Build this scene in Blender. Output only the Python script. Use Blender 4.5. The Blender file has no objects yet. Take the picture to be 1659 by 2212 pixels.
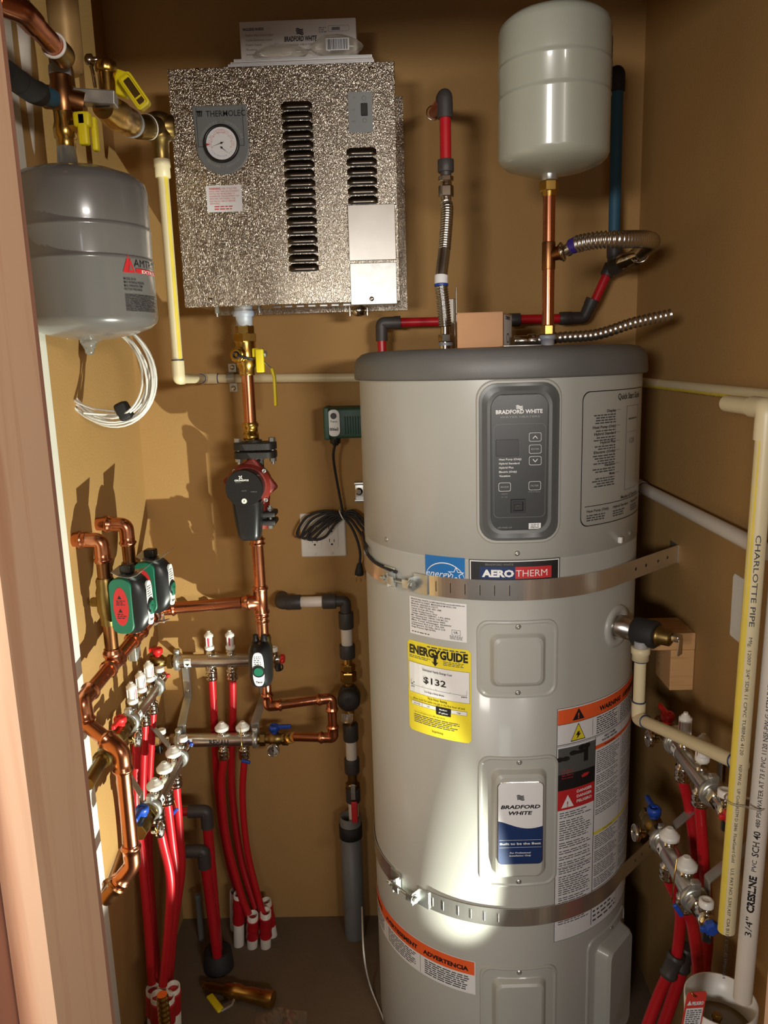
import bpy, math, random
from mathutils import Vector, Matrix
random.seed(7)
V = Vector
PI = math.pi
sc = bpy.context.scene
COL = sc.collection

# ------------------------------------------------------------------ camera
H = 1.58
FPX, PITCH, ROLL, YAW = 1674.2, 0.192442, -0.0294975, -0.0174719


def raydir(px, py):
    x = (px - 829.5) / FPX
    y = -(py - 1106) / FPX
    c, s = math.cos(ROLL), math.sin(ROLL)
    x, y = c * x - s * y, s * x + c * y
    c, s = math.cos(PITCH), math.sin(PITCH)
    f, y = c + s * y, -s + c * y
    c, s = math.cos(YAW), math.sin(YAW)
    return V((c * x + s * f, -s * x + c * f, y))


def AT(px, py, Y=None, X=None, Z=None):
    """the world point seen at a picture position, at a given distance / wall / height"""
    d = raydir(px, py)
    t = Y / d.y if Y is not None else (X / d.x if X is not None else (Z - H) / d.z)
    return V((0, 0, H)) + d * t


F0 = raydir(829.5, 1106)
FX = raydir(829.5 + FPX, 1106) - F0
FY = raydir(829.5, 1106 - FPX) - F0
cam_d = bpy.data.cameras.new('camera')
cam = bpy.data.objects.new('camera', cam_d)
COL.objects.link(cam)
cam.matrix_world = Matrix(((FX.x, FY.x, -F0.x, 0), (FX.y, FY.y, -F0.y, 0), (FX.z, FY.z, -F0.z, H), (0, 0, 0, 1)))
cam_d.sensor_fit = 'HORIZONTAL'
cam_d.sensor_width = 36
cam_d.lens = 36 * FPX / 1659
cam_d.clip_start = 0.02
sc.camera = cam

# ------------------------------------------------------------------ view, world, lights
sc.view_settings.view_transform = 'Standard'
sc.view_settings.look = 'None'
sc.view_settings.exposure = 0.12
sc.view_settings.gamma = 1.0
sc.view_settings.use_curve_mapping = False
world = bpy.data.worlds.new('world')
sc.world = world
world.use_nodes = True
world.node_tree.nodes['Background'].inputs[0].default_value = (0.60, 0.51, 0.42, 1)
world.node_tree.nodes['Background'].inputs[1].default_value = 0.12


def lamp(name, kind, loc, target, energy, color, size=0.1, size_y=None, cone=None, blend=0.2, spread=None):
    l = bpy.data.lights.new(name, kind)
    l.energy = energy
    l.color = color
    if kind == 'AREA':
        l.shape = 'RECTANGLE' if size_y else 'SQUARE'
        l.size = size
        if spread:
            l.spread = math.radians(spread)
        if size_y:
            l.size_y = size_y
    else:
        l.shadow_soft_size = size
    if kind == 'SPOT':
        l.spot_size = cone
        l.spot_blend = blend
    o = bpy.data.objects.new(name, l)
    COL.objects.link(o)
    o.location = loc
    o.rotation_euler = (V(target) - V(loc)).to_track_quat('-Z', 'Y').to_euler()
    return o


# the flashlight standing low by the right door stud, aimed up at the left wall
lamp('flashlight_beam', 'SPOT', (0.46, 0.97, 0.13), (-0.65, 1.5, 1.10), 160, (0.96, 1.0, 0.86), 0.006, cone=math.radians(48), blend=0.25)
# room lamps behind the camera
lamp('workshop_lamp', 'AREA', (0.95, -1.3, 1.78), (-0.1, 1.6, 1.85), 10.5, (1.0, 0.92, 0.84), 0.5, 0.16, spread=95)
lamp('workshop_lamp', 'AREA', (-0.70, -1.3, 1.68), (0.45, 1.3, 1.55), 8.5, (1.0, 0.94, 0.88), 0.4, 0.2, spread=95)
lamp('workshop_lamp', 'AREA', (0.1, -1.2, 1.2), (0.25, 1.6, 0.7), 3.5, (0.90, 0.93, 1.0), 0.4, 0.3)

# ------------------------------------------------------------------ materials


def C(r, g, b):
    def f(v):
        v /= 255.0
        return v / 12.92 if v <= 0.04045 else ((v + 0.055) / 1.055) ** 2.4
    return (f(r), f(g), f(b), 1.0)


def mat(name, col, rough=0.5, metal=0.0, var=0.06, scale=30.0, bump=0.0, bscale=200.0, spec=0.5, coat=0.0,
        trans=0.0, alpha=1.0, col2=None, stretch=None, rvar=0.0):
    m = bpy.data.materials.new(name)
    m.use_nodes = True
    nt = m.node_tree
    b = nt.nodes['Principled BSDF']
    tc = nt.nodes.new('ShaderNodeTexCoord')
    mp = nt.nodes.new('ShaderNodeMapping')
    if stretch:
        mp.inputs['Scale'].default_value = stretch
    nt.links.new(tc.outputs['Object'], mp.inputs[0])
    n = nt.nodes.new('ShaderNodeTexNoise')
    n.inputs['Scale'].default_value = scale
    n.inputs['Detail'].default_value = 4
    nt.links.new(mp.outputs[0], n.inputs[0])
    mx = nt.nodes.new('ShaderNodeMix')
    mx.data_type = 'RGBA'
    c2 = col2 or tuple(min(1, c * (1 + 2 * var)) for c in col[:3]) + (1,)
    c1 = col if col2 else tuple(c * (1 - 2 * var) for c in col[:3]) + (1,)
    mx.inputs[6].default_value = c1
    mx.inputs[7].default_value = c2
    nt.links.new(n.outputs[0], mx.inputs[0])
    nt.links.new(mx.outputs[2], b.inputs['Base Color'])
    b.inputs['Roughness'].default_value = rough
    if rvar:
        mr = nt.nodes.new('ShaderNodeMapRange')
        mr.inputs[3].default_value = rough - rvar
        mr.inputs[4].default_value = rough + rvar
        nt.links.new(n.outputs[0], mr.inputs[0])
        nt.links.new(mr.outputs[0], b.inputs['Roughness'])
    b.inputs['Metallic'].default_value = metal
    b.inputs['Specular IOR Level'].default_value = spec
    b.inputs['Coat Weight'].default_value = coat
    b.inputs['Coat Roughness'].default_value = 0.08
    b.inputs['Transmission Weight'].default_value = trans
    b.inputs['Alpha'].default_value = alpha
    if bump:
        nb = nt.nodes.new('ShaderNodeTexNoise')
        nb.inputs['Scale'].default_value = bscale
        nt.links.new(mp.outputs[0], nb.inputs[0])
        bm = nt.nodes.new('ShaderNodeBump')
        bm.inputs['Strength'].default_value = bump
        bm.inputs['Distance'].default_value = 0.002
        nt.links.new(nb.outputs[0], bm.inputs['Height'])
        nt.links.new(bm.outputs[0], b.inputs['Normal'])
    return m


M = {}
M['wall'] = mat('tan_wall_paint', C(172, 135, 83), 0.75, var=0.03, scale=6, bump=0.25, bscale=260, spec=0.25)
M['concrete'] = mat('concrete', C(92, 76, 58), 0.9, scale=5, col2=C(120, 102, 80), bump=0.5, bscale=60)
M['ceil'] = mat('ceiling_board', C(150, 126, 92), 0.9)
M['white_wall'] = mat('white_trim_paint', C(225, 222, 208), 0.5, var=0.02)
M['enamel'] = mat('heater_enamel', C(176, 176, 168), 0.36, var=0.01, coat=0.12)
M['lid'] = mat('grey_lid_plastic', C(104, 104, 101), 0.45, var=0.04, bump=0.12, bscale=900)
M['black'] = mat('black_plastic', C(28, 28, 29), 0.35)
M['softblack'] = mat('black_rubber', C(34, 33, 33), 0.7)
M['charcoal'] = mat('charcoal_fitting', C(62, 58, 56), 0.5)
M['panel'] = mat('panel_grey', C(84, 86, 84), 0.35, var=0.02)
M['paneldark'] = mat('panel_dark', C(56, 58, 57), 0.3, var=0.05, scale=300)
M['white'] = mat('white_plastic', C(232, 230, 222), 0.35, var=0.01)
M['paper'] = mat('label_paper', C(226, 225, 224), 0.55, var=0.01)
M['ink'] = mat('black_ink', C(24, 24, 26), 0.5)
M['grey_ink'] = mat('grey_ink', C(112, 112, 112), 0.55)
M['mid_ink'] = mat('mid_grey_ink', C(70, 71, 73), 0.55)
M['white_ink'] = mat('white_ink', C(236, 236, 232), 0.5)
M['pale_ink'] = mat('pale_ink', C(150, 153, 150), 0.5)
M['blue_lab'] = mat('label_blue', C(28, 110, 178), 0.4)
M['navy'] = mat('label_navy', C(28, 52, 98), 0.35)
M['yellow_lab'] = mat('label_yellow', C(232, 214, 52), 0.5, var=0.02)
M['orange'] = mat('label_orange', C(236, 96, 44), 0.5)
M['redlab'] = mat('label_red', C(196, 40, 44), 0.5)
M['copper'] = mat('copper', C(216, 144, 108), 0.26, 1.0, scale=18, col2=C(186, 116, 82), rvar=0.08)
M['copper_dull'] = mat('dull_copper', C(168, 112, 76), 0.34, 1.0, scale=14, col2=C(128, 92, 52), rvar=0.08)
M['brass'] = mat('brass', C(206, 168, 88), 0.27, 1.0, scale=25, col2=C(170, 134, 66), rvar=0.06)
M['brassdull'] = mat('aged_brass', C(158, 132, 78), 0.38, 1.0, scale=25, col2=C(120, 100, 60), rvar=0.06)
M['steel'] = mat('stainless_steel', C(208, 204, 196), 0.27, 1.0, var=0.05)
M['strap'] = mat('strap_steel', C(222, 220, 214), 0.22, 0.88, var=0.04)
M['louver'] = mat('shaded_louver_steel', C(112, 104, 94), 0.3, 1.0, var=0.05)  # hoods' shading, the dark ceiling they mirror, put into the base colour
M['chrome'] = mat('nickel_plate', C(214, 208, 196), 0.14, 1.0, var=0.04)
M['zinc'] = mat('zinc_plated_steel', C(190, 192, 188), 0.32, 0.8, var=0.12, scale=60)
M['bluetape'] = mat('blue_thread_sealant', C(74, 112, 160), 0.5, 0.2, col2=C(206, 196, 178), scale=32)
M['pex'] = mat('red_tubing', C(180, 24, 34), 0.33, var=0.05)
M['pexblue'] = mat('blue_tubing', C(40, 88, 112), 0.6, var=0.05)
M['cpvc'] = mat('cream_pipe_plastic', C(222, 208, 168), 0.4, var=0.02)
M['pvc'] = mat('white_pipe_plastic', C(222, 214, 202), 0.4, var=0.02)
M['pvcgrey'] = mat('grey_pipe_plastic', C(112, 114, 112), 0.5)
M['ystripe'] = mat('yellow_stripe', C(232, 208, 80), 0.45)
M['yellow'] = mat('yellow_handle', C(226, 206, 24), 0.45)
M['red'] = mat('red_knob', C(206, 34, 34), 0.4)
M['blue'] = mat('blue_knob', C(26, 68, 160), 0.4)
M['green'] = mat('green_casting', C(24, 104, 78), 0.45)
M['greenpump'] = mat('green_pump_paint', C(38, 74, 58), 0.5)
M['redpump'] = mat('red_cast_iron', C(128, 42, 32), 0.5, bump=0.3, bscale=400)
M['iron'] = mat('black_cast_iron', C(44, 42, 40), 0.55, bump=0.3, bscale=400)
M['tank_l'] = mat('dark_grey_tank_paint', C(104, 101, 98), 0.25, coat=0.35, var=0.01)
M['tank_r'] = mat('pale_grey_tank_paint', C(172, 175, 160), 0.28, coat=0.3, var=0.01)
M['card'] = mat('brown_cardboard', C(188, 142, 102), 0.8, var=0.03)
M['carton'] = mat('white_carton', C(214, 206, 196), 0.6, var=0.02)
M['clear'] = mat('clear_plastic', C(236, 236, 228), 0.12, trans=0.9, var=0.0)
M['film'] = mat('plastic_film', C(226, 222, 208), 0.16, trans=0.85, var=0.02, alpha=0.42)
M['redclear'] = mat('red_indicator', C(196, 20, 60), 0.3)
M['cable'] = mat('white_cable', C(224, 222, 214), 0.4)
M['insul'] = mat('tan_pipe', C(182, 148, 96), 0.4, 0.35)
M['purple'] = mat('violet_film', C(52, 38, 120), 0.35)
M['tagred'] = mat('red_tag', C(206, 62, 52), 0.5)
M['water'] = mat('murky_water', C(120, 98, 62), 0.15)


def wood_mat(name, a, b2, axis, sc_=9.0):
    m = bpy.data.materials.new(name)
    m.use_nodes = True
    nt = m.node_tree
    b = nt.nodes['Principled BSDF']
    tc = nt.nodes.new('ShaderNodeTexCoord')
    mp = nt.nodes.new('ShaderNodeMapping')
    s = [1.0, 1.0, 1.0]
    s[axis] = 0.06
    mp.inputs['Scale'].default_value = s
    nt.links.new(tc.outputs['Object'], mp.inputs[0])
    n1 = nt.nodes.new('ShaderNodeTexNoise')
    n1.inputs['Scale'].default_value = 42 * sc_ / 9
    n1.inputs['Detail'].default_value = 6
    n1.inputs['Distortion'].default_value = 0.6
    nt.links.new(mp.outputs[0], n1.inputs[0])
    n2 = nt.nodes.new('ShaderNodeTexNoise')
    n2.inputs['Scale'].default_value = 9
    nt.links.new(mp.outputs[0], n2.inputs[0])
    ad = nt.nodes.new('ShaderNodeMath')
    ad.operation = 'ADD'
    nt.links.new(n1.outputs[0], ad.inputs[0])
    nt.links.new(n2.outputs[0], ad.inputs[1])
    cr = nt.nodes.new('ShaderNodeValToRGB')
    cr.color_ramp.elements[0].position = 0.70
    cr.color_ramp.elements[0].color = b2
    cr.color_ramp.elements[1].position = 1.15
    cr.color_ramp.elements[1].color = a
    nt.links.new(ad.outputs[0], cr.inputs[0])
    # knots
    vo = nt.nodes.new('ShaderNodeTexVoronoi')
    vo.inputs['Scale'].default_value = 3.1
    mp2 = nt.nodes.new('ShaderNodeMapping')
    s2 = [1.6, 1.6, 1.6]
    s2[axis] = 0.75
    mp2.inputs['Scale'].default_value = s2
    nt.links.new(tc.outputs['Object'], mp2.inputs[0])
    nt.links.new(mp2.outputs[0], vo.inputs[0])
    kr = nt.nodes.new('ShaderNodeMapRange')
    kr.inputs[1].default_value = 0.012
    kr.inputs[2].default_value = 0.045
    nt.links.new(vo.outputs['Distance'], kr.inputs[0])
    mx = nt.nodes.new('ShaderNodeMix')
    mx.data_type = 'RGBA'
    mx.inputs[6].default_value = C(70, 38, 26)
    nt.links.new(kr.outputs[0], mx.inputs[0])
    nt.links.new(cr.outputs[0], mx.inputs[7])
    nt.links.new(mx.outputs[2], b.inputs['Base Color'])
    b.inputs['Roughness'].default_value = 0.65
    return m


M['wood'] = wood_mat('planed_lumber', C(240, 198, 162), C(214, 158, 122), 2)
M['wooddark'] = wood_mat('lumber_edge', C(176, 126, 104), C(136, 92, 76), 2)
M['woodx'] = wood_mat('rough_sawn_block', C(206, 160, 108), C(162, 114, 68), 0, 16)

# embossed aluminium of the boiler cabinet
m = mat('stucco_embossed_steel', C(192, 183, 168), 0.27, 1.0, var=0.04)
nt = m.node_tree
tc = nt.nodes.new('ShaderNodeTexCoord')
mp = nt.nodes.new('ShaderNodeMapping')
mp.inputs['Scale'].default_value = (1.7, 1, 0.75)
nt.links.new(tc.outputs['Object'], mp.inputs[0])
nz = nt.nodes.new('ShaderNodeTexNoise')
nz.inputs['Scale'].default_value = 210
nz.inputs['Detail'].default_value = 1.0
nz.inputs['Distortion'].default_value = 1.2
nt.links.new(mp.outputs[0], nz.inputs[0])
rp = nt.nodes.new('ShaderNodeMapRange')
rp.inputs[1].default_value = 0.40
rp.inputs[2].default_value = 0.62
nt.links.new(nz.outputs[0], rp.inputs[0])
bm = nt.nodes.new('ShaderNodeBump')
bm.inputs['Strength'].default_value = 0.5
bm.inputs['Distance'].default_value = 0.0014
nt.links.new(rp.outputs[0], bm.inputs['Height'])
nt.links.new(bm.outputs[0], nt.nodes['Principled BSDF'].inputs['Normal'])
M['stucco'] = m

# ------------------------------------------------------------------ mesh kit


class MB:
    def __init__(s):
        s.v, s.f, s.mi, s.sm = [], [], [], []

    def add(s, vs, fs, mi=0, smooth=True):
        b = len(s.v)
        s.v += [V(p) for p in vs]
        for f in fs:
            s.f.append([b + i for i in f])
            s.mi.append(mi)
            s.sm.append(smooth)

    def build(s, name, mats, root=None, base=None):
        me = bpy.data.meshes.new(name)
        if not isinstance(mats, (list, tuple)):
            mats = [mats]
        off = base if base is not None else V((0, 0, 0))
        r = root
        while r is not None and r.parent is not None:
            r = r.parent
        if r is not None:
            off = r.location.copy()
        elif base is None and s.v:
            lo = [min(p[i] for p in s.v) for i in range(3)]
            hi = [max(p[i] for p in s.v) for i in range(3)]
            off = V(((lo[0] + hi[0]) / 2, (lo[1] + hi[1]) / 2, lo[2]))
        me.from_pydata([tuple(p - off) for p in s.v], [], s.f)
        for mt in mats:
            me.materials.append(mt)
        me.polygons.foreach_set('material_index', s.mi)
        me.polygons.foreach_set('use_smooth', s.sm)
        me.validate()
        me.update()
        o = bpy.data.objects.new(name, me)
        COL.objects.link(o)
        if root is not None:
            o.parent = root
        else:
            o.location = off
        return o


def tag(o, label, cat, group=None):
    o['label'] = label
    o['category'] = cat
    if group:
        o['group'] = group
    return o


def thing(name, label, cat, loc, group=None):
    o = bpy.data.objects.new(name, None)
    o.empty_display_size = 0.05
    COL.objects.link(o)
    o.location = loc
    return tag(o, label, cat, group)


def struct(o):
    o['kind'] = 'structure'
    return o


def perp(d):
    d = d.normalized()
    a = V((0, 0, 1)) if abs(d.z) < 0.9 else V((0, 1, 0))
    u = d.cross(a).normalized()
    return u, d.cross(u).normalized()


def box(mb, lo, hi, mi=0):
    x0, y0, z0 = lo
    x1, y1, z1 = hi
    vs = [(x0, y0, z0), (x1, y0, z0), (x1, y1, z0), (x0, y1, z0), (x0, y0, z1), (x1, y0, z1), (x1, y1, z1), (x0, y1, z1)]
    mb.add(vs, [(0, 3, 2, 1), (4, 5, 6, 7), (0, 1, 5, 4), (1, 2, 6, 5), (2, 3, 7, 6), (3, 0, 4, 7)], mi, False)


def rbox(mb, c, ax, hs, r, mi=0, k=3, smooth=True):
    """box with rounded edges; ax = three unit axes, hs = half sizes"""
    c = V(c)
    r = min(r, min(hs) * 0.999)

    def ticks(h):
        t = [-h + r * (1 - math.cos(PI / 2 * i / k)) for i in range(k + 1)]
        return t + [-x for x in reversed(t)]
    T = [ticks(h) for h in hs]
    n = 2 * k + 2
    idx = {}
    vs, fs = [], []

    def vert(i, j, l):
        key = (i, j, l)
        if key in idx:
            return idx[key]
        p = [T[0][i], T[1][j], T[2][l]]
        q = [max(-(hs[a] - r), min(hs[a] - r, p[a])) for a in range(3)]
        d = V([p[a] - q[a] for a in range(3)])
        if d.length > 1e-9:
            d = d.normalized() * r
        w = c
        for a in range(3):
            w = w + ax[a] * (q[a] + d[a])
        idx[key] = len(vs)
        vs.append(w)
        return idx[key]
    for a in range(3):
        b, d_ = (a + 1) % 3, (a + 2) % 3
        for side in (0, n - 1):
            for i in range(n - 1):
                for j in range(n - 1):
                    q = []
                    for di, dj in ((0, 0), (1, 0), (1, 1), (0, 1)):
                        key = [0, 0, 0]
                        key[a] = side
                        key[b] = i + di
                        key[d_] = j + dj
                        q.append(vert(*key))
                    if side == 0:
                        q.reverse()
                    fs.append(q)
    mb.add(vs, fs, mi, smooth)


AX = (V((1, 0, 0)), V((0, 1, 0)), V((0, 0, 1)))


def ring_stack(mb, rings, mi=0, cap=True, smooth=True):
    n = len(rings[0])
    vs = [p for r in rings for p in r]
    fs = []
    for i in range(len(rings) - 1):
        for j in range(n):
            a, b = i * n + j, i * n + (j + 1) % n
            fs.append((a, b, b + n, a + n))
    mb.add(vs, fs, mi, smooth)
    if cap:
        mb.add(rings[0], [tuple(range(n))[::-1]], mi, False)
        mb.add(rings[-1], [tuple(range(n))], mi, False)


def tube(mb, pts, r, seg=14, mi=0, cap=True, smooth=True):
    pts = [V(p) for p in pts]
    n = len(pts)
    rad = r if isinstance(r, (list, tuple)) else [r] * n
    T = []
    for i in range(n):
        a = pts[max(0, i - 1)]
        b = pts[min(n - 1, i + 1)]
        d = b - a
        T.append(d.normalized() if d.length > 1e-9 else V((0, 0, 1)))
    u, w = perp(T[0])
    rings = []
    for i in range(n):
        if i:
            q = T[i - 1].rotation_difference(T[i])
            u = (q @ u).normalized()
        w = T[i].cross(u)
        rings.append([pts[i] + (u * math.cos(2 * PI * j / seg) + w * math.sin(2 * PI * j / seg)) * rad[i] for j in range(seg)])
    ring_stack(mb, rings, mi, cap, smooth)


def lathe(mb, p0, d, prof, seg=20, mi=0, cap=True, smooth=True, ph=0.0):
    """prof = [(distance along d, radius)]"""
    p0, d = V(p0), V(d).normalized()
    u, w = perp(d)
    rings = [[p0 + d * h + (u * math.cos(2 * PI * (j + ph) / seg) + w * math.sin(2 * PI * (j + ph) / seg)) * max(r, 1e-5) for j in range(seg)] for h, r in prof]
    ring_stack(mb, rings, mi, cap, smooth)


def cyl(mb, a, b, r, seg=16, mi=0, r2=None):
    a, b = V(a), V(b)
    L = (b - a).length
    r2 = r if r2 is None else r2
    c = min(r * 0.12, L * 0.1)
    lathe(mb, a, b - a, [(0, r - c), (c, r), (L - c, r2), (L, r2 - c)], seg, mi)


def hexn(mb, a, b, r, mi=0, n=6, ph=0.0):
    a, b = V(a), V(b)
    L = (b - a).length
    lathe(mb, a, b - a, [(0, r * 0.94), (L * 0.1, r), (L * 0.9, r), (L, r * 0.94)], n, mi, smooth=False, ph=ph)


def rounded(pts, br, n=7):
    pts = [V(p) for p in pts]
    out = [pts[0]]
    for i in range(1, len(pts) - 1):
        a, c, b = pts[i - 1], pts[i], pts[i + 1]
        d1, d2 = (a - c), (b - c)
        l = min(br, d1.length * 0.49, d2.length * 0.49)
        p, q = c + d1.normalized() * l, c + d2.normalized() * l
        for k in range(n + 1):
            t = k / n
            out.append(p * (1 - t) ** 2 + c * 2 * t * (1 - t) + q * t * t)
    out.append(pts[-1])
    return out


def spline(pts, n=8):
    P = [V(p) for p in pts]
    P = [P[0] * 2 - P[1]] + P + [P[-1] * 2 - P[-2]]
    out = []
    for i in range(1, len(P) - 2):
        for k in range(n):
            t = k / n
            a, b, c, d = P[i - 1], P[i], P[i + 1], P[i + 2]
            out.append(0.5 * ((2 * b) + (c - a) * t + (2 * a - 5 * b + 4 * c - d) * t * t + (3 * b - a - 3 * c + d) * t ** 3))
    out.append(P[-2])
    return out


def resample(pts, step):
    out = [pts[0]]
    carry = 0.0
    for a, b in zip(pts[:-1], pts[1:]):
        L = (b - a).length
        t = step - carry
        while t <= L:
            out.append(a + (b - a) * (t / L))
            t += step
        carry = (carry + L) % step if L > 0 else carry
    return out


def corrug(mb, pts, r, amp=0.16, pitch=0.005, seg=14, mi=0):
    P = resample(pts, pitch / 4)
    tube(mb, P, [r * (1 + amp * (0.0, 0.7, 1.0, 0.7)[i % 4]) for i in range(len(P))], seg, mi)


def torus(mb, c, d, R, r, seg=28, s2=8, mi=0):
    c, d = V(c), V(d).normalized()
    u, w = perp(d)
    P = [c + (u * math.cos(2 * PI * i / seg) + w * math.sin(2 * PI * i / seg)) * R for i in range(seg)]
    vs, fs = [], []
    for i in range(seg):
        o = (P[i] - c).normalized()
        for j in range(s2):
            a = 2 * PI * j / s2
            vs.append(P[i] + (o * math.cos(a) + d * math.sin(a)) * r)
    for i in range(seg):
        for j in range(s2):
            a, b = i * s2 + j, i * s2 + (j + 1) % s2
            c2, d2 = ((i + 1) % seg) * s2 + (j + 1) % s2, ((i + 1) % seg) * s2 + j
            fs.append((a, b, c2, d2))
    mb.add(vs, fs, mi)


def rr_loop(w, h, r, n=6):
    r = max(1e-4, min(r, w / 2 - 1e-5, h / 2 - 1e-5))
    out = []
    for cx, cy, a0 in ((w / 2 - r, h / 2 - r, 0), (-w / 2 + r, h / 2 - r, PI / 2), (-w / 2 + r, -h / 2 + r, PI), (w / 2 - r, -h / 2 + r, 1.5 * PI)):
        for k in range(n + 1):
            a = a0 + PI / 2 * k / n
            out.append((cx + r * math.cos(a), cy + r * math.sin(a)))
    return out


def sub_loop(lp, k=4):
    out = []
    n = len(lp)
    for i in range(n):
        a, b = lp[i], lp[(i + 1) % n]
        L = math.hypot(b[0] - a[0], b[1] - a[1])
        m_ = max(1, min(k, int(L / 0.012)))
        for j in range(m_):
            out.append((a[0] + (b[0] - a[0]) * j / m_, a[1] + (b[1] - a[1]) * j / m_))
    return out


class Flat:
    """surface frame: (u, v, h) -> world"""
    def __init__(s, o, u, v):
        s.o, s.u, s.v = V(o), V(u).normalized(), V(v).normalized()
        s.n = s.u.cross(s.v)

    def __call__(s, u, v, h=0.0):
        return s.o + s.u * u + s.v * v + s.n * h


class Cyl:
    """vertical cylinder surface: u = arc length to the right of the point facing -Y"""
    def __init__(s, cx, cy, R, z0=0.0, u0=0.0):
        s.cx, s.cy, s.R, s.z0, s.u0 = cx, cy, R, z0, u0

    def __call__(s, u, v, h=0.0):
        a = (u + s.u0) / s.R
        R = s.R + h
        return V((s.cx + R * math.sin(a), s.cy - R * math.cos(a), s.z0 + v))


def plate(mb, S, cu, cv, w, h, rad, layers, mi=0, smooth=True, cap=True, nsub=4):
    """rounded rectangle built of loops: layers = [(inset, height)]"""
    rings = []
    base = sub_loop(rr_loop(w, h, rad), nsub)
    for ins, ht in layers:
        kx, ky = (w - 2 * ins) / w, (h - 2 * ins) / h
        rings.append([S(cu + a * kx, cv + b * ky, ht) for a, b in base])
    n = len(base)
    for i in range(len(rings) - 1):
        vs = rings[i] + rings[i + 1]
        mb.add(vs, [(j, (j + 1) % n, n + (j + 1) % n, n + j) for j in range(n)], mi, smooth)
    if cap:
        mb.add(rings[-1], [tuple(range(n))], mi, False)


def srect(mb, S, u0, u1, v0, v1, h=0.0, mi=0, step=0.012):
    n = max(1, int(abs(u1 - u0) / step)) if isinstance(S, Cyl) else 1
    vs, fs = [], []
    for i in range(n + 1):
        u = u0 + (u1 - u0) * i / n
        vs += [S(u, v0, h), S(u, v1, h)]
        if i:
            k = 2 * i
            fs.append((k - 2, k, k + 1, k - 1))
    mb.add(vs, fs, mi, False)


def spoly(mb, S, pts, h=0.0, mi=0):
    mb.add([S(a, b, h) for a, b in pts], [tuple(range(len(pts)))], mi, False)


TXT = {}


def text_geo(s, bold=0.0, shear=0.0):
    key = (s, bold, shear)
    if key not in TXT:
        cu = bpy.data.curves.new('t', 'FONT')
        cu.body = s
        cu.resolution_u = 2
        cu.offset = bold
        cu.shear = shear
        ob = bpy.data.objects.new('t', cu)
        me = bpy.data.meshes.new_from_object(ob)
        vs = [(v.co.x, v.co.y) for v in me.vertices]
        fs = [tuple(p.vertices) for p in me.polygons]
        bpy.data.objects.remove(ob)
        bpy.data.curves.remove(cu)
        bpy.data.meshes.remove(me)
        TXT[key] = (vs, fs)
    return TXT[key]


def stext(mb, S, s, u, v, size, h=0.0005, mi=0, width=None, align='C', bold=0.0, shear=0.0, rot=0.0):
    """u, v = middle (or left/right) of the base line; size = capital height"""
    vs, fs = text_geo(s, bold, shear)
    if not vs:
        return
    x0, x1 = min(p[0] for p in vs), max(p[0] for p in vs)
    k = size / 0.70
    kx = (width / (x1 - x0)) if width else k
    W = (x1 - x0) * kx
    off = {'L': 0, 'C': -W / 2, 'R': -W}[align]
    cr, sr = math.cos(rot), math.sin(rot)
    out = []
    for x, y in vs:
        a, b = (x - x0) * kx + off, y * k
        out.append(S(u + a * cr - b * sr, v + a * sr + b * cr, h))
    mb.add(out, fs, mi, False)


def greek(mb, S, u0, u1, v0, v1, n, h=0.0005, mi=0, fill=0.5, ragged=0.3):
    """lines of print too small to read: word-long dashes"""
    dv = (v1 - v0) / n
    for i in range(n):
        vt = v1 - dv * (i + 0.5)
        end = u1 - (u1 - u0) * ragged * random.random() ** 2
        u = u0
        while u < end:
            w = min(random.uniform(0.006, 0.02) * (abs(u1 - u0) / 0.08 + 0.4) * 0.6, end - u)
            if w > 0.0006:
                srect(mb, S, u, u + w, vt - abs(dv) * fill / 2, vt + abs(dv) * fill / 2, h, mi, 0.03)
            u += w + abs(dv) * 0.45


def screw(mb, p, n, r=0.004, mi=0):
    lathe(mb, p, n, [(0, r * 1.25), (0.0006, r * 1.25), (0.0008, r * 0.95), (0.0022, r * 0.8), (0.0026, r * 0.3), (0.0014, 0.0)], 12, mi)


def elbow(mb, a, c, b, r, br, col, mi=0, bead=True, k=1.16, kb=1.36, seg=16):
    """pipe elbow at corner c between the directions of a and b"""
    a, c, b = V(a), V(c), V(b)
    d1, d2 = (a - c).normalized(), (b - c).normalized()
    arc = rounded([c + d1 * br * 1.0, c, c + d2 * br * 1.0], br * 2, 8)

    def arm(d, s):
        L = br + col
        seq = [(L, k), (L - col * 0.1, k)]
        if bead:
            seq += [(L - col * 0.22, kb), (L - col * 0.38, kb), (L - col * 0.5, k)]
        seq += [(br + 0.0005, k)]
        return [(c + d * l, r * q) for l, q in seq]
    A = arm(d1, 1)
    B = arm(d2, 1)[::-1]
    P = [p for p, _ in A] + arc[1:-1] + [p for p, _ in B]
    R = [q for _, q in A] + [r * k * 0.98] * (len(arc) - 2) + [q for _, q in B]
    tube(mb, P, R, seg, mi)


def coupling(mb, a, b, r, mi=0, bead=True, k=1.16, kb=1.36, seg=16):
    a, b = V(a), V(b)
    L = (b - a).length
    if bead:
        q = min(0.012, L * 0.3)
        pr = [(0, k), (q * 0.15, k), (q * 0.35, kb), (q * 0.65, kb), (q, k), (L - q, k), (L - q * 0.65, kb), (L - q * 0.35, kb), (L - q * 0.15, k), (L, k)]
    else:
        pr = [(0, k * 0.96), (L * 0.05, k), (L * 0.95, k), (L, k * 0.96)]
    lathe(mb, a, b - a, [(h, r * x) for h, x in pr], seg, mi)


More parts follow.
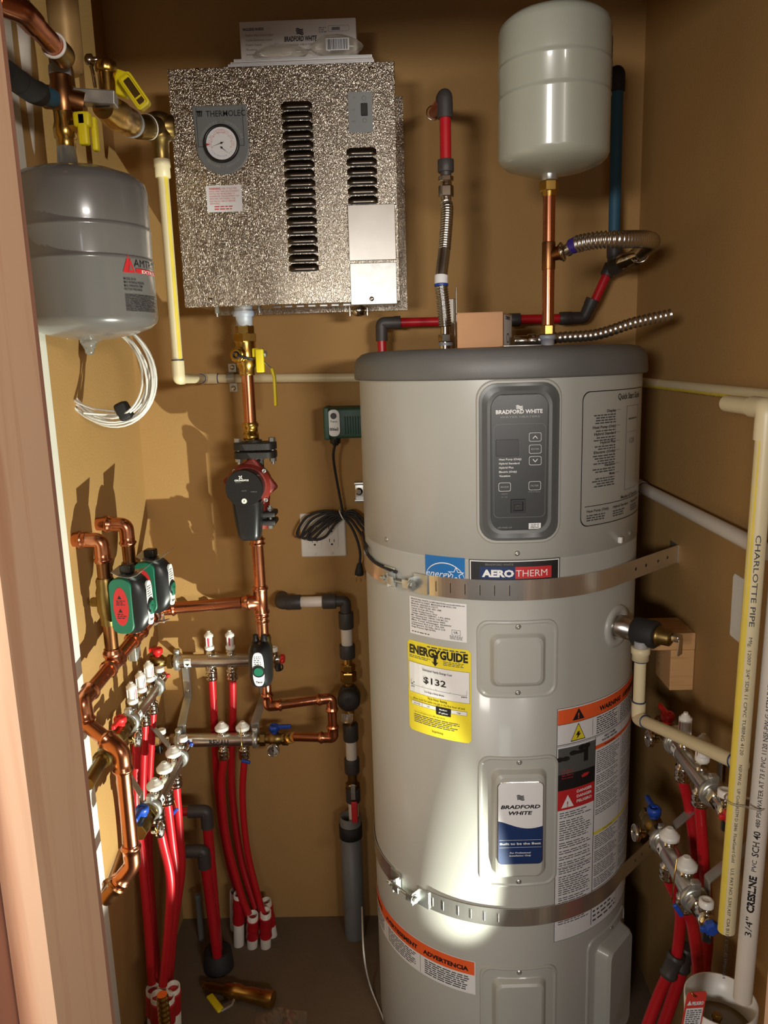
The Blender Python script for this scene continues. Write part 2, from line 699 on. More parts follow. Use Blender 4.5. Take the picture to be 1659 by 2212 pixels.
def pipe_thing(name, label, cat, pts, r, mt, fit_mt, br=None, col=None, bead=True, k=1.16, kb=1.36, elbows=True, group=None, part='pipe', fit='elbow', ends=(0, 0)):
    """a run of rigid pipe: straight lengths and an elbow at each corner"""
    pts = [V(p) for p in pts]
    t = thing(name, label, cat, min(pts, key=lambda q: q.z), group)
    br = br or r * 1.7
    col = col or r * 1.5
    for i in range(len(pts) - 1):
        mb = MB()
        d = (pts[i + 1] - pts[i]).normalized()
        a = pts[i] + d * (br * 0.9 if i else 0)
        b = pts[i + 1] - d * (br * 0.9 if i < len(pts) - 2 else 0)
        if (b - a).dot(d) < 0.002:
            continue
        tube(mb, [a, b], r, 16)
        mb.build(part, mt, t)
    if elbows:
        for i in range(1, len(pts) - 1):
            mb = MB()
            elbow(mb, pts[i - 1], pts[i], pts[i + 1], r, br, col, 0, bead, k, kb)
            mb.build(fit, fit_mt, t)
    return t


def tee(mb, c, d, e, r, L=0.022, mi=0, bead=True):
    """tee: run along d, branch towards e"""
    c, d, e = V(c), V(d).normalized(), V(e).normalized()
    coupling(mb, c - d * L, c + d * L, r, mi, bead)
    lathe(mb, c, e, [(0, r * 1.1), (L * 0.55, r * 1.16), (L * 0.62, r * 1.36), (L * 0.85, r * 1.36), (L, r * 1.16), (L * 1.1, r * 1.16)] if bead else [(0, r), (L, r * 1.16)], 16, mi)

# ================================================================== SETTING
XL, XR, YB, ZC = -0.655, 0.605, 1.985, 2.62
YF = 0.70


def wallbox(name, lo, hi, m_):
    mb = MB()
    box(mb, lo, hi)
    return struct(mb.build(name, m_))


wallbox('floor', (-2.2, -2.6, -0.06), (2.2, 2.1, 0.0), M['concrete'])
wallbox('wall_back', (XL - 0.1, YB, 0), (XR + 0.1, YB + 0.08, ZC), M['wall'])
wallbox('wall_left', (XL - 0.08, YF + 0.12, 0), (XL, YB, ZC), M['wall'])
wallbox('wall_right', (XR, YF + 0.12, 0), (XR + 0.08, YB, ZC), M['wall'])
wallbox('ceiling', (XL - 0.1, YF - 0.1, ZC), (XR + 0.1, YB + 0.08, ZC + 0.05), M['ceil'])
# door opening: framing lumber left and right, head above
jx = AT(135, 1106, Y=0.80).x
wallbox('trim_1', (jx - 0.038, YF - 0.04, 0), (jx, YF + 0.082, ZC), M['wood'])
wallbox('trim_2', (jx - 0.080, YF - 0.10, 0), (jx - 0.0395, YF + 0.10, ZC), M['wooddark'])
wallbox('trim_3', (jx - 0.038, YF + 0.083, 0), (jx - 0.0015, YF + 0.094, ZC), M['wooddark'])
jr = AT(1652, 2090, Y=0.80).x + 0.004
wallbox('trim_4', (jr, YF - 0.04, 0), (jr + 0.038, YF + 0.10, ZC), M['wood'])
wallbox('trim_5', (jx + 0.0005, YF - 0.038, 2.08), (jr - 0.0005, YF + 0.098, ZC), M['wood'])
wallbox('wall_front_left', (-2.2, YF, 0), (jx - 0.081, YF + 0.118, ZC), M['wall'])
wallbox('wall_front_right', (jr + 0.04, YF, 0), (2.2, YF + 0.118, ZC), M['wall'])
# white vertical board on the left wall beside the opening
yt = AT(106, 800, X=XL + 0.012).y
wallbox('trim_6', (XL, yt - 0.12, 0), (XL + 0.012, yt, ZC), M['white_wall'])

# ================================================================== WATER HEATER
TX, TY, TR = 0.2173, 1.654, 0.289


def hitc(px, py, R=TR, cx=TX, cy=TY):
    d = raydir(px, py)
    a = d.x ** 2 + d.y ** 2
    b = d.x * cx + d.y * cy
    c = cx * cx + cy * cy - R * R
    t = (b - math.sqrt(max(b * b - a * c, 0))) / a
    p = V((0, 0, H)) + d * t
    return R * math.atan2(p.x - cx, cy - p.y), p.z


SURF = Cyl(TX, TY, TR)
heater = thing('water_heater', 'tall grey hybrid heat pump water heater with dark control panel, strapped in the closet', 'water heater', (TX, TY, 0.0))
mb = MB()
lathe(mb, (TX, TY, 0), (0, 0, 1), [(0.0, 0.27), (0.002, 0.286), (0.05, TR), (1.2155, TR), (1.2172, TR - 0.0022), (1.219, TR + 0.0006), (1.546, TR + 0.0006)], 128)
mb.build('tank_body', M['enamel'], heater)
mb = MB()
lathe(mb, (TX, TY, 1.543), (0, 0, 1), [(0, 0.285), (0, 0.2975), (0.004, 0.300), (0.03, 0.2985), (0.042, 0.294), (0.051, 0.283), (0.055, 0.268), (0.056, 0.24), (0.054, 0.05)], 128)
lid = mb.build('top_cover', M['lid'], heater)
ZLID = 1.543 + 0.055


def surf_px(px, py):
    return hitc(px, py)


def cover(px0, py0, px1, py1, raise_=0.02, name='access_cover', rim=0.006):
    """pressed element cover: outline rim, raised flat pad, a screw above and below"""
    ua, za = hitc(px0, py0)
    ub, zb = hitc(px1, py1)
    um, zm = (ua + ub) / 2, (za + zb) / 2
    w, h = abs(ub - ua), abs(za - zb)
    a = um / TR
    n = V((math.sin(a), -math.cos(a), 0))
    T = Flat(V((TX, TY, 0)) + n * TR, V((math.cos(a), math.sin(a), 0)), V((0, 0, 1)))
    C_ = Cyl(TX, TY, TR)
    mb = MB()

    def S(u, v, ht):
        # ht < 0.5: follows the shell; above: flat pad
        if ht < 0.5:
            return C_(u, v, ht)
        return T((u - um), v, ht - 1.0)
    plate(mb, S, um, zm, w, h, 0.022, [(0, -0.001), (0.0015, 0.0028), (0.005, 0.0034), (0.008, 0.0014), (0.024, 0.0016), (0.026, 0.003), (0.031, 0.5 + 0.5 + raise_ * 0.75), (0.036, 1.0 + raise_), (0.05, 1.0 + raise_)], 0)
    o = mb.build(name, M['enamel'], heater)
    for zz in (zm + h / 2 - 0.012, zm - h / 2 + 0.012):
        mb = MB()
        screw(mb, C_(um, zz, 0.001), n, 0.0045)
        mb.build('screw', M['zinc'], o)
    return um, zm, w, h, T, o


cover(1029, 1338, 1203, 1502, 0.0120)
um, zm, wc, hc, T2, cov2 = cover(1033, 1630, 1202, 1906, 0.0155)
cover(1036, 2082, 1200, 2262, 0.0135)
cover(1268, 2035, 1338, 2190, 0.026, 'side_cover')

# badge on the middle cover
bw, bh = 0.078, 0.148
mb = MB()
Sb = Flat(T2(0, 0, 0) + V((0, 0, zm - 0.005)), T2.u, T2.v)
q = [AT(x, y, Y=(Sb.o - T2.n * -0.0155).y) for x, y in ((1068, 1690), (1168, 1690), (1118, 1866))]
bw = (q[1] - q[0]).length * 1.0
bh = (q[0].z - q[2].z)
zb = (q[0].z + q[2].z) / 2
Sb = Flat(V((Sb.o.x, Sb.o.y, zb)), T2.u, T2.v)
h0 = 0.0158
plate(mb, Sb, 0, 0, bw, bh, 0.010, [(0, h0 - 0.001), (0, h0 + 0.0006), (0.0008, h0 + 0.001)], 1)
# navy lower part with the wave edge
pts = [(-bw / 2 + 0.0012, bh * 0.03)]
for i in range(13):
    t = i / 12
    pts.append((-bw / 2 + 0.0012 + (bw - 0.0024) * t, bh * (0.035 - 0.095 * math.sin(t * PI * 0.72) ** 1.3 + 0.0 * t) - bh * 0.0))
lo = [(x, y) for x, y in rr_loop(bw - 0.0024, bh - 0.0024, 0.009) if y < -0.01]
lo = sorted(lo, key=lambda p: -p[0])
left = [p for p in rr_loop(bw - 0.0024, bh - 0.0024, 0.009)[14:21]]
right = [p for p in rr_loop(bw - 0.0024, bh - 0.0024, 0.009)[21:28]]
spoly(mb, Sb, left + right + pts[1:][::-1], h0 + 0.0012, 2)
wave = [(p[0], p[1]) for p in pts[1:]]
# white upper part
up = rr_loop(bw - 0.0024, bh - 0.0024, 0.009)[0:14]
spoly(mb, Sb, up + wave, h0 + 0.0012, 0)
stext(mb, Sb, 'BRADFORD', 0.0, bh * 0.185, 0.0072, h0 + 0.0016, 3, bw * 0.86, 'C', 0.035, 0.2)
stext(mb, Sb, 'WHITE', 0.0, bh * 0.11, 0.0072, h0 + 0.0016, 3, bw * 0.52, 'C', 0.035, 0.2)
stext(mb, Sb, 'Built to be the Best', 0.0, -bh * 0.255, 0.0044, h0 + 0.0016, 4, bw * 0.9, 'C', 0.025)
stext(mb, Sb, 'For Professional', 0.0, -bh * 0.365, 0.0034, h0 + 0.0016, 4, bw * 0.46, 'C', 0.01, 0.15)
stext(mb, Sb, 'Installation Only', 0.0, -bh * 0.40, 0.0034, h0 + 0.0016, 4, bw * 0.48, 'C', 0.01, 0.15)
srect(mb, Sb, -bw * 0.46, bw * 0.46, -bh * 0.2, -bh * 0.197, h0 + 0.0016, 4)
srect(mb, Sb, -bw * 0.46, bw * 0.46, -bh * 0.29, -bh * 0.287, h0 + 0.0016, 4)


def flag(mb, S, u, v, w, h, mi, n=4):
    """waving flag mark made of curved stripes"""
    for k in range(n):
        vs, fs = [], []
        for i in range(9):
            t = i / 8
            y = v + (k - (n - 1) / 2) * w * 0.2 + math.sin(t * 2 * PI) * w * 0.09
            x = u + (t - 0.5) * w + (k - (n - 1) / 2) * w * -0.03
            vs += [S(x, y - w * 0.07, h), S(x, y + w * 0.07, h)]
            if i:
                q_ = 2 * i
                fs.append((q_ - 2, q_, q_ + 1, q_ - 1))
        mb.add(vs, fs, mi, False)


flag(mb, Sb, 0.0, bh * 0.315, 0.0135, h0 + 0.0016, 3)
mb.build('maker_badge', [M['paper'], M['chrome'], M['navy'], M['ink'], M['white_ink']], cov2)

# ---- control panel
ua, za = hitc(1034, 828)
ub, zb_ = hitc(1203, 1163)
pw, phh = ub - ua, za - zb_
pm, pz = (ua + ub) / 2, (za + zb_) / 2
a = pm / TR
pn = V((math.sin(a), -math.cos(a), 0))
PT = Flat(V((TX, TY, 0)) + pn * (TR - 0.0035), V((math.cos(a), math.sin(a), 0)), V((0, 0, 1)))


def SP(u, v, ht):
    if ht < 0.5:
        return SURF(u, v, ht)
    return PT(u - pm, v, ht - 1.0)


mb = MB()
plate(mb, SP, pm, pz, pw + 0.012, phh + 0.012, 0.034, [(0, 0.0), (0.003, 0.004), (0.006, 0.0045), (0.009, 0.002)], 0, cap=False)
mb.build('panel_surround', M['enamel'], heater)
mb = MB()
plate(mb, SP, pm, pz, pw, phh, 0.030, [(0, 0.001), (0.0015, 0.0062), (0.006, 0.0065), (0.014, 1.0070), (0.0195, 1.0062), (0.021, 1.0046)], 0, cap=False)
cp = mb.build('control_panel', M['panel'], heater)
mb = MB()
fw, fh = pw - 0.042, phh - 0.042
PF = Flat(PT(0, pz, 0.0046), PT.u, PT.v)
plate(mb, PF, 0, 0, fw + 0.001, fh + 0.001, 0.013, [(0, 0.0), (0.001, 0.0004)], 0)
h1 = 0.0008


def pfc(px, py):
    d = raydir(px, py)
    o = PF.o
    t = (o - V((0, 0, H))).dot(PF.n) / d.dot(PF.n)
    p = V((0, 0, H)) + d * t - o
    return p.dot(PF.u), p.dot(PF.v)


def outline(mb, S, cu, cv, w, h, rad, t, hh, mi):
    plate(mb, S, cu, cv, w, h, rad, [(0, hh), (t, hh)], mi, False, cap=False, nsub=1)


def ptext(s, px0, px1, py, size, mi=1, bold=0.0, **k):
    u0, v0 = pfc(px0, py)
    u1, v1 = pfc(px1, py)
    stext(mb, PF, s, (u0 + u1) / 2, (v0 + v1) / 2, size, h1, mi, u1 - u0, 'C', bold, **k)


ptext('BRADFORD WHITE', 1071, 1172, 893, 0.0066, 1, 0.03)
ptext('WATER HEATERS', 1080, 1166, 902, 0.003, 3, 0.0)
flag(mb, PF, *pfc(1122, 880), 0.0115, h1, 1, 3)
u0, v0 = pfc(1066, 917)
u1, v1 = pfc(1177, 1116)
outline(mb, PF, (u0 + u1) / 2, (v0 + v1) / 2, u1 - u0, v0 - v1, 0.009, 0.0006, h1, 2)
u0, v0 = pfc(1071, 950)
u1, v1 = pfc(1120, 985)
plate(mb, PF, (u0 + u1) / 2, (v0 + v1) / 2, u1 - u0, v0 - v1, 0.002, [(0, 0.0005), (0.0004, 0.0012)], 4)
for s, y, x1 in (('Heat Pump (Only)', 994, 1126), ('Hybrid Standard', 1003, 1122), ('Hybrid Plus', 1012, 1109), ('Electric (Only)', 1021, 1116), ('Vacation', 1030, 1102)):
    ptext(s, 1078, x1, y, 0.0034, 1, 0.012)
for x, y, s in ((1156, 944, 'up'), (1156, 970, 'ENTER'), (1156, 995, 'down'), (1090, 1052, 'MODE'), (1155, 1049, 'FILTER')):
    u, v = pfc(x, y)
    outline(mb, PF, u, v, 0.0215, 0.0155, 0.003, 0.0006, h1, 1)
    if s in ('up', 'down'):
        k = 1 if s == 'up' else -1
        spoly(mb, PF, [(u - 0.0042, v - 0.0018 * k), (u, v + 0.0028 * k), (u + 0.0042, v - 0.0018 * k), (u + 0.0042, v - 0.0036 * k), (u, v + 0.001 * k), (u - 0.0042, v - 0.0036 * k)][::k], h1, 1)
    else:
        stext(mb, PF, s, u, v - 0.0014, 0.003, h1, 3, 0.014, 'C', 0.01)
ptext('Hold for', 1083, 1097, 1068, 0.002, 3)
ptext('F / C', 1084, 1096, 1075, 0.002, 3)
ptext('Hold to Reset', 1141, 1167, 1063, 0.002, 3)
ptext('239-74300-15A', 1075, 1106, 1141, 0.0024, 3)
u0, v0 = pfc(1142, 1130)
u1, v1 = pfc(1168, 1142)
srect(mb, PF, u0, u1, v1, v0, h1, 1)
for k, s in enumerate(('VOID IF', 'SEAL IS', 'REMOVED')):
    stext(mb, PF, s, (u0 + u1) / 2, v0 - 0.0034 - k * 0.003, 0.002, h1 + 0.0004, 5, (u1 - u0) * 0.7, 'C', 0.02)
mb.build('panel_face', [M['paneldark'], M['white_ink'], M['grey_ink'], M['pale_ink'], M['black'], M['ink']], cp)
mb = MB()
u, v = pfc(1119, 1093)
plate(mb, PF, u, v, 0.0265, 0.0255, 0.002, [(0, 0.0004), (0.0006, 0.003), (0.0045, 0.003), (0.0052, 0.0008)], 0)
plate(mb, PF, u, v - 0.001, 0.012, 0.009, 0.001, [(0, 0.0008), (0.0005, 0.0026), (0.003, 0.0026), (0.0034, 0.001)], 1)
mb.build('service_port', [M['black'], M['iron']], cp)

# ---- screws on the shell
for x, y in ((835, 1165), (1117, 1195), (1360, 1152)):
    u, z = hitc(x, y)
    mb = MB()
    a = u / TR
    screw(mb, SURF(u, z, 0.0002), (math.sin(a), -math.cos(a), 0), 0.0042)
    mb.build('screw', M['zinc'], heater)
# small white cable clip low on the right
u, z = hitc(1336, 1166)
mb = MB()
a = u / TR
rbox(mb, SURF(u, z, 0.004), (V((math.cos(a), math.sin(a), 0)), V((0, 0, 1)), V((math.sin(a), -math.cos(a), 0))), (0.004, 0.006, 0.004), 0.002)
mb.build('cable_clip', M['white'], heater)

# ---- labels on the shell
INKS = [M['paper'], M['ink'], M['grey_ink'], M['orange'], M['redlab'], M['yellow_lab'], M['blue_lab'], M['white_ink'], M['navy'], M['panel'], M['mid_ink']]
PAPER, INK, GREY, ORANGE, RED, YEL, BLUE, WHT, NAVY, DGREY, MID = range(11)
L0, L1, L2, L3 = 0.0012, 0.0014, 0.0016, 0.0018


class Label:
    def __init__(s, x0, y0, x1, y1, base=PAPER, rad=0.0, u1=None):
        s.ua, s.za = hitc(x0, y0)
        if u1 is None:
            s.ub, s.zb = hitc(x1, y1)
        else:
            s.ub, s.zb = u1, hitc(x0, y1)[1]
        s.mb = MB()
        s.w, s.h = s.ub - s.ua, s.za - s.zb
        if rad:
            # rounded corners: cut in curved strips
            n = 24
            vs, fs = [], []
            for i in range(n + 1):
                u = s.ua + s.w * i / n
                e = min(u - s.ua, s.ub - u)
                c = rad - math.sqrt(max(0, rad * rad - (rad - e) ** 2)) if e < rad else 0
                vs += [SURF(u, s.zb + c, L0), SURF(u, s.za - c, L0)]
                if i:
                    k = 2 * i
                    fs.append((k - 2, k, k + 1, k - 1))
            s.mb.add(vs, fs, base, False)
        else:
            srect(s.mb, SURF, s.ua, s.ub, s.zb, s.za, L0, base)

    def U(s, a):
        return s.ua + s.w * a

    def Z(s, b):
        return s.za - s.h * b

    def r(s, a0, b0, a1, b1, mi, h=L1):
        srect(s.mb, SURF, s.U(a0), s.U(a1), s.Z(b1), s.Z(b0), h, mi)

    def t(s, txt, a, b, size, mi=INK, width=None, align='C', bold=0.02, shear=0.0, h=L2):
        stext(s.mb, SURF, txt, s.U(a), s.Z(b), size, h, mi, width * s.w if width else None, align, bold, shear)

    def g(s, a0, b0, a1, b1, n, mi=GREY, fill=0.42, ragged=0.3):
        greek(s.mb, SURF, s.U(a0), s.U(a1), s.Z(b1), s.Z(b0), n, L1, mi, fill, ragged)

    def p(s, pts, mi, h=L2):
        wd = (max(a for a, b in pts) - min(a for a, b in pts)) * s.w
        spoly(s.mb, SURF, [(s.U(a), s.Z(b)) for a, b in pts], h + wd * wd / (8 * TR), mi)

    def done(s, name, label=None):
        o = s.mb.build(name, INKS, heater)
        if label:
            o['label'] = label
        return o


# yellow energy cost label
E_ = Label(881, 1379, 1019, 1606, YEL, 0.006)
E_.t('ENERGYGUIDE', 0.5, 0.135, 0.0165, INK, 0.92, 'C', 0.045)
E_.g(0.35, 0.015, 0.95, 0.045, 1, MID)
E_.p([(0.455, 0.10), (0.50, 0.10), (0.50, 0.185), (0.53, 0.175), (0.478, 0.225), (0.42, 0.175), (0.455, 0.185)][::-1], INK)
E_.g(0.03, 0.155, 0.40, 0.19, 2, MID)
E_.g(0.60, 0.15, 0.90, 0.20, 3, MID)
E_.r(0.02, 0.235, 0.98, 0.57, INK, L1)
E_.r(0.024, 0.238, 0.976, 0.567, PAPER, L2 - 0.0001)
E_.t('Estimated Yearly Energy Cost', 0.5, 0.30, 0.0042, INK, 0.46, 'C', 0.02, h=L3)
E_.t('$132', 0.46, 0.43, 0.0125, INK, 0.36, 'C', 0.018, h=L3)
E_.r(0.06, 0.485, 0.94, 0.488, INK, L3)
for x in (0.06, 0.26, 0.48, 0.7, 0.937):
    E_.r(x, 0.47 if x not in (0.06, 0.937) else 0.43, x + 0.003, 0.488, INK, L3)
E_.r(0.06, 0.47, 0.09, 0.48, INK, L3)
E_.p([(0.095, 0.45), (0.12, 0.45), (0.1075, 0.468)], INK, L3)
E_.t('$101', 0.09, 0.512, 0.0028, INK, 0.06, 'C', h=L3)
E_.t('$494', 0.90, 0.512, 0.0028, INK, 0.08, 'C', h=L3)
E_.t('Cost Range of Similar Models', 0.45, 0.535, 0.003, INK, 0.32, 'C', h=L3)
E_.t('First Hour Rating', 0.5, 0.605, 0.0042, INK, 0.30, 'C', 0.02)
E_.t('(How much hot water you get in the first hour of use)', 0.5, 0.64, 0.0038, INK, 0.82, 'C', 0.015)
E_.r(0.06, 0.66, 0.94, 0.705, INK, L1)
for x0, x1 in ((0.063, 0.25), (0.254, 0.475), (0.71, 0.937)):
    E_.r(x0, 0.663, x1, 0.702, PAPER, L2)
E_.r(0.48, 0.655, 0.705, 0.745, INK, L2)
E_.t('very small', 0.155, 0.69, 0.0024, INK, 0.11, h=L3)
E_.t('Low', 0.36, 0.69, 0.0024, INK, 0.04, h=L3)
E_.t('Medium', 0.59, 0.69, 0.003, WHT, 0.12, h=L3)
E_.t('67 gallons', 0.59, 0.725, 0.003, WHT, 0.14, h=L3)
E_.t('High', 0.825, 0.69, 0.0024, INK, 0.05, h=L3)
E_.t('Your cost will depend on your utility rates and use.', 0.10, 0.785, 0.003, INK, 0.52, 'L', 0.005)
E_.g(0.10, 0.80, 0.85, 0.90, 5, MID)
E_.t('ftc.gov/energy', 0.5, 0.955, 0.0034, INK, 0.18, 'C')
E_.done('energy_cost_label', 'yellow energy label reading $132')

# rating plate sticker
R_ = Label(885, 1286, 1009, 1388)
for i in range(13):
    n_ = (0.62, 0.8, 0.5, 0.55, 0.42, 0.48, 0.7, 0.66, 0.62, 0.72, 0.6, 0.62, 0.45)[i]
    R_.t(('BRADFORD WHITE CORPORATION', '200 LAFAYETTE STREET  MIDDLEVILLE MI 49333, USA', 'Model No: RE2H50S10-1NCTT', 'Serial No: WB57TEL206  REV: -30M', 'Capacity: 50 US gal 189.3 litres', 'Tank Max. Working Pressure: 150 psi', 'Voltage: 240VAC/208VAC, 1-PH, 60Hz', 'Min. Operating Volt.: 198VAC (10A M.C.A.)', 'Upper Element: 4500W  Lower Element: 4500W', 'Max Total Wattage: 4500W', 'Compressor: RLA 3.1A  LRA 20A', 'Refrigerant: R134a, 26.5 OZ', 'Design Pressures: High 320 PSIG')[i], 0.04, 0.075 + i * 0.062, 0.0030, INK, n_, 'L', 0.012)
R_.g(0.04, 0.90, 0.4, 0.96, 1, MID)
R_.t('www.bradfordwhite.com', 0.97, 0.075, 0.0030, INK, 0.3, 'R', 0.01)
R_.r(0.76, 0.70, 0.90, 0.84, GREY)
R_.r(0.767, 0.71, 0.893, 0.83, PAPER, L2 - 0.0001)
R_.t('UL', 0.83, 0.79, 0.004, INK, 0.07, 'C', 0.03)
for k, s in enumerate(('E64331', 'HEAT PUMP', 'WATER HEATER')):
    R_.t(s, 0.83, 0.885 + k * 0.035, 0.0026, MID, 0.2, 'C', 0.0)
R_.done('rating_sticker')

# blue energy mark
S_ = Label(919, 1197, 1005, 1292, BLUE)
n = 40
arc = []
for i in range(n + 1):
    t = PI * (0.02 + 0.96 * i / n)
    arc.append((0.5 - 0.50 * math.cos(t), 0.60 - 0.44 * math.sin(t)))
for i in range(n):
    (a0, b0), (a1, b1) = arc[i], arc[i + 1]
    S_.p([(a0, b0 + 0.012), (a1, b1 + 0.012), (a1, b1 - 0.012), (a0, b0 - 0.012)], WHT)
S_.t('energy', 0.36, 0.52, 0.0125, WHT, 0.66, 'C', 0.0, 0.35)
st = []
for k in range(10):
    rr = (0.21, 0.085)[k % 2]
    t = PI / 2 + k * PI / 5
    st.append((0.79 + rr * math.cos(t), 0.42 - rr * math.sin(t) * 0.95))
S_.p(st, WHT, L2)
S_.p([(0.79 + (x - 0.79) * 0.78, 0.42 + (y - 0.42) * 0.78) for x, y in st], BLUE, L3)
S_.done('energy_mark_sticker', 'blue sticker with a white arc, star and the word energy')

# series label
A_ = Label(1013, 1207, 1208, 1285, DGREY)
A_.r(0.012, 0.03, 0.988, 0.97, WHT, L1 - 0.0001)
A_.r(0.022, 0.055, 0.978, 0.945, INK, L1)
A_.t('BRADFORD WHITE', 0.33, 0.15, 0.0036, GREY, 0.30, 'C', 0.02, h=L3)
A_.r(0.12, 0.19, 0.50, 0.50, NAVY, L2 - 0.0001)
A_.r(0.50, 0.19, 0.90, 0.50, RED, L2 - 0.0001)
A_.t('AERO', 0.315, 0.445, 0.0125, WHT, 0.345, 'C', 0.05)
A_.t('THERM', 0.68, 0.445, 0.0125, WHT, 0.345, 'C', -0.005)
A_.t('SERIES', 0.72, 0.62, 0.005, WHT, 0.2, 'C', 0.0)
A_.done('series_label', 'black label reading AEROTHERM')

# tall warning label on the right side
ur = hitc(1339, 1700)[0]
Wl = Label(1203, 1532, 0, 2033, PAPER, 0, ur + 0.085)
c1 = (hitc(1284, 1620)[0] - Wl.ua) / Wl.w
c2 = (hitc(1338, 1640)[0] - Wl.ua) / Wl.w
zb0 = lambda y: (Wl.za - hitc(1206, y)[1]) / Wl.h
bo = zb0(1566)
Wl.r(0.006, 0.006, 0.99, bo, ORANGE)
Wl.r(0.006, bo, 0.99, bo + 0.002, INK)
bt = zb0(1612)
tri = lambda x, y, w, h: [(x - w / 2, y), (x + w / 2, y), (x, y - h)]
ky = Wl.w / Wl.h
tw = 0.028 / Wl.w
Wl.p(tri(0.17, bo * 0.88, tw, bo * 0.72), INK)
Wl.t('!', 0.17, bo * 0.80, 0.012, ORANGE, None, 'C', 0.03, h=L3)
Wl.t('WARNING', 0.50, bo * 0.78, 0.0095, INK, 0.27, 'C', 0.045)
Wl.t('AVERTISSEMENT', 0.82, bo * 0.78, 0.0095, INK, 0.30, 'C', 0.045)
Wl.p(tri(0.17, bt - 0.01, tw * 1.25, (bt - bo) * 0.82), INK, L1)
Wl.p(tri(0.17, bt - 0.0135, tw * 1.12, (bt - bo) * 0.72), YEL, L2)
Wl.p([(0.178, bo + 0.030), (0.150, bo + 0.055), (0.166, bo + 0.055), (0.155, bt - 0.016), (0.195, bo + 0.050), (0.178, bo + 0.050), (0.192, bo + 0.030)], INK, L3)
Wl.r(0.30, bo + 0.008, 0.303, bt - 0.012, INK)
Wl.g(0.34, bo + 0.006, 0.60, bt - 0.008, 8, MID, 0.5)
Wl.r(0.615, bo + 0.004, 0.618, bt - 0.01, INK)
Wl.g(0.64, bo + 0.006, 0.95, bt - 0.008, 8, MID, 0.5)
Wl.r(0.006, bt - 0.004, 0.99, bt - 0.0015, INK)
Wl.r(0.006, bt + 0.002, 0.99, bt + 0.0035, INK)
# scald picture: grey panel, a dark faucet and a red hand
bp0, bp1, bd = zb0(1618), zb0(1709), zb0(1752)
Wl.r(0.012, bp0, c1, bp1, DGREY)
Wl.r(0.012, bp0 + (bp1 - bp0) * 0.62, c1, bp1, INK, L1 + 0.0002)
cc = c1
Wl.r(cc * 0.42, bp0 + 0.022, cc * 0.80, bp0 + 0.036, INK, L2)
Wl.r(cc * 0.68, bp0 + 0.022, cc * 0.80, bp0 + 0.075, INK, L2)
for x, y in ((0.40, 0.027), (0.62, 0.012), (0.76, 0.012), (0.08, 0.045), (0.22, 0.045)):
    Wl.p([(cc * x + 0.10 * cc * math.cos(t * PI / 4), bp0 + y + 0.013 * math.sin(t * PI / 4) * 0.8) for t in range(8)], INK, L2)
Wl.r(cc * 0.05, bp0 + 0.040, cc * 0.22, bp0 + 0.050, INK, L2)
Wl.p([(cc * 0.62, bp1 - 0.045), (cc * 0.70, bp1 - 0.052), (cc * 0.84, bp1 - 0.050), (cc * 0.80, bp1 - 0.040), (cc * 0.72, bp1 - 0.036), (cc * 0.64, bp1 - 0.036)], RED, L2 + 0.0002)
for k in range(4):
    Wl.t(('Water', 'HOT', 'BURN', 'Burns instantly')[k], cc * 0.27, bp0 + 0.095 + k * 0.011, 0.0026, RED, 0.09, 'C', 0.01, h=L3)
Wl.r(0.012, bp1, c1, bd, RED)
Wl.p(tri(c1 * 0.28, bd - 0.010, tw * 1.0, (bd - bp1) * 0.62), WHT)
Wl.t('!', c1 * 0.28, bd - 0.013, 0.011, RED, None, 'C', 0.02, h=L3)
for k, s in enumerate(('DANGER', 'DANGER', 'PELIGRO')):
    Wl.t(s, c1 * 0.72, bp1 + 0.023 + k * 0.021, 0.0056, WHT, c1 * 0.42, 'C', 0.03)
y = bd + 0.008
for nl, last in ((3, 0), (9, 0), (3, 0), (2, 0), (2, 0), (2, 1), (3, 0), (9, 0), (4, 0), (2, 0), (2, 1), (3, 0), (8, 0), (3, 0)):
    hgt = nl * 0.0098
    if y + hgt > 0.985:
        break
    Wl.g(0.03, y, c1 - 0.02, y + hgt, nl, MID, 0.38)
    y += hgt + 0.006
    if last:
        Wl.r(0.02, y - 0.002, c1 - 0.01, y - 0.0002, INK)
Wl.r(c1, bt + 0.004, c1 + 0.006, 0.985, INK)
Wl.t('HEAT PUMP', (c1 + c2) / 2, bt + 0.018, 0.0044, INK, (c2 - c1) * 0.42, 'C', 0.03)
Wl.t('WATER HEATER', (c1 + c2) / 2, bt + 0.032, 0.0044, INK, (c2 - c1) * 0.58, 'C', 0.03)
Wl.r(c1 + 0.006, bt + 0.040, 0.99, bt + 0.056, ORANGE)
Wl.t('WARNING', (c1 + c2) / 2, bt + 0.053, 0.0036, INK, (c2 - c1) * 0.4, 'C', 0.03)
y = bt + 0.064
for nl in (11, 5, 3, 7, 3):
    for x0, x1 in ((c1 + 0.02, c2 - 0.02), (c2 + 0.02, 0.98)):
        Wl.g(x0, y, x1, y + nl * 0.0088, nl, MID, 0.38)
    y += nl * 0.0088 + 0.006
yy = zb0(1823)
Wl.r(c1 + 0.006, yy, 0.99, yy + 0.012, YEL)
Wl.t('CAUTION', (c1 + c2) / 2, yy + 0.010, 0.003, INK, (c2 - c1) * 0.35, 'C', 0.02)
y = yy + 0.018
for nl in (7, 6, 6, 5):
    for x0, x1 in ((c1 + 0.02, c2 - 0.02), (c2 + 0.02, 0.98)):
        Wl.g(x0, y, x1, y + nl * 0.0088, nl, MID, 0.38)
    y += nl * 0.0088 + 0.008
Wl.r(c1 + 0.006, y, 0.99, y + 0.0012, INK)
Wl.g(c1 + 0.02, y + 0.005, c2 - 0.02, 0.98, 7, MID, 0.38)
Wl.r(c2, bt + 0.004, c2 + 0.003, 0.985, GREY)
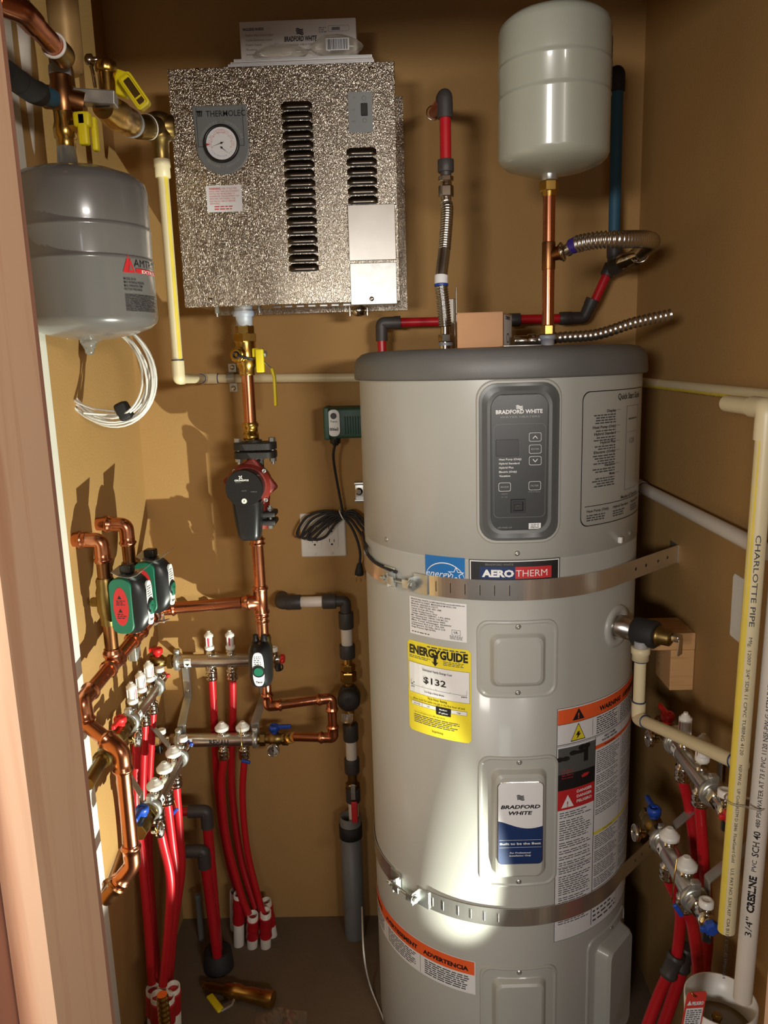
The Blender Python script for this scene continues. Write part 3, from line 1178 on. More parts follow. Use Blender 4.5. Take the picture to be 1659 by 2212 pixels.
for e in ((0, 0, 1, 0.0012), (0, 0.9988, 1, 1), (0, 0, 0.004, 1)):
    Wl.r(*e, INK)
Wl.done('warning_label', 'tall white label under an orange WARNING band')

# lower left warning label
ul = hitc(824, 1970)[0] - 0.06
zt = hitc(1027, 2077)[1]
zbm = hitc(1027, 2148)[1]
D_ = Label.__new__(Label)
D_.mb = MB()
D_.ua, D_.ub, D_.za, D_.zb = ul, hitc(1027, 2100)[0], zt, zbm
D_.w, D_.h = D_.ub - D_.ua, zt - zbm
srect(D_.mb, SURF, D_.ua, D_.ub, D_.zb, D_.za, L0, PAPER)
D_.r(0.0, 0.02, 0.995, 0.42, ORANGE)
D_.t('WARNING', 0.13, 0.32, 0.0095, INK, 0.16, 'C', 0.045)
D_.t('AVERTISSEMENT', 0.45, 0.32, 0.0095, INK, 0.33, 'C', 0.045)
D_.t('ADVERTENCIA', 0.81, 0.32, 0.0095, INK, 0.30, 'C', 0.045)
for x0, x1 in ((0.02, 0.26), (0.31, 0.60), (0.67, 0.97)):
    D_.g(x0, 0.47, x1, 0.93, 7, MID, 0.5, 0.15)
D_.r(0.285, 0.44, 0.287, 0.97, INK)
D_.r(0.635, 0.44, 0.637, 0.97, INK)
D_.done('warning_label', 'label with an orange ADVERTENCIA band')

# quick start guide printed on the upper right
uq0, zq0 = hitc(1258, 846)
uq1 = hitc(1376, 900)[0] + 0.05
_, zq1 = hitc(1270, 1137)
Q = Label.__new__(Label)
Q.mb = MB()
Q.ua, Q.ub, Q.za, Q.zb = uq0, uq1, zq0, zq1
Q.w, Q.h = uq1 - uq0, zq0 - zq1
plate(Q.mb, SURF, (uq0 + uq1) / 2, (zq0 + zq1) / 2, Q.w, Q.h, 0.016, [(0, L0), (0.0016, L0)], INK, False, cap=False, nsub=16)
xq = lambda px, py: (hitc(px, py)[0] - uq0) / Q.w
zq = lambda px, py: (zq0 - hitc(px, py)[1]) / Q.h
Q.t('Quick Start Guide', (xq(1334, 860)), 0.075, 0.011, INK, 0.42, 'L', 0.01)
rw = xq(1330, 880)
for s, y, nl in (('Display', 0.16, 4), ('Heat Pump (Only)', 0.275, 1), ('Hybrid Standard', 0.325, 2), ('Hybrid Plus', 0.39, 2), ('Electric (Only)', 0.46, 4), ('Vacation', 0.56, 2), ('Mode', 0.63, 4)):
    Q.t(s, rw, y, 0.0048, INK, len(s) * 0.0165, 'R', 0.02)
    for k in range(nl):
        w_ = random.uniform(0.2, 0.26)
        Q.g(rw - w_, y + 0.010 + k * 0.019, rw, y + 0.028 + k * 0.019, 1, MID, 0.5, 0.0)
    Q.r(rw + 0.01, y - 0.012, rw + 0.06, y - 0.009, GREY)
Q.r(xq(1262, 1098), zq(1266, 1094), 1.0, zq(1266, 1094) + 0.005, INK)
Q.t('Modes of Operation', xq(1340, 1070), zq(1338, 1078), 0.006, INK, 0.36, 'L', 0.01)
for k, s in enumerate(('Heat Pump (Only)', 'Hybrid Standard', 'Hybrid Plus')):
    x = 0.06 + k * 0.30
    Q.t(s, x, 0.895, 0.0048, INK, 0.24, 'L', 0.015)
    Q.g(x, 0.91, x + 0.2, 0.965, 3, MID, 0.5)
ud = xq(1352, 900)
for e in ((ud, 0.13, ud + 0.26, 0.133), (ud, 0.775, ud + 0.26, 0.778), (ud, 0.13, ud + 0.005, 0.778), (ud + 0.25, 0.13, ud + 0.255, 0.778), (ud + 0.02, 0.33, ud + 0.24, 0.332)):
    Q.r(*e, GREY)
Q.t('BRADFORD WHITE', ud + 0.13, 0.235, 0.0026, INK, 0.18, 'C', 0.03)
Q.t('120', ud + 0.12, 0.42, 0.011, GREY, 0.1, 'C', 0.0)
Q.done('quick_start_print', 'black line print headed Quick Start Guide')

# ---- relief valve flange on the right flank
uf, zf = hitc(1333, 1352)
af = uf / TR
nf = V((math.sin(af), -math.cos(af), 0))
pf = SURF(uf, zf, 0)
mb = MB()
lathe(mb, pf - nf * 0.012, nf, [(0, 0.043), (0.012, 0.043), (0.016, 0.040), (0.0165, 0.026), (0.012, 0.024)], 40)
mb.build('port_ring', M['enamel'], heater)

# ================================================================== STRAPS


def strap(name, label, zc, hw, wallpt, br_px, slots, holes, light):
    t = thing(name, label, 'strap', (TX, TY - TR, zc), 'perforated metal straps around the water heater')
    mb = MB()
    R = TR + 0.0022
    u_start = -R * 2.4
    wp = V(wallpt)
    # tangent point towards the wall on the right
    d = math.hypot(wp.x - TX, wp.y - TY)
    base = math.atan2(wp.x - TX, -(wp.y - TY))
    tang = base - math.acos(R / d)
    u_end = R * tang
    C2 = Cyl(TX, TY, R)
    bu = hitc(*br_px)[0]
    gap0, gap1 = bu - 0.003, bu + 0.052
    for ua_, ub_ in ((u_start, gap0), (gap1, u_end)):
        n = 60
        vs, fs = [], []
        for i in range(n + 1):
            u = ua_ + (ub_ - ua_) * i / n
            dz = 0.0
            vs += [C2(u, zc + dz - hw, 0), C2(u, zc + dz + hw, 0), C2(u, zc + dz + hw, 0.0016), C2(u, zc + dz - hw, 0.0016)]
            if i:
                k = 4 * i
                for a_, b_ in ((3, 2), (2, 1), (0, 3)):
                    fs.append((k - 4 + a_, k + a_, k + b_, k - 4 + b_))
        mb.add(vs, fs, 0, False)
    p0 = C2(u_end, zc, 0.0008)
    for s in (0.0008,):
        dr = (V((wp.x, wp.y, 0)) - V((p0.x, p0.y, 0))).normalized()
        nn = dr.cross(V((0, 0, 1)))
        a_, b_ = p0, V((wp.x - 0.002, wp.y, wp.z))
        vs = []
        for p in (a_, b_):
            for hz in (-hw, hw):
                for q_ in (-s, s):
                    vs.append(V((p.x, p.y, p.z + hz)) + nn * q_)
        mb.add(vs, [(0, 1, 5, 4), (2, 6, 7, 3), (1, 3, 7, 5), (0, 4, 6, 2), (4, 5, 7, 6)], 0, False)
        for hh in holes:
            p = a_.lerp(b_, hh)
            for sg in (1, -1):
                lathe(mb, p + nn * (s * sg), nn * sg, [(0, 0.0034), (0.0003, 0.0034)], 10, 1, True, False)
        # screwed-down end on the wall
        box(mb, (wp.x - 0.0035, wp.y - 0.004, wp.z - hw), (wp.x - 0.0005, wp.y + 0.045, wp.z + hw), 0)
    for px, py in slots:
        u, z = hitc(px, py)
        plate(mb, C2, u, zc, 0.0042, hw * 1.15, 0.002, [(0, 0.0016), (0.0004, 0.0024), (0.0009, 0.0024)], 0, nsub=1)
        srect(mb, C2, u - 0.0007, u + 0.0007, zc - hw * 0.5, zc + hw * 0.5, 0.0026, 1)
    mb.build('band', [M['strap'], M['black']], t)
    # buckle: two turned-out tabs and a long bolt between them
    for uu, sgn in ((gap0, -1), (gap1, 1)):
        mb = MB()
        a0 = uu / R
        o_ = V((math.sin(a0), -math.cos(a0), 0))
        tt = V((math.cos(a0), math.sin(a0), 0))
        rbox(mb, C2(uu, zc, 0.011), (tt, o_, V((0, 0, 1))), (0.0013, 0.011, hw * 0.72), 0.0006)
        rbox(mb, C2(uu + sgn * 0.014, zc, 0.003), (tt, o_, V((0, 0, 1))), (0.016, 0.0014, hw * 1.02), 0.0006)
        rbox(mb, C2(uu - sgn * 0.008, zc, 0.0205), (tt, o_, V((0, 0, 1))), (0.009, 0.0013, hw * 0.45), 0.0006)
        mb.build('buckle_tab', M['zinc'], t)
    pa, pb = C2(gap0 - 0.022, zc, 0.019), C2(gap1 + 0.004, zc, 0.018)
    mb = MB()
    dd = (pb - pa).normalized()
    P_ = resample([pa, pb], 0.0007)
    tube(mb, P_, [0.0030 + (0.0005 if i % 2 else 0) for i in range(len(P_))], 10)
    hexn(mb, pb, pb + dd * 0.005, 0.0068)
    hexn(mb, pa + dd * 0.01, pa + dd * 0.015, 0.0066)
    lathe(mb, pb - dd * 0.001, dd, [(-0.002, 0.0095), (0, 0.0095)], 16)
    mb.build('bolt', M['zinc'], t)
    return t


zu = H - 0.4175
p_end = AT(1466, 1196, X=XR)
strap('tie_strap', 'upper metal strap around the heater just below the AEROTHERM label, bolted at left', zu, 0.0195, (XR, p_end.y, p_end.z), (857, 1252),
      ((917, 1272), (943, 1274), (974, 1277), (1005, 1279), (1037, 1280), (1068, 1280), (1100, 1280)), (0.25, 0.42, 0.63, 0.8), 1)
zl = H - 1.095
p_end = AT(1414, 1820, X=XR)
strap('tie_strap', 'lower metal strap around the heater, crossing the bottom of the tall warning label', zl, 0.0195, (XR, p_end.y, p_end.z), (868, 1912),
      ((935, 1950), (957, 1958), (989, 1966), (1016, 1972), (1045, 1976), (1075, 1978)), (0.4, 0.6, 0.85), 1)

# relief valve and its pipe
t = thing('relief_valve', 'relief valve in black insulation standing out of the heater flank above a cream pipe', 'valve', pf + nf * 0.02)
mb = MB()
e_ = pf + nf * 0.012
lathe(mb, e_ - nf * 0.02, nf, [(0, 0.0215), (0.045, 0.0215), (0.0455, 0.020)], 24)
mb.build('nipple', M['steel'], t)
q2 = e_ + nf * 0.07
mb = MB()
lathe(mb, e_ + nf * 0.024, nf, [(0, 0.024), (0.002, 0.0265), (0.043, 0.0265), (0.046, 0.024), (0.046, 0.016)], 24)
mb.build('insulation_sleeve', M['softblack'], t)
vx = V((q2.x, q2.y, q2.z))
mb = MB()
lathe(mb, vx - nf * 0.004, nf, [(0, 0.018), (0.006, 0.020), (0.010, 0.020), (0.012, 0.016), (0.03, 0.015), (0.033, 0.010)], 20)
mb.build('valve_body', M['brassdull'], t)
mb = MB()
rbox(mb, vx + nf * 0.038 + V((0, 0, 0.004)), (nf, perp(nf)[0], V((0, 0, 1))), (0.008, 0.010, 0.006), 0.003)
rbox(mb, vx + nf * 0.045 - V((0, 0, 0.012)), (nf, perp(nf)[0], V((0, 0, 1))), (0.002, 0.008, 0.016), 0.0015)
mb.build('test_lever', M['steel'], t)

# discharge pipe below the relief valve
yd = e_.y + nf.y * 0.045
top = AT(1384, 1402, Y=yd - 0.012)
p1 = top
p2 = V((top.x, top.y, AT(1382, 1552, Y=top.y).z))
p3 = AT(1604, 1652, Y=1.045)
t = pipe_thing('discharge_pipe', 'cream plastic pipe dropping from the relief valve and sloping to the right wall', 'pipe',
               [V((top.x, top.y, top.z + 0.012)), p2, p3], 0.0111, M['cpvc'], M['cpvc'], 0.018, 0.016, False, 1.2, 1.2)
mb = MB()
lathe(mb, (top.x, top.y, top.z + 0.004), (0, 0, -1), [(0, 0.014), (0, 0.0175), (0.012, 0.0175), (0.014, 0.0155), (0.026, 0.0155), (0.026, 0.0125)], 24)
mb.build('threaded_adapter', M['cpvc'], t)
mb = MB()
lathe(mb, (top.x, top.y, top.z + 0.016), (0, 0, -1), [(0, 0.0125), (0.012, 0.0125)], 20)
mb.build('sealant_ring', M['bluetape'], t)
for c_, d_ in ((V((top.x, top.y, top.z - 0.024)), V((0, 0, -1))), (p2 + V((0, 0, 0.036)), V((0, 0, 1))), (p2 + (p3 - p2).normalized() * 0.036, (p3 - p2).normalized()), (p3 - (p3 - p2).normalized() * 0.02, (p3 - p2).normalized())):
    mb = MB()
    torus(mb, c_, d_, 0.0122, 0.0012, 24, 6)
    mb.build('primer_ring', M['navy'], t)

# ================================================================== BOILER CABINET
YBF = 1.74
a = AT(362, 145, Y=YBF)
b = AT(860, 137, Y=YBF)
c_ = AT(398, 660, Y=YBF)
d_ = AT(857, 655, Y=YBF)
bx0, bx1 = (a.x + c_.x) / 2, (b.x + d_.x) / 2
bz1, bz0 = (a.z + b.z) / 2, (c_.z + d_.z) / 2
boiler = thing('boiler_cabinet', 'embossed steel electric boiler cabinet marked THERMOLEC hung on the back wall', 'boiler', ((bx0 + bx1) / 2, YBF, bz0))
mb = MB()
box(mb, (bx0 + 0.012, YBF + 0.002, bz0 + 0.006), (bx1 - 0.003, YB - 0.012, bz1 - 0.0015))
mb.build('cabinet_body', M['stucco'], boiler)
mb = MB()
box(mb, (bx0 + 0.02, YB - 0.011, bz0 - 0.005), (bx1 + 0.020, YB - 0.001, bz1 + 0.005))
mb.build('back_plate', M['stucco'], boiler)
BF = Flat((bx0, YBF, bz0), (1, 0, 0), (0, 0, 1))


def bf(px, py):
    p = AT(px, py, Y=YBF)
    return p.x - bx0, p.z - bz0


mb = MB()
W_, H_ = bx1 - bx0, bz1 - bz0
plate(mb, BF, W_ / 2, H_ / 2, W_, H_, 0.001, [(0, -0.012), (0, 0.0), (0.001, 0.0015)], 0, False)
fp = mb.build('front_panel', M['stucco'], boiler)
HP = 0.0018


def louver(mb, u0, u1, v0, v1):
    n = 8
    w = u1 - u0
    h = v1 - v0
    vs, fs = [], []
    for i in range(n + 1):
        tx = i / n
        e = min(1.0, math.sin(PI * min(tx, 1 - tx) * 1.0) * 2.6)
        ht = 0.0085 * e
        u = u0 + w * tx
        vs += [BF(u, v1 - h * 0.0 - (1 - e) * h * 0.3, HP), BF(u, v0 + h * 0.55, HP + ht * 0.75), BF(u, v0 + h * 0.18, HP + ht), BF(u, v0 + h * 0.12, HP + ht * 0.9)]
        if i:
            k = 4 * i
            for q_ in range(3):
                fs.append((k - 4 + q_, k - 4 + q_ + 1, k + q_ + 1, k + q_))
    mb.add(vs, fs, 0, True)
    # the bright folded lip and the dark opening below it
    lip = []
    for i in range(n + 1):
        tx = i / n
        e = min(1.0, math.sin(PI * min(tx, 1 - tx)) * 2.6)
        u = u0 + w * tx
        lip += [BF(u, v0 + h * 0.12, HP + 0.0085 * e * 0.9), BF(u, v0 + h * 0.075, HP + 0.0082 * e)]
        if i:
            k = 2 * i
            fs = [(k - 2, k, k + 1, k - 1)]
    f2 = [(2 * i - 2, 2 * i - 1, 2 * i + 1, 2 * i) for i in range(1, n + 1)]
    mb.add(lip, f2, 1, False)
    srect(mb, BF, u0 + w * 0.06, u1 - w * 0.06, v0, v0 + h * 0.2, HP - 0.0002, 2)


mb = MB()
l0, l1 = bf(611, 220), bf(621, 590)
r0, r1 = bf(675, 220), bf(688, 590)
n = 18
for i in range(n):
    t_ = (i + 0.5) / n
    vt = l0[1] + (l1[1] - l0[1]) * (i / n)
    vb = l0[1] + (l1[1] - l0[1]) * ((i + 0.9) / n)
    louver(mb, (l0[0] + l1[0]) / 2, (r0[0] + r1[0]) / 2, vb, vt)
mb.build('louver_column', [M['louver'], M['steel'], M['black']], fp)
mb = MB()
l0, l1 = bf(747, 320), bf(749, 445)
r0 = bf(813, 320)
n = 6
for i in range(n):
    vt = l0[1] + (l1[1] - l0[1]) * (i / n)
    vb = l0[1] + (l1[1] - l0[1]) * ((i + 0.9) / n)
    louver(mb, l0[0] + 0.001, r0[0], vb, vt)
mb.build('louver_column', [M['louver'], M['steel'], M['black']], fp)
# wiring covers, two smooth plates low on the right
u0, v0 = bf(751, 445)
u1, v1 = bf(856, 562)
mb = MB()
plate(mb, BF, (u0 + u1) / 2, (v0 + v1) / 2, u1 - u0, v0 - v1, 0.001, [(0, 0.0), (0, 0.009), (0.001, 0.0105)], 0, False)
mb.build('wiring_cover', M['steel'], boiler)
u2, v2 = bf(857, 655)
mb = MB()
plate(mb, BF, (u0 + u1) / 2, (v1 + v2) / 2 - 0.003, u1 - u0, v1 - v2 - 0.003, 0.001, [(0, 0.0), (0, 0.004), (0.001, 0.005)], 0, False)
lc = mb.build('wiring_cover', M['zinc'], boiler)
for px, py in ((427, 153), (802, 150), (454, 648), (803, 646)):
    u, v = bf(px, py)
    mb = MB()
    screw(mb, BF(u, v, 0.0055 if py > 600 and px > 700 else HP), (0, -1, 0), 0.004)
    mb.build('screw', M['chrome'], boiler)
# gauge badge
mb = MB()
u0, v0 = bf(415, 231)
u1, v1 = bf(543, 376)
gw, gh = u1 - u0, v0 - v1
gcx = (u0 + u1) / 2
pts = [(u0 + 0.002, v0), (u1 - 0.006, v0)]
rr = gw / 2 - 0.003
cyb = v1 + rr
outl = [(gcx + rr + 0.001, v0), (gcx - rr - 0.003, v0)]
for i in range(21):
    t_ = PI + PI * i / 20
    outl.append((gcx + 0.002 + rr * math.cos(t_), cyb + rr * math.sin(t_)))
sh = lambda s: [((x - gcx) * s + gcx, (y - (v0 + v1) / 2) * s + (v0 + v1) / 2) for x, y in outl]
o1, o2 = outl, sh(0.965)
N = len(o1)
vs = [BF(x, y, HP) for x, y in o1] + [BF(x, y, HP + 0.0028) for x, y in o1] + [BF(x, y, HP + 0.0034) for x, y in o2] + [BF(x, y, HP + 0.0026) for x, y in o2]
fs = []
for k in range(3):
    fs += [(k * N + j, k * N + (j + 1) % N, (k + 1) * N + (j + 1) % N, (k + 1) * N + j) for j in range(N)]
mb.add(vs, fs, 0, False)
mb.add([BF(x, y, HP + 0.0026) for x, y in o2], [tuple(range(N))], 0, False)
HB = HP + 0.0030
srect(mb, BF, u0 + 0.008, u1 - 0.010, v0 - gh * 0.59, v0 - gh * 0.583, HB, 1)
srect(mb, BF, u0 + 0.008, u0 + 0.009, v0 - gh * 0.59, v0 - gh * 0.03, HB, 1)
srect(mb, BF, u1 - 0.011, u1 - 0.010, v0 - gh * 0.59, v0 - gh * 0.03, HB, 1)
ta = bf(446, 254)
tb = bf(531, 254)
stext(mb, BF, 'THERMOLEC', (ta[0] + tb[0]) / 2, ta[1], 0.0115, HB, 1, tb[0] - ta[0], 'C', 0.010)
ia = bf(432, 254)
for q_ in ((0, 0.0, 0.0025, 0.0115), (0.0035, 0, 0.006, 0.0115), (0.0072, 0, 0.0097, 0.0085), (-0.002, 0.0085, 0.0110, 0.0115)):
    srect(mb, BF, ia[0] - 0.004 + q_[0], ia[0] - 0.004 + q_[2], ia[1] + q_[1], ia[1] + q_[3], HB, 1)
gc = bf(481, 313)
Rg = 0.0375


def arctext(s, a0, a1, R, size, mi, S, cu, cv, h, flip=False):
    for k, ch in enumerate(s):
        a_ = a0 + (a1 - a0) * (k + 0.5) / len(s)
        if ch != ' ':
            stext(mb, S, ch, cu + R * math.cos(a_), cv + R * math.sin(a_), size, h, mi, None, 'C', 0.0, 0, a_ - PI / 2 if not flip else a_ + PI / 2)


arctext('TEMPERATURE / TEMPERATURE', PI * 0.93, PI * 0.07, Rg + 0.004, 0.0052, 2, BF, gc[0], gc[1], HB)
arctext('PRESSURE / PRESSION', PI * 1.22, PI * 1.78, Rg + 0.009, 0.0048, 2, BF, gc[0], gc[1], HB, True)
badge = mb.build('gauge_badge', [M['pvcgrey'], M['ink'], M['pale_ink']], boiler)
mb = MB()
go = BF(gc[0], gc[1], HP + 0.003)
lathe(mb, go, (0, -1, 0), [(0, Rg * 0.98), (0.008, Rg), (0.0105, Rg * 0.97), (0.0108, Rg * 0.88), (0.007, Rg * 0.85)], 48, 0, False)
gau = mb.build('gauge_rim', M['black'], badge)
mb = MB()
GF = Flat(go + V((0, -0.0070, 0)), (1, 0, 0), (0, 0, 1))
lathe(mb, go + V((0, -0.004, 0)), (0, -1, 0), [(0, Rg * 0.86), (0.003, Rg * 0.86)], 48, 0)
for i in range(29):
    a_ = PI * (1.12 - 1.24 * i / 28)
    r0_, r1_ = Rg * (0.56 if i % 4 else 0.50), Rg * 0.62
    ca, sa = math.cos(a_), math.sin(a_)
    w_ = 0.00035
    spoly(mb, GF, [(r0_ * ca - w_ * sa, r0_ * sa + w_ * ca), (r0_ * ca + w_ * sa, r0_ * sa - w_ * ca), (r1_ * ca + w_ * sa, r1_ * sa - w_ * ca), (r1_ * ca - w_ * sa, r1_ * sa + w_ * ca)][::-1], 0.0003, 1)
arctext('0 40 80 120 160 200 240 280', PI * 1.08, -PI * 0.08, Rg * 0.66, 0.0026, 1, GF, 0, 0, 0.0003)
arctext('FEETWATER PSI', PI * 1.15, PI * 1.85, Rg * 0.70, 0.0024, 3, GF, 0, 0, 0.0003, True)
outline(mb, GF, 0, Rg * 0.62, 0.016, 0.006, 0.001, 0.0004, 0.0003, 1)
spoly(mb, GF, [(-Rg * 0.84, 0.001), (-Rg * 0.60, -0.001), (-Rg * 0.84, -0.004)][::-1], 0.0004, 1)


def needle(a_, L, x, y, w_=0.0009):
    ca, sa = math.cos(a_), math.sin(a_)
    spoly(mb, GF, [(x - L * 0.2 * ca - w_ * sa, y - L * 0.2 * sa + w_ * ca), (x - L * 0.2 * ca + w_ * sa, y - L * 0.2 * sa - w_ * ca), (x + L * ca, y + L * sa)], 0.0008, 2)
    lathe(mb, GF(x, y, 0.0004), (0, -1, 0), [(0, 0.0022), (0.0012, 0.002)], 14, 2)


needle(math.radians(198), Rg * 0.62, 0.0, 0.0008)
needle(math.radians(-40), Rg * 0.48, 0.0, -0.0085)
mb.build('gauge_dial', [M['paper'], M['redlab'], M['ink'], M['blue_lab']], badge)
# switch plate
mb = MB()
u0, v0 = bf(751, 200)
u1, v1 = bf(806, 286)
cu, cv = (u0 + u1) / 2, (v0 + v1) / 2
plate(mb, BF, cu, cv, u1 - u0, v0 - v1, 0.001, [(0, HP), (0, HP + 0.001)], 0, False)
uu, vv = bf(787, 238)
plate(mb, BF, uu, vv, 0.013, 0.024, 0.001, [(0, HP + 0.001), (0, HP + 0.0045), (0.001, HP + 0.0052)], 1, False)
for py in (213, 261):
    _, v = bf(787, py)
    lathe(mb, BF(uu, v, HP + 0.0008), (0, -1, 0), [(0, 0.0046), (0.0012, 0.0044), (0.0016, 0.003)], 16, 0)
for py in (212, 238, 263):
    a_ = bf(771, py)
    stext(mb, BF, ('ON', 'OFF', 'RESET')[(212, 238, 263).index(py)], a_[0] - 0.006, a_[1] - 0.001, 0.0024, HP + 0.0013, 2, None, 'C')
mb.build('switch_plate', [M['pvcgrey'], M['black'], M['mid_ink']], boiler)
# warning sticker
mb = MB()
u0, v0 = bf(445, 402)
u1, v1 = bf(525, 457)
cu, cv = (u0 + u1) / 2, (v0 + v1) / 2
srect(mb, BF, u0, u1, v1, v0, HP + 0.0003, 0)
stext(mb, BF, 'WARNING:', u0 + 0.006, v0 - 0.0085, 0.0042, HP + 0.0006, 1, 0.026, 'L', 0.03)
stext(mb, BF, 'RISK OF ELECTRIC', u0 + 0.034, v0 - 0.0085, 0.0040, HP + 0.0006, 1, 0.032, 'L', 0.0)
for k, s in enumerate(('SHOCK. MORE THAN ONE DISCONNECT', 'SWITCH MAY BE REQUIRED TO', 'DE-ENERGIZE THE EQUIPMENT FOR', 'SERVICING. DISCONNECT THE', 'ELECTRICAL CIRCUIT BEFORE', 'SERVICING.')):
    stext(mb, BF, s, u0 + 0.006, v0 - 0.0135 - 0.0049 * k, 0.0032, HP + 0.0006, 1, min(0.064, len(s) * 0.0022), 'L', 0.0)
for k in range(2):
    greek(mb, BF, cu - 0.022, cu + 0.026, v1 + 0.004 + 0.005 * (1 - k), v1 + 0.008 + 0.005 * (1 - k), 1, HP + 0.0006, 1, 0.5)
mb.build('warning_sticker', [M['paper'], M['redlab']], boiler)
# fittings on the underside
for px, w_, z_ in ((468, 0.005, 0.018), (560, 0.005, 0.012)):
    p = AT(px, 664, Y=1.80)
    mb = MB()
    hexn(mb, (p.x, 1.80, bz0 + 0.006), (p.x, 1.80, bz0 - z_ * 0.6), w_)
    lathe(mb, (p.x, 1.80, bz0 - z_ * 0.5), (0, 0, -1), [(0, w_ * 0.55), (z_ * 0.5, w_ * 0.5)], 10)
    mb.build('bolt', M['zinc'], boiler)
mb = MB()
for i in range(9):
    x = AT(600 + 25 * i, 664, Y=1.80).x
    box(mb, (x - 0.008, 1.79, bz0 - 0.002), (x + 0.008, 1.80, bz0 + 0.008))
mb.build('bottom_flange', M['zinc'], boiler)
p = AT(775, 680, Y=1.83)
mb = MB()
lathe(mb, (p.x, 1.83, bz0 + 0.008), (0, 0, -1), [(0, 0.010), (0.010, 0.010), (0.012, 0.017), (0.022, 0.018), (0.030, 0.014), (0.033, 0.006)], 20)
for s in (-1, 1):
    tube(mb, [(p.x + 0.020 * s, 1.825, bz0 - 0.002), (p.x + 0.020 * s, 1.825, bz0 - 0.024)], 0.002, 8)
    lathe(mb, (p.x + 0.020 * s, 1.825, bz0 - 0.018), (0, 0, -1), [(0, 0.0038), (0.004, 0.0038)], 10)
mb.build('cable_clamp', M['chrome'], boiler)

# ---- things lying on the boiler
ytop = bz1
t = thing('carton', 'white carton with the BRADFORD WHITE logo standing on the boiler cabinet', 'box', ((bx0 + bx1) / 2, 1.85, ytop + 0.03))
stack = 0.0
lay = [(484, 803, 0.004, -0.004, M['carton'], 'folded manual at the bottom of the paper stack, slightly brownish'),
       (493, 808, 0.006, 0.0, M['paper'], 'white booklet second from the bottom of the paper stack'),
       (498, 806, 0.005, 0.003, M['carton'], 'white booklet third from the bottom of the paper stack'),
       (505, 804, 0.006, 0.005, M['paper'], 'white booklet on top of the paper stack under the carton')]
z = ytop
for px0, px1, th, dy, m_, lb in lay:
    x0 = AT(px0, 130, Y=1.76).x
    x1 = AT(px1, 130, Y=1.76).x
    mb = MB()
    n = 10
    secs = []
    y0_, y1_ = 1.752 + dy, 1.94
    rbox(mb, ((x0 + x1) / 2, (y0_ + y1_) / 2, z + th / 2), AX, ((x1 - x0) / 2, (y1_ - y0_) / 2, th / 2 - 0.0001), 0.0012, 0, 2)
    mb.mi = [0] * len(mb.mi)
    for k in range(1, 3):
        box(mb, (x0 + 0.002, y0_ - 0.0006, z + th * k / 3 - 0.0003), (x1 - 0.002, y0_ + 0.002, z + th * k / 3 + 0.0003), 1)
    o = mb.build('booklet', [m_, M['grey_ink']])
    tag(o, lb, 'booklet', 'booklets stacked on the boiler')
    z += th
zc_ = z
YC = 1.80
x0 = AT(518, 80, Y=YC).x
x1 = AT(770, 80, Y=YC).x
zt_ = AT(640, 42, Y=YC).z
t.location = V(((x0 + x1) / 2, YC, zc_))
mb = MB()
rbox(mb, ((x0 + x1) / 2, YC + 0.06, (zc_ + zt_) / 2), AX, ((x1 - x0) / 2, 0.06, (zt_ - zc_) / 2), 0.002, 0, 2)
mb.build('carton_body', M['carton'], t)
CF = Flat(((x0 + x1) / 2, YC - 0.0002, (zc_ + zt_) / 2), (1, 0, 0), (0, 0, 1))
mb = MB()
cw, ch = x1 - x0, zt_ - zc_
stext(mb, CF, 'BRADFORD WHITE', 0.005, ch * 0.02, 0.0095, 0.0004, 0, cw * 0.28, 'C', 0.03, 0.15)
stext(mb, CF, 'WATER HEATERS', 0.005, -ch * 0.08, 0.004, 0.0004, 1, cw * 0.25, 'C')
stext(mb, CF, 'Heat Pump Adapter', 0.010, -ch * 0.2, 0.004, 0.0004, 0, cw * 0.14, 'C', 0.01)
flag(mb, CF, 0.004, ch * 0.23, 0.015, 0.0004, 0, 4)
stext(mb, CF, 'INCLUDED IN BOX:', -cw * 0.47, ch * 0.29, 0.0050, 0.0004, 0, cw * 0.18, 'L', 0.03)
for k, s in enumerate(('Bradford White Connect Adapter', 'Cat5e Ethernet Cable', 'Power Supply', 'Mounting', 'Instructions')):
    stext(mb, CF, s, -cw * 0.45, ch * (0.16 - 0.105 * k), 0.0042, 0.0004, 1, min(cw * 0.24, len(s) * 0.0028), 'L')
outline(mb, CF, cw * 0.35, ch * 0.27, cw * 0.18, ch * 0.13, 0.002, 0.0005, 0.0004, 1)
srect(mb, CF, cw * 0.29, cw * 0.36, ch * 0.235, ch * 0.30, 0.0004, 1)
greek(mb, CF, cw * 0.18, cw * 0.25, ch * 0.18, ch * 0.32, 3, 0.0004, 1, 0.4)
mb.build('carton_print', [M['ink'], M['grey_ink']], t)
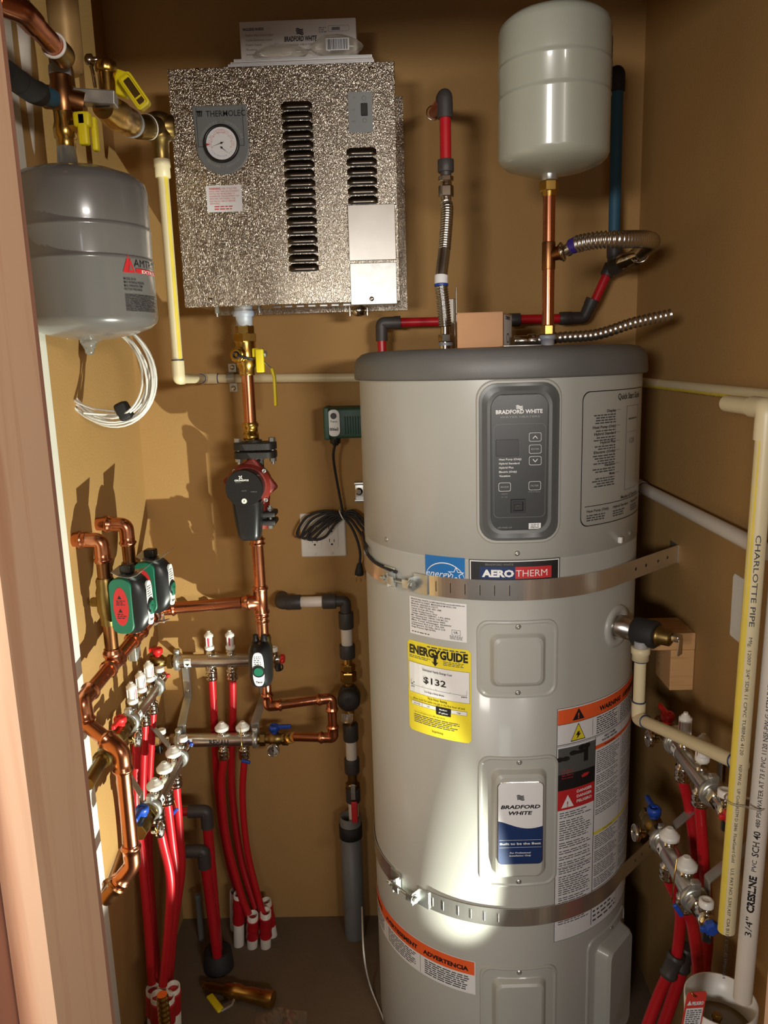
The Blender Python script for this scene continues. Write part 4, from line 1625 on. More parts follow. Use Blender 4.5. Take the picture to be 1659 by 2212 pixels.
# crumpled clear bags
for (pxa, pya, pxb, pyb, lb, bar) in ((548, 86, 668, 118, 'crumpled clear plastic bag lying left in front of the carton', 0), (668, 72, 786, 122, 'clear plastic bag with a barcode sticker lying right in front of the carton', 1)):
    p0, p1 = AT(pxa, pya, Y=1.785), AT(pxb, pyb, Y=1.785)
    cx_, cz_ = (p0.x + p1.x) / 2, (p0.z + p1.z) / 2
    hw_, hh_ = (p1.x - p0.x) / 2, (p0.z - p1.z) / 2
    cz_ = z + hh_ + 0.001
    mb = MB()
    rnd = random.Random(5 + bar)
    nu, nv = 28, 14
    rings = []
    for j in range(nv + 1):
        ph = PI * j / nv
        rg = []
        for i in range(nu):
            th = 2 * PI * i / nu
            k = 1 + 0.10 * math.sin(3 * th + ph * 2 + bar) + 0.07 * math.sin(7 * th - ph * 4) + rnd.uniform(-0.05, 0.05)
            x = math.cos(ph)
            rg.append(V((cx_ + hw_ * x * -1, 1.782 + 0.012 * math.sin(ph) * math.cos(th) * k, max(z + 0.0006, cz_ + hh_ * (0.55 + 0.45 * math.sin(ph)) * math.sin(ph) * math.sin(th) * k))))
        rings.append(rg)
    ring_stack(mb, rings, 0, True)
    o = mb.build('plastic_bag', [M['film'], M['ink'], M['paper']])
    tag(o, lb, 'plastic bag', None)
    if bar:
        mb = MB()
        BFs = Flat((AT(729, 95, Y=1.765).x, 1.7655, AT(729, 95, Y=1.765).z), (1, 0, 0), (0, 0, 1))
        srect(mb, BFs, -0.024, 0.024, -0.0115, 0.0115, 0.0, 1)
        u = -0.022
        while u < 0.021:
            w_ = random.choice((0.0008, 0.0012, 0.002))
            srect(mb, BFs, u, u + w_, -0.010, 0.010, 0.0003, 0)
            u += w_ + random.choice((0.0008, 0.0014))
        oo = mb.build('barcode_sticker', [M['ink'], M['paper']], None)
        oo.parent = o
        oo.location = oo.location - o.location

# ================================================================== EXPANSION TANKS


def exp_tank(name, label, cx_, cy_, z0, z1, R, mt, ribs, valve_up, brand):
    t = thing(name, label, 'tank', (cx_, cy_, z0), 'steel expansion tanks')
    hd = R * 0.30
    prof = [(0, R * 0.06), (0.001, R * 0.25), (hd * 0.25, R * 0.62), (hd * 0.55, R * 0.88), (hd * 0.82, R * 0.975), (hd * 1.05, R)]
    Lh = z1 - z0
    for rb in ribs:
        zz = Lh * rb
        prof += [(zz - 0.004, R), (zz - 0.0015, R * 1.012), (zz + 0.0015, R * 0.985), (zz + 0.005, R * 0.994)]
    prof += [(Lh - hd * 1.15, R * 0.994), (Lh - hd * 0.82, R * 0.97), (Lh - hd * 0.5, R * 0.86), (Lh - hd * 0.2, R * 0.6), (Lh - 0.001, R * 0.25), (Lh, R * 0.05)]
    mb = MB()
    lathe(mb, (cx_, cy_, z0), (0, 0, 1), prof, 72)
    mb.build('tank_shell', mt, t)
    return t


# right: pale tank over the water heater
YT = 1.46
cl, cr_ = AT(1075, 250, Y=YT), AT(1317, 250, Y=YT)
RTk = (cr_.x - cl.x) / 2 * 0.985
rt = exp_tank('expansion_tank', 'pale grey expansion tank standing on the copper riser above the water heater', (cl.x + cr_.x) / 2, YT,
              AT(1187, 378, Y=YT).z, AT(1210, 14, Y=YT - 0.02).z, RTk, M['tank_r'], (0.47, 0.66), False, False)
xr_ = rt.location.x
zb = rt.location.z
mb = MB()
S2 = Cyl(xr_, YT, RTk)
for k in range(7):
    greek(mb, S2, RTk * 1.05, RTk * 1.5, 0, 0.001, 1, 0, 0) if False else None
srect(mb, S2, RTk * 1.2, RTk * 1.9, zb + 0.13, zb + 0.215, 0.0006, 0)
greek(mb, S2, RTk * 1.24, RTk * 1.8, zb + 0.135, zb + 0.21, 12, 0.0011, 1, 0.5)
mb.build('maker_sticker', [M['paper'], M['mid_ink']], rt)
xr_p = AT(1185, 560, Y=YT).x
mb = MB()
lathe(mb, (xr_p, YT, zb + 0.008), (0, 0, -1), [(0, 0.0145), (0.016, 0.0140), (0.018, 0.0125)], 24)
mb.build('nipple', M['zinc'], rt)
# copper riser
riser = thing('copper_riser', 'bright copper riser with a side tee carrying the pale expansion tank', 'pipe', (xr_p, YT, ZLID))
mb = MB()
tube(mb, [(xr_p, YT, zb - 0.012), (xr_p, YT, ZLID + 0.024)], 0.0108, 20)
mb.build('pipe', M['copper'], riser)
mb = MB()
hexn(mb, (xr_p, YT, zb - 0.010), (xr_p, YT, zb - 0.028), 0.0165)
lathe(mb, (xr_p, YT, zb - 0.028), (0, 0, -1), [(0, 0.0145), (0.008, 0.0125)], 20)
mb.build('union_nut', M['brass'], riser)
mb = MB()
hexn(mb, (xr_p, YT, ZLID + 0.038), (xr_p, YT, ZLID + 0.020), 0.013)
mb.build('union_nut', M['brass'], riser)
mb = MB()
lathe(mb, (xr_p, YT, ZLID + 0.020), (0, 0, -1), [(0, 0.0150), (0.0, 0.0150), (0.008, 0.0150), (0.008, 0.0125), (0.0205, 0.0120)], 24)
mb.build('nipple', M['bluetape'], riser)
zt2 = AT(1185, 553, Y=YT).z
mb = MB()
coupling(mb, (xr_p, YT, zt2 - 0.024), (xr_p, YT, zt2 + 0.024), 0.0108, 0, False, 1.12)
tp = V((xr_p, YT, zt2))
td = (AT(1245, 535, Y=YT - 0.02) - tp).normalized()
lathe(mb, tp, td, [(0, 0.010), (0.018, 0.0122), (0.020, 0.0140), (0.024, 0.0140), (0.026, 0.0115)], 20)
mb.build('tee', M['copper_dull'], riser)

# left: dark tank under the valve
YL = 1.385
cr_ = AT(325, 560, Y=YL)
cc_ = AT(190, 345, Y=YL)
RTl = 0.1115
xl_ = cr_.x - RTl
lt = exp_tank('expansion_tank', 'dark grey expansion tank hanging top left beside the door stud, red triangle logo', xl_, YL,
              AT(195, 735, Y=YL).z, AT(190, 352, Y=YL - 0.03).z, RTl, M['tank_l'], (0.46, 0.64), True, True)
zl0, zl1 = lt.location.z, AT(190, 352, Y=YL - 0.03).z
S3 = Cyl(xl_, YL, RTl)
mb = MB()


def hitl(px, py):
    return hitc(px, py, RTl, xl_, YL)


u0, v0 = hitl(262, 549)
u1 = hitl(316, 560)[0]
ub_, vb_ = hitl(268, 672)
mb.add([S3(u0, v0 - 0.028, 0.0006), S3(u0 + 0.013, v0 - 0.028, 0.0006), S3(u0 + 0.013, v0, 0.0006)], [(0, 1, 2)], 1, False)
spoly(mb, S3, [(u0, v0 - 0.028), (u0 + 0.007, v0 - 0.028), (u0 + 0.014, v0 - 0.012), (u0 + 0.011, v0)], 0.0008, 1)
spoly(mb, S3, [(u0 + 0.010, v0 - 0.028), (u0 + 0.024, v0 - 0.028), (u0 + 0.015, v0 - 0.004)], 0.0010, 1)
spoly(mb, S3, [(u0 + 0.012, v0 - 0.024), (u0 + 0.019, v0 - 0.024), (u0 + 0.0145, v0 - 0.014)], 0.0013, 3)
stext(mb, S3, 'AMTROL', u0 + 0.023, v0 - 0.018, 0.0125, 0.0008, 0, 0.075, 'L', -0.004)
srect(mb, S3, u0 + 0.026, u0 + 0.095, v0 - 0.0275, v0 - 0.0205, 0.0008, 1)
stext(mb, S3, 'EXTROL', u0 + 0.040, v0 - 0.0270, 0.005, 0.0012, 2, 0.05, 'L', 0.01)
for k, s in enumerate(('MODEL EX-30', 'MAX WORKING PRESSURE', 'MAX OPERATING TEMP', 'FACTORY PRECHARGE')):
    stext(mb, S3, s, u0, v0 - 0.040 - 0.0055 * k, 0.0036, 0.0008, 0, len(s) * 0.0022, 'L', 0.01)
greek(mb, S3, u0, u0 + 0.085, vb_, v0 - 0.062, 16, 0.0008, 0, 0.42)
mb.build('maker_print', [M['ink'], M['redlab'], M['white_ink'], M['tank_l']], lt)
mb = MB()
lathe(mb, (xl_, YL, zl0 + 0.012), (0, 0, -1), [(0, 0.030), (0.006, 0.026), (0.014, 0.010)], 24)
mb.build('valve_boss', M['tank_l'], lt)
mb = MB()
pz_ = AT(192, 740, Y=YL)
lathe(mb, (pz_.x, YL, zl0 + 0.006), (0, 0, -1), [(0, 0.016), (0.010, 0.0145), (0.016, 0.011), (0.022, 0.008), (0.028, 0.0075), (0.031, 0.003)], 20)
mb.build('valve_cap', M['clear'], lt)
mb = MB()
xn = xl_ + 0.0
xn = AT(145, 340, Y=YL).x
lathe(mb, (xn, YL, zl1 - 0.012), (0, 0, 1), [(0, 0.040), (0.012, 0.034), (0.015, 0.017), (0.048, 0.0145), (0.052, 0.013)], 28)
mb.build('nipple', M['zinc'], lt)

# ================================================================== SUPPLY RISER UNDER THE BOILER
YR = 1.80
DR = V((0, 0, -1))


def X_(px, py, Y=YR):
    p = AT(px, py, Y=Y)
    return p


def seg(py0, py1, px, Y=YR):
    """two points one above the other"""
    a_, b_ = AT(px, py0, Y=Y), AT(px, py1, Y=Y)
    return V((a_.x, Y, a_.z)), V((a_.x, Y, b_.z))


xa = AT(525, 720).x if False else None
rx = AT(540, 900, Y=YR).x
zof = lambda py, px=545, Y=YR: AT(px, py, Y=Y).z
R1 = 0.0143

# threaded joint and ball valve below the boiler
bv = thing('ball_valve', 'brass ball valve with a long yellow lever under the boiler cabinet', 'valve', (rx, YR, zof(810)))
mb = MB()
lathe(mb, (rx, YR, bz0 + 0.006), DR, [(0, 0.021), (0.014, 0.021)], 24)
lathe(mb, (rx, YR, bz0 - 0.008), DR, [(0, 0.0245), (0.010, 0.0245), (0.012, 0.019), (0.03, 0.0185), (0.034, 0.0175), (0.045, 0.0175)], 24)
mb.build('threaded_joint', M['bluetape'], bv)
z0_, z1_ = bz0 - 0.040, zof(810)
L_ = z0_ - z1_
mb = MB()
hexn(mb, (rx, YR, z0_), (rx, YR, z0_ - 0.018), 0.0215)
hexn(mb, (rx, YR, z0_ - 0.016), (rx, YR, z0_ - 0.036), 0.0265, ph=0.5)
lathe(mb, (rx, YR, z0_ - 0.034), DR, [(0, 0.0235), (0.010, 0.0225), (0.022, 0.0255), (0.040, 0.026), (0.055, 0.0225), (0.060, 0.0185), (0.072, 0.0185), (0.075, 0.0180), (L_ - 0.034, 0.0175)], 24)
lathe(mb, (rx - 0.012, YR - 0.022, z0_ - 0.064), V((-0.35, -1, 0)), [(0, 0.0175), (0.010, 0.0175), (0.012, 0.0165), (0.013, 0.012)], 24)
mb.build('valve_body', M['brass'], bv)
mb = MB()
cz = z0_ - 0.064
pc = V((rx - 0.017, YR - 0.036, cz))
torus(mb, pc, V((-0.35, -1, 0)), 0.0065, 0.0018, 20, 6)
rbox(mb, pc + V((0.022, -0.003, -0.006)), (V((0.95, 0.1, -0.28)).normalized(), V((0, 1, 0)), V((0.28, 0, 0.95)).normalized()), (0.018, 0.002, 0.003), 0.0015)
mb.build('cap_tether', M['black'], bv)
mb = MB()
rbox(mb, (rx + 0.036, YR - 0.030, cz - 0.014), AX, (0.009, 0.008, 0.026), 0.003)
rbox(mb, (rx + 0.027, YR - 0.026, cz + 0.004), AX, (0.008, 0.006, 0.010), 0.003)
mb.build('drain_grip', M['yellow'], bv)
mb = MB()
pl = [AT(566, 752, Y=YR - 0.02), AT(567, 778, Y=YR - 0.02), AT(590, 800, Y=YR - 0.03), AT(593, 815, Y=YR - 0.03)]
for q in range(len(pl) - 1):
    d = (pl[q + 1] - pl[q])
    rbox(mb, (pl[q] + pl[q + 1]) / 2, (d.normalized(), V((0, 1, 0)), d.normalized().cross(V((0, 1, 0)))), (d.length / 2 + 0.001, 0.008, 0.0012), 0.0006)
hexn(mb, AT(568, 764, Y=YR - 0.02), AT(576, 764, Y=YR - 0.02), 0.0075)
cyl(mb, (rx + 0.02, YR - 0.015, AT(568, 764, Y=YR).z), AT(570, 764, Y=YR - 0.02), 0.007)
lev = mb.build('lever', M['zinc'], bv)
mb = MB()
pl = [AT(588, 797, Y=YR - 0.03), AT(593, 816, Y=YR - 0.03), AT(596, 875, Y=YR - 0.03)]
for q in range(2):
    d = (pl[q + 1] - pl[q])
    rbox(mb, (pl[q] + pl[q + 1]) / 2, (d.normalized(), V((0, 1, 0)), d.normalized().cross(V((0, 1, 0)))), (d.length / 2 + 0.002, 0.010, 0.0030), 0.0024)
mb.build('lever_sleeve', M['yellow'], lev)

# copper riser down to the circulator
zf1 = zof(955)
cr = thing('copper_riser', 'copper pipe between the yellow lever valve and the black and red circulator', 'pipe', (rx, YR, zf1))
mb = MB()
tube(mb, [(rx, YR, zof(808)), (rx, YR, zof(915))], R1, 20)
mb.build('pipe', M['copper'], cr)
mb = MB()
lathe(mb, (rx, YR, zof(912)), DR, [(0, 0.0165), (0.004, 0.0185), (0.010, 0.0185), (0.013, 0.0165), (0.026, 0.0165), (0.026, 0.0185), (0.038, 0.0180), (0.040, 0.016)], 24)
hexn(mb, (rx, YR, zof(912) - 0.036), (rx, YR, zof(955) + 0.004), 0.0185)
mb.build('press_adapter', M['brass'], cr)

# circulator
pump = thing('circulator_pump', 'black faced circulator with a dark red housing on the copper riser', 'pump', (rx, YR, zof(1170)))
px0 = rx + 0.008
mb = MB()
for za_, zb_ in ((zof(955), zof(972)), (zof(974), zof(990))):
    th = (za_ - zb_)
    plate(mb, Flat((px0, YR, zb_), (1, 0, 0), (0, 1, 0)), 0, 0, 0.098, 0.058, 0.020, [(0, 0.002), (0, th - 0.002), (0.002, th)], 0, True)
    plate(mb, Flat((px0, YR, za_), (1, 0, 0), (0, -1, 0)), 0, 0, 0.098, 0.058, 0.020, [(0, 0.002), (0.002, th * 0.7)], 0, True)
lathe(mb, (px0 - 0.003, YR, zof(950)), DR, [(0, 0.019), (0.008, 0.021)], 24)
lathe(mb, (px0, YR, zof(988)), DR, [(0, 0.026), (0.006, 0.018), (0.028, 0.018)], 24)
mb.build('flange', M['iron'], pump)
for s in (-1, 1):
    mb = MB()
    xx = px0 + s * 0.040
    hexn(mb, (xx, YR, zof(955) + 0.010), (xx, YR, zof(955)), 0.0085)
    lathe(mb, (xx, YR, zof(955)), DR, [(0, 0.0042), (zof(955) - zof(1003), 0.0042)], 12)
    hexn(mb, (xx, YR, zof(990)), (xx, YR, zof(990) - 0.008), 0.0085)
    mb.build('flange_bolt', M['zinc'], pump)
cv_ = AT(541, 1046, Y=YR)
mb = MB()
lathe(mb, (cv_.x, YR + 0.035, cv_.z), (0, -1, 0), [(0, 0.030), (0.012, 0.048), (0.040, 0.053), (0.060, 0.053), (0.066, 0.050), (0.075, 0.046)], 40)
rbox(mb, (cv_.x + 0.004, YR - 0.018, cv_.z + 0.004), (V((0.8, 0, 0.6)), V((0, 1, 0)), V((-0.6, 0, 0.8))), (0.047, 0.010, 0.047), 0.008)
lathe(mb, (px0 + 0.004, YR, cv_.z - 0.03), DR, [(0, 0.024), (0.04, 0.019), (0.075, 0.018)], 24)
mb.build('pump_housing', M['redpump'], pump)
for px, py in ((506, 1018), (570, 1017), (574, 1080)):
    mb = MB()
    p = AT(px, py, Y=YR - 0.034)
    lathe(mb, p + V((0, 0.006, 0)), (0, -1, 0), [(0, 0.0048), (0.007, 0.0048), (0.0075, 0.003), (0.004, 0.0025)], 12)
    mb.build('screw', M['zinc'], pump)
fc = AT(525, 1056, Y=YR - 0.085)
mb = MB()
lathe(mb, (fc.x + 0.002, YR - 0.025, fc.z), (0, -1, 0), [(0, 0.040), (0.046, 0.041), (0.050, 0.0425), (0.058, 0.0425), (0.060, 0.041)], 48)
motor = mb.build('motor_cap', M['black'], pump)
FF = Flat((fc.x + 0.002, YR - 0.0852, fc.z), (1, 0, 0), (0, 0, 1))
mb = MB()
stext(mb, FF, 'GRUNDFOS', -0.004, 0.0175, 0.0036, 0.0004, 0, 0.032, 'C', 0.04)
stext(mb, FF, 'ALPHA2', -0.012, 0.0135, 0.0026, 0.0004, 1, 0.014, 'C')
stext(mb, FF, 'AUTO', 0.0, -0.006, 0.0028, 0.0004, 1, 0.011, 'C')
stext(mb, FF, 'POWER ON', 0.022, -0.0085, 0.0026, 0.0004, 1, 0.014, 'C')
for k in range(4):
    a_ = PI / 4 + k * PI / 2
    c2, s2 = math.cos(a_), math.sin(a_)
    spoly(mb, FF, [(-0.006 + 0.001 * c2 - 0.0012 * s2, 0.026 + 0.001 * s2 + 0.0012 * c2), (-0.006 + 0.001 * c2 + 0.0012 * s2, 0.026 + 0.001 * s2 - 0.0012 * c2), (-0.006 + 0.005 * c2 + 0.0006 * s2, 0.026 + 0.005 * s2 - 0.0006 * c2), (-0.006 + 0.005 * c2 - 0.0014 * s2, 0.026 + 0.005 * s2 + 0.0014 * c2)][::-1], 0.0004, 0)
mb.build('face_print', [M['white_ink'], M['grey_ink']], motor)
mb = MB()
lathe(mb, FF(-0.001, -0.028, -0.001), (0, -1, 0), [(0, 0.0062), (0.002, 0.006)], 20, 0)
stext(mb, FF, 'V', -0.001, -0.0302, 0.004, 0.0014, 1, None, 'C', 0.03)
mb.build('button', [M['white'], M['ink']], motor)
mb = MB()
ct, cb = AT(531, 1096, Y=YR - 0.07), AT(535, 1170, Y=YR - 0.07)
n = 12
rings = []
for i in range(n + 1):
    t_ = i / n
    z_ = ct.z + 0.012 + (cb.z - ct.z - 0.012) * t_
    w_ = 0.0335 * (1 - 0.26 * t_ ** 1.3)
    dpt = 0.030 * (1 - 0.35 * t_ ** 2)
    e = 1.0 if i < n else 0.80
    rings.append([V((ct.x + 0.001 + a_ * e, YR - 0.045 + b_ * e, z_)) for a_, b_ in rr_loop(2 * w_, 2 * dpt, 0.014)])
ring_stack(mb, rings, 0)
mb.build('control_box', M['black'], pump)
# lower flange turned to the side
pl_ = AT(580, 1117, Y=YR - 0.01)
mb = MB()
for dz in (0.0095, -0.0095):
    rbox(mb, (pl_.x + 0.002, YR - 0.008, pl_.z + dz), AX, (0.018, 0.026, 0.0065), 0.005)
lathe(mb, (pl_.x - 0.02, YR - 0.004, pl_.z), (1, 0, 0), [(0, 0.015), (0.012, 0.014), (0.018, 0.010)], 20)
mb.build('flange', M['iron'], pump)
mb = MB()
bxp = pl_.x + 0.006
hexn(mb, (bxp, YR - 0.02, pl_.z + 0.026), (bxp, YR - 0.02, pl_.z + 0.018), 0.0075)
lathe(mb, (bxp, YR - 0.02, pl_.z + 0.030), DR, [(0, 0.0042), (0.055, 0.0042)], 12)
hexn(mb, (bxp, YR - 0.02, pl_.z - 0.017), (bxp, YR - 0.02, pl_.z - 0.024), 0.0075)
mb.build('flange_bolt', M['zinc'], pump)

# copper below the pump: tee, branch to the left wall, zone valve
rx2 = AT(560, 1240, Y=YR).x
zt1, zz0 = zof(1300, 565), zof(1168)
main = thing('copper_riser', 'copper pipe with a side tee from the circulator down to the black zone valve', 'pipe', (rx2, YR, zof(1390)))
mb = MB()
tube(mb, [(rx2, YR, zz0 + 0.01), (rx2, YR, zof(1395, 568))], R1, 20)
mb.build('pipe', M['copper'], main)
mb = MB()
coupling(mb, (rx2, YR, zz0 + 0.006), (rx2, YR, zz0 - 0.010), R1, 0, True)
mb.build('coupling', M['copper'], main)
bd_ = (AT(345, 1312, Y=YR - 0.02) - AT(566, 1303, Y=YR)).normalized()
mb = MB()
coupling(mb, (rx2, YR, zof(1266)), (rx2, YR, zof(1328)), R1 * 0.98, 0, True, 1.2, 1.4)
lathe(mb, (rx2, YR, zt1), bd_, [(0, 0.0165), (0.024, 0.0170), (0.026, 0.0195), (0.034, 0.0195), (0.038, 0.017), (0.046, 0.0168), (0.046, 0.014)], 24)
mb.build('tee', M['copper'], main)
mb = MB()
coupling(mb, (rx2, YR, zof(1330)), (rx2, YR, zof(1346)), R1 * 0.9, 0, True)
mb.build('coupling', M['copper'], main)

# branch along the back, then towards the viewer along the left wall
XB = AT(345, 1314, Y=YR).x
pa = V((rx2, YR, zt1)) + bd_ * 0.047
pcorn = V((XB, YR - 0.01, AT(345, 1316, Y=YR - 0.01).z))
pend = AT(178, 1514, Y=1.375)
pend = V((pend.x, 1.375, pend.z))
lw = pipe_thing('copper_header', 'horizontal copper header turning from the back wall along the left wall, with two tees', 'pipe',
                [pa, pcorn, pend, V((pend.x + 0.004, pend.y - 0.004, AT(184, 1560, Y=1.375).z))], R1, M['copper'], M['copper'], 0.022, 0.02, True)
# coat the header with tees where the two zone risers join
hd_ = (pend - pcorn).normalized()


def on_header(py, px):
    """nearest point on the header seen at a picture position"""
    d = raydir(px, py).normalized()
    o = V((0, 0, H))
    w0 = pcorn - o
    b_ = hd_.dot(d)
    s = (b_ * w0.dot(d) - w0.dot(hd_)) / (1 - b_ * b_)
    return pcorn + hd_ * s


t1 = on_header(1428, 238)
t2 = on_header(1362, 281)
for tc_ in (t1, t2):
    mb = MB()
    tee(mb, tc_, hd_, (0, 0, 1), R1, 0.030)
    mb.build('tee', M['copper'], lw)
mb = MB()
cl_ = on_header(1330, 322)
torus(mb, cl_, hd_, 0.0185, 0.003, 28, 6)
rbox(mb, cl_ + V((0.026, -0.004, -0.008)), (V((0.9, -0.35, 0.25)).normalized(), V((0.35, 0.93, 0)).normalized(), V((0, 0, 1))), (0.016, 0.010, 0.0014), 0.001)
rbox(mb, cl_ + V((0.028, -0.004, 0.0)), AX, (0.003, 0.003, 0.012), 0.001)
mb.build('pipe_clamp', M['zinc'], lw)

# two risers with elbows turning into the left wall
XRISE = t1.x


def zone_riser(name, label, tcp, topy, topx, endpx):
    ztop = AT(topx, topy, Y=tcp.y).z
    xr1 = tcp.x
    pts = [V((xr1, tcp.y, tcp.z + 0.03)), V((xr1, tcp.y, ztop)), V((XL - 0.004, tcp.y - 0.004, ztop + 0.004))]
    t_ = pipe_thing(name, label, 'pipe', pts, R1 * 0.96, M['copper_dull'], M['copper'], 0.026, 0.020, True)
    mb = MB()
    lathe(mb, pts[2] + V((0.004, 0, 0)), (1, 0, 0), [(0, 0.0145), (0.026, 0.0150)], 20)
    mb.build('wall_stub', M['copper'], t_)
    mb = MB()
    zc0 = AT(topx, 1272, Y=tcp.y).z
    return t_


r1 = zone_riser('copper_riser', 'nearer of the two short copper risers bending into the left wall', t1, 1168, 205, None)
r2 = zone_riser('copper_riser', 'farther of the two short copper risers bending into the left wall', t2, 1134, 255, None)


def oval_pts(w, h, n=28, k=2.0):
    out = []
    for i in range(n):
        a_ = 2 * PI * i / n
        c2, s2 = math.cos(a_), math.sin(a_)
        out.append((w / 2 * abs(c2) ** (2 / k) * (1 if c2 > 0 else -1), h / 2 * abs(s2) ** (2 / k) * (1 if s2 > 0 else -1)))
    return out


def zone_valve(label, c, out, side, L=0.10, hgt=0.115, wid=0.062, pipe_r=R1, two=True, zb=0.0):
    """valve with an oval powered head; c = centre on the pipe, out = direction the head points"""
    out, side = V(out).normalized(), V(side).normalized()
    up = V((0, 0, 1))
    t_ = thing('zone_valve', label, 'valve', c - up * 0.06, 'oval headed zone valves')
    mb = MB()
    lathe(mb, c + up * 0.052, -up, [(0, pipe_r * 1.15), (0.006, pipe_r * 1.3), (0.02, pipe_r * 1.25), (0.03, pipe_r * 1.45), (0.07, pipe_r * 1.45), (0.08, pipe_r * 1.2), (0.10, pipe_r * 1.15)], 20)
    hexn(mb, c - out * (pipe_r * 1.1), c - out * (pipe_r * 1.1 + 0.018), 0.010)
    lathe(mb, c, out, [(0, pipe_r), (0.03, pipe_r * 1.1)], 16)
    mb.build('valve_body', M['brassdull'], t_)
    o = c + out * 0.020
    # green back half: rings marching outwards
    def shell(h0, h1, k0, k1, bulge):
        rings = []
        n = 7
        for i in range(n + 1):
            q = i / n
            e = k0 + (k1 - k0) * q
            if bulge:
                e = k0 * math.sqrt(max(0.0, 1 - (q * 0.86) ** 2.4))
            rings.append([o + out * (h0 + (h1 - h0) * q) + up * (b_ * e + zb) + side * (a_ * e) for a_, b_ in oval_pts(wid, hgt, 28, 3.4)])
        return rings
    mb = MB()
    ring_stack(mb, shell(0.0, L * 0.52, 0.80, 1.0, False), 0)
    g = mb.build('valve_base', M['green'], t_)
    mb = MB()
    ring_stack(mb, shell(L * 0.44, L, 1.03, 0.7, True), 0)
    hd = mb.build('powered_head', M['black'], t_)
    # oval label on the outer face
    S_f = Flat(o + out * (L + 0.0006) + up * zb, side, up)
    if S_f.n.dot(out) < 0:
        S_f = Flat(S_f.o, -side, up)
    mb = MB()
    lp = oval_pts(wid * 0.50, hgt * 0.74, 28, 3)
    spoly(mb, Flat(S_f.o, S_f.u, S_f.v), lp, 0.0, 0)
    mb.add([S_f(a_, b_, -0.004) for a_, b_ in lp] + [S_f(a_, b_, 0) for a_, b_ in lp], [(j, (j + 1) % 28, 28 + (j + 1) % 28, 28 + j) for j in range(28)], 0)
    greek(mb, S_f, -wid * 0.17, wid * 0.17, hgt * 0.10, hgt * 0.30, 5, 0.0004, 1, 0.4)
    lathe(mb, S_f(0, -hgt * 0.04, 0), out, [(0, 0.0155), (0.0022, 0.0145)], 28, 3)
    lathe(mb, S_f(0, -hgt * 0.04, 0.0012), out, [(0, 0.0115), (0.003, 0.010)], 28, 2)
    stext(mb, S_f, 'Taco', 0, -hgt * 0.30, 0.0048, 0.0004, 3, 0.016, 'C', 0.03, 0.2)
    arctext('ZONE SENTRY', PI * 0.9, PI * 0.1, 0.0165, 0.0022, 1, S_f, 0, -hgt * 0.04, 0.0004)
    mb.build('name_plate', [M['paper'], M['mid_ink'], M['green'], M['ink']], hd)
    return t_, o, up, hd


hv = []
for tcp, lb in ((t1, 'green and black oval zone valve, nearer of the pair on the left wall'), (t2, 'green and black oval zone valve, farther of the pair on the left wall')):
    c = V((tcp.x, tcp.y, AT(250 if tcp is t1 else 292, 1300 if tcp is t1 else 1262, Y=tcp.y).z))
    outd = V((1, -0.10, 0.0)).normalized()
    zvt, o, up, hd = zone_valve(lb, c, outd, outd.cross(V((0, 0, 1))), 0.072, 0.125, 0.056)
    # red warning oval on the side that faces the door
    sd = V((0, 0, 1)).cross(outd)
    if sd.y > 0:
        sd = -sd
    S_r = Flat(o + outd * 0.024 + sd * 0.0302, outd, (0, 0, 1))
    if S_r.n.dot(sd) < 0:
        S_r = Flat(S_r.o, -outd, (0, 0, 1))
    # flat green side cheek with the label
    mb = MB()
    plate(mb, S_r, 0.0, 0.0, 0.046, 0.115, 0.018, [(0, -0.010), (0, -0.0005), (0.001, 0.0006)], 0)
    lp = [(a_, b_) for a_, b_ in oval_pts(0.032, 0.080, 28, 2.0)]
    spoly(mb, S_r, lp, 0.0009, 1)
    for k in (0.016, -0.012):
        spoly(mb, S_r, [(-0.006, k), (0.003, k), (-0.0015, k + 0.008)], 0.0012, 2)
        greek(mb, S_r, -0.009, 0.010, k - 0.014, k - 0.002, 3, 0.0012, 2, 0.4)
    mb.build('side_cheek', [M['green'], M['redlab'], M['ink']], zvt)
    # flap of foil tape over a cable clamp on top
    tp_ = o + outd * 0.038 + V((0, 0, 0.060))
    mb = MB()
    w_ = 0.026
    sd_ = sd
    vs = []
    for i, (a_, z_) in enumerate(((-0.034, 0.008), (-0.016, 0.0), (0.004, -0.002), (0.024, 0.004), (0.036, 0.014))):
        for j in (-1, 1):
            for hh in (0, 0.0007):
                vs.append(tp_ + outd * a_ + sd_ * (j * w_ * (0.8 + 0.1 * i)) + V((0, 0, z_ + hh + (0.004 if j < 0 else 0))))
    fs = []
    for i in range(4):
        k = 4 * i
        fs += [(k + 1, k + 5, k + 7, k + 3), (k, k + 2, k + 6, k + 4), (k, k + 4, k + 5, k + 1), (k + 2, k + 3, k + 7, k + 6)]
    mb.add(vs, fs, 0, False)
    rbox(mb, tp_ + outd * -0.008 + V((0, 0, 0.012)), (outd, sd_, V((0, 0, 1))), (0.012, 0.012, 0.009), 0.004, 1)
    mb.build('foil_flap', [M['zinc'], M['black']], zvt)
    mb = MB()
    rbox(mb, o + outd * 0.073 + V((0, 0, -0.014)), (outd, sd, V((0, 0, 1))), (0.005, 0.006, 0.010), 0.003)
    mb.build('release_button', M['green'], zvt)

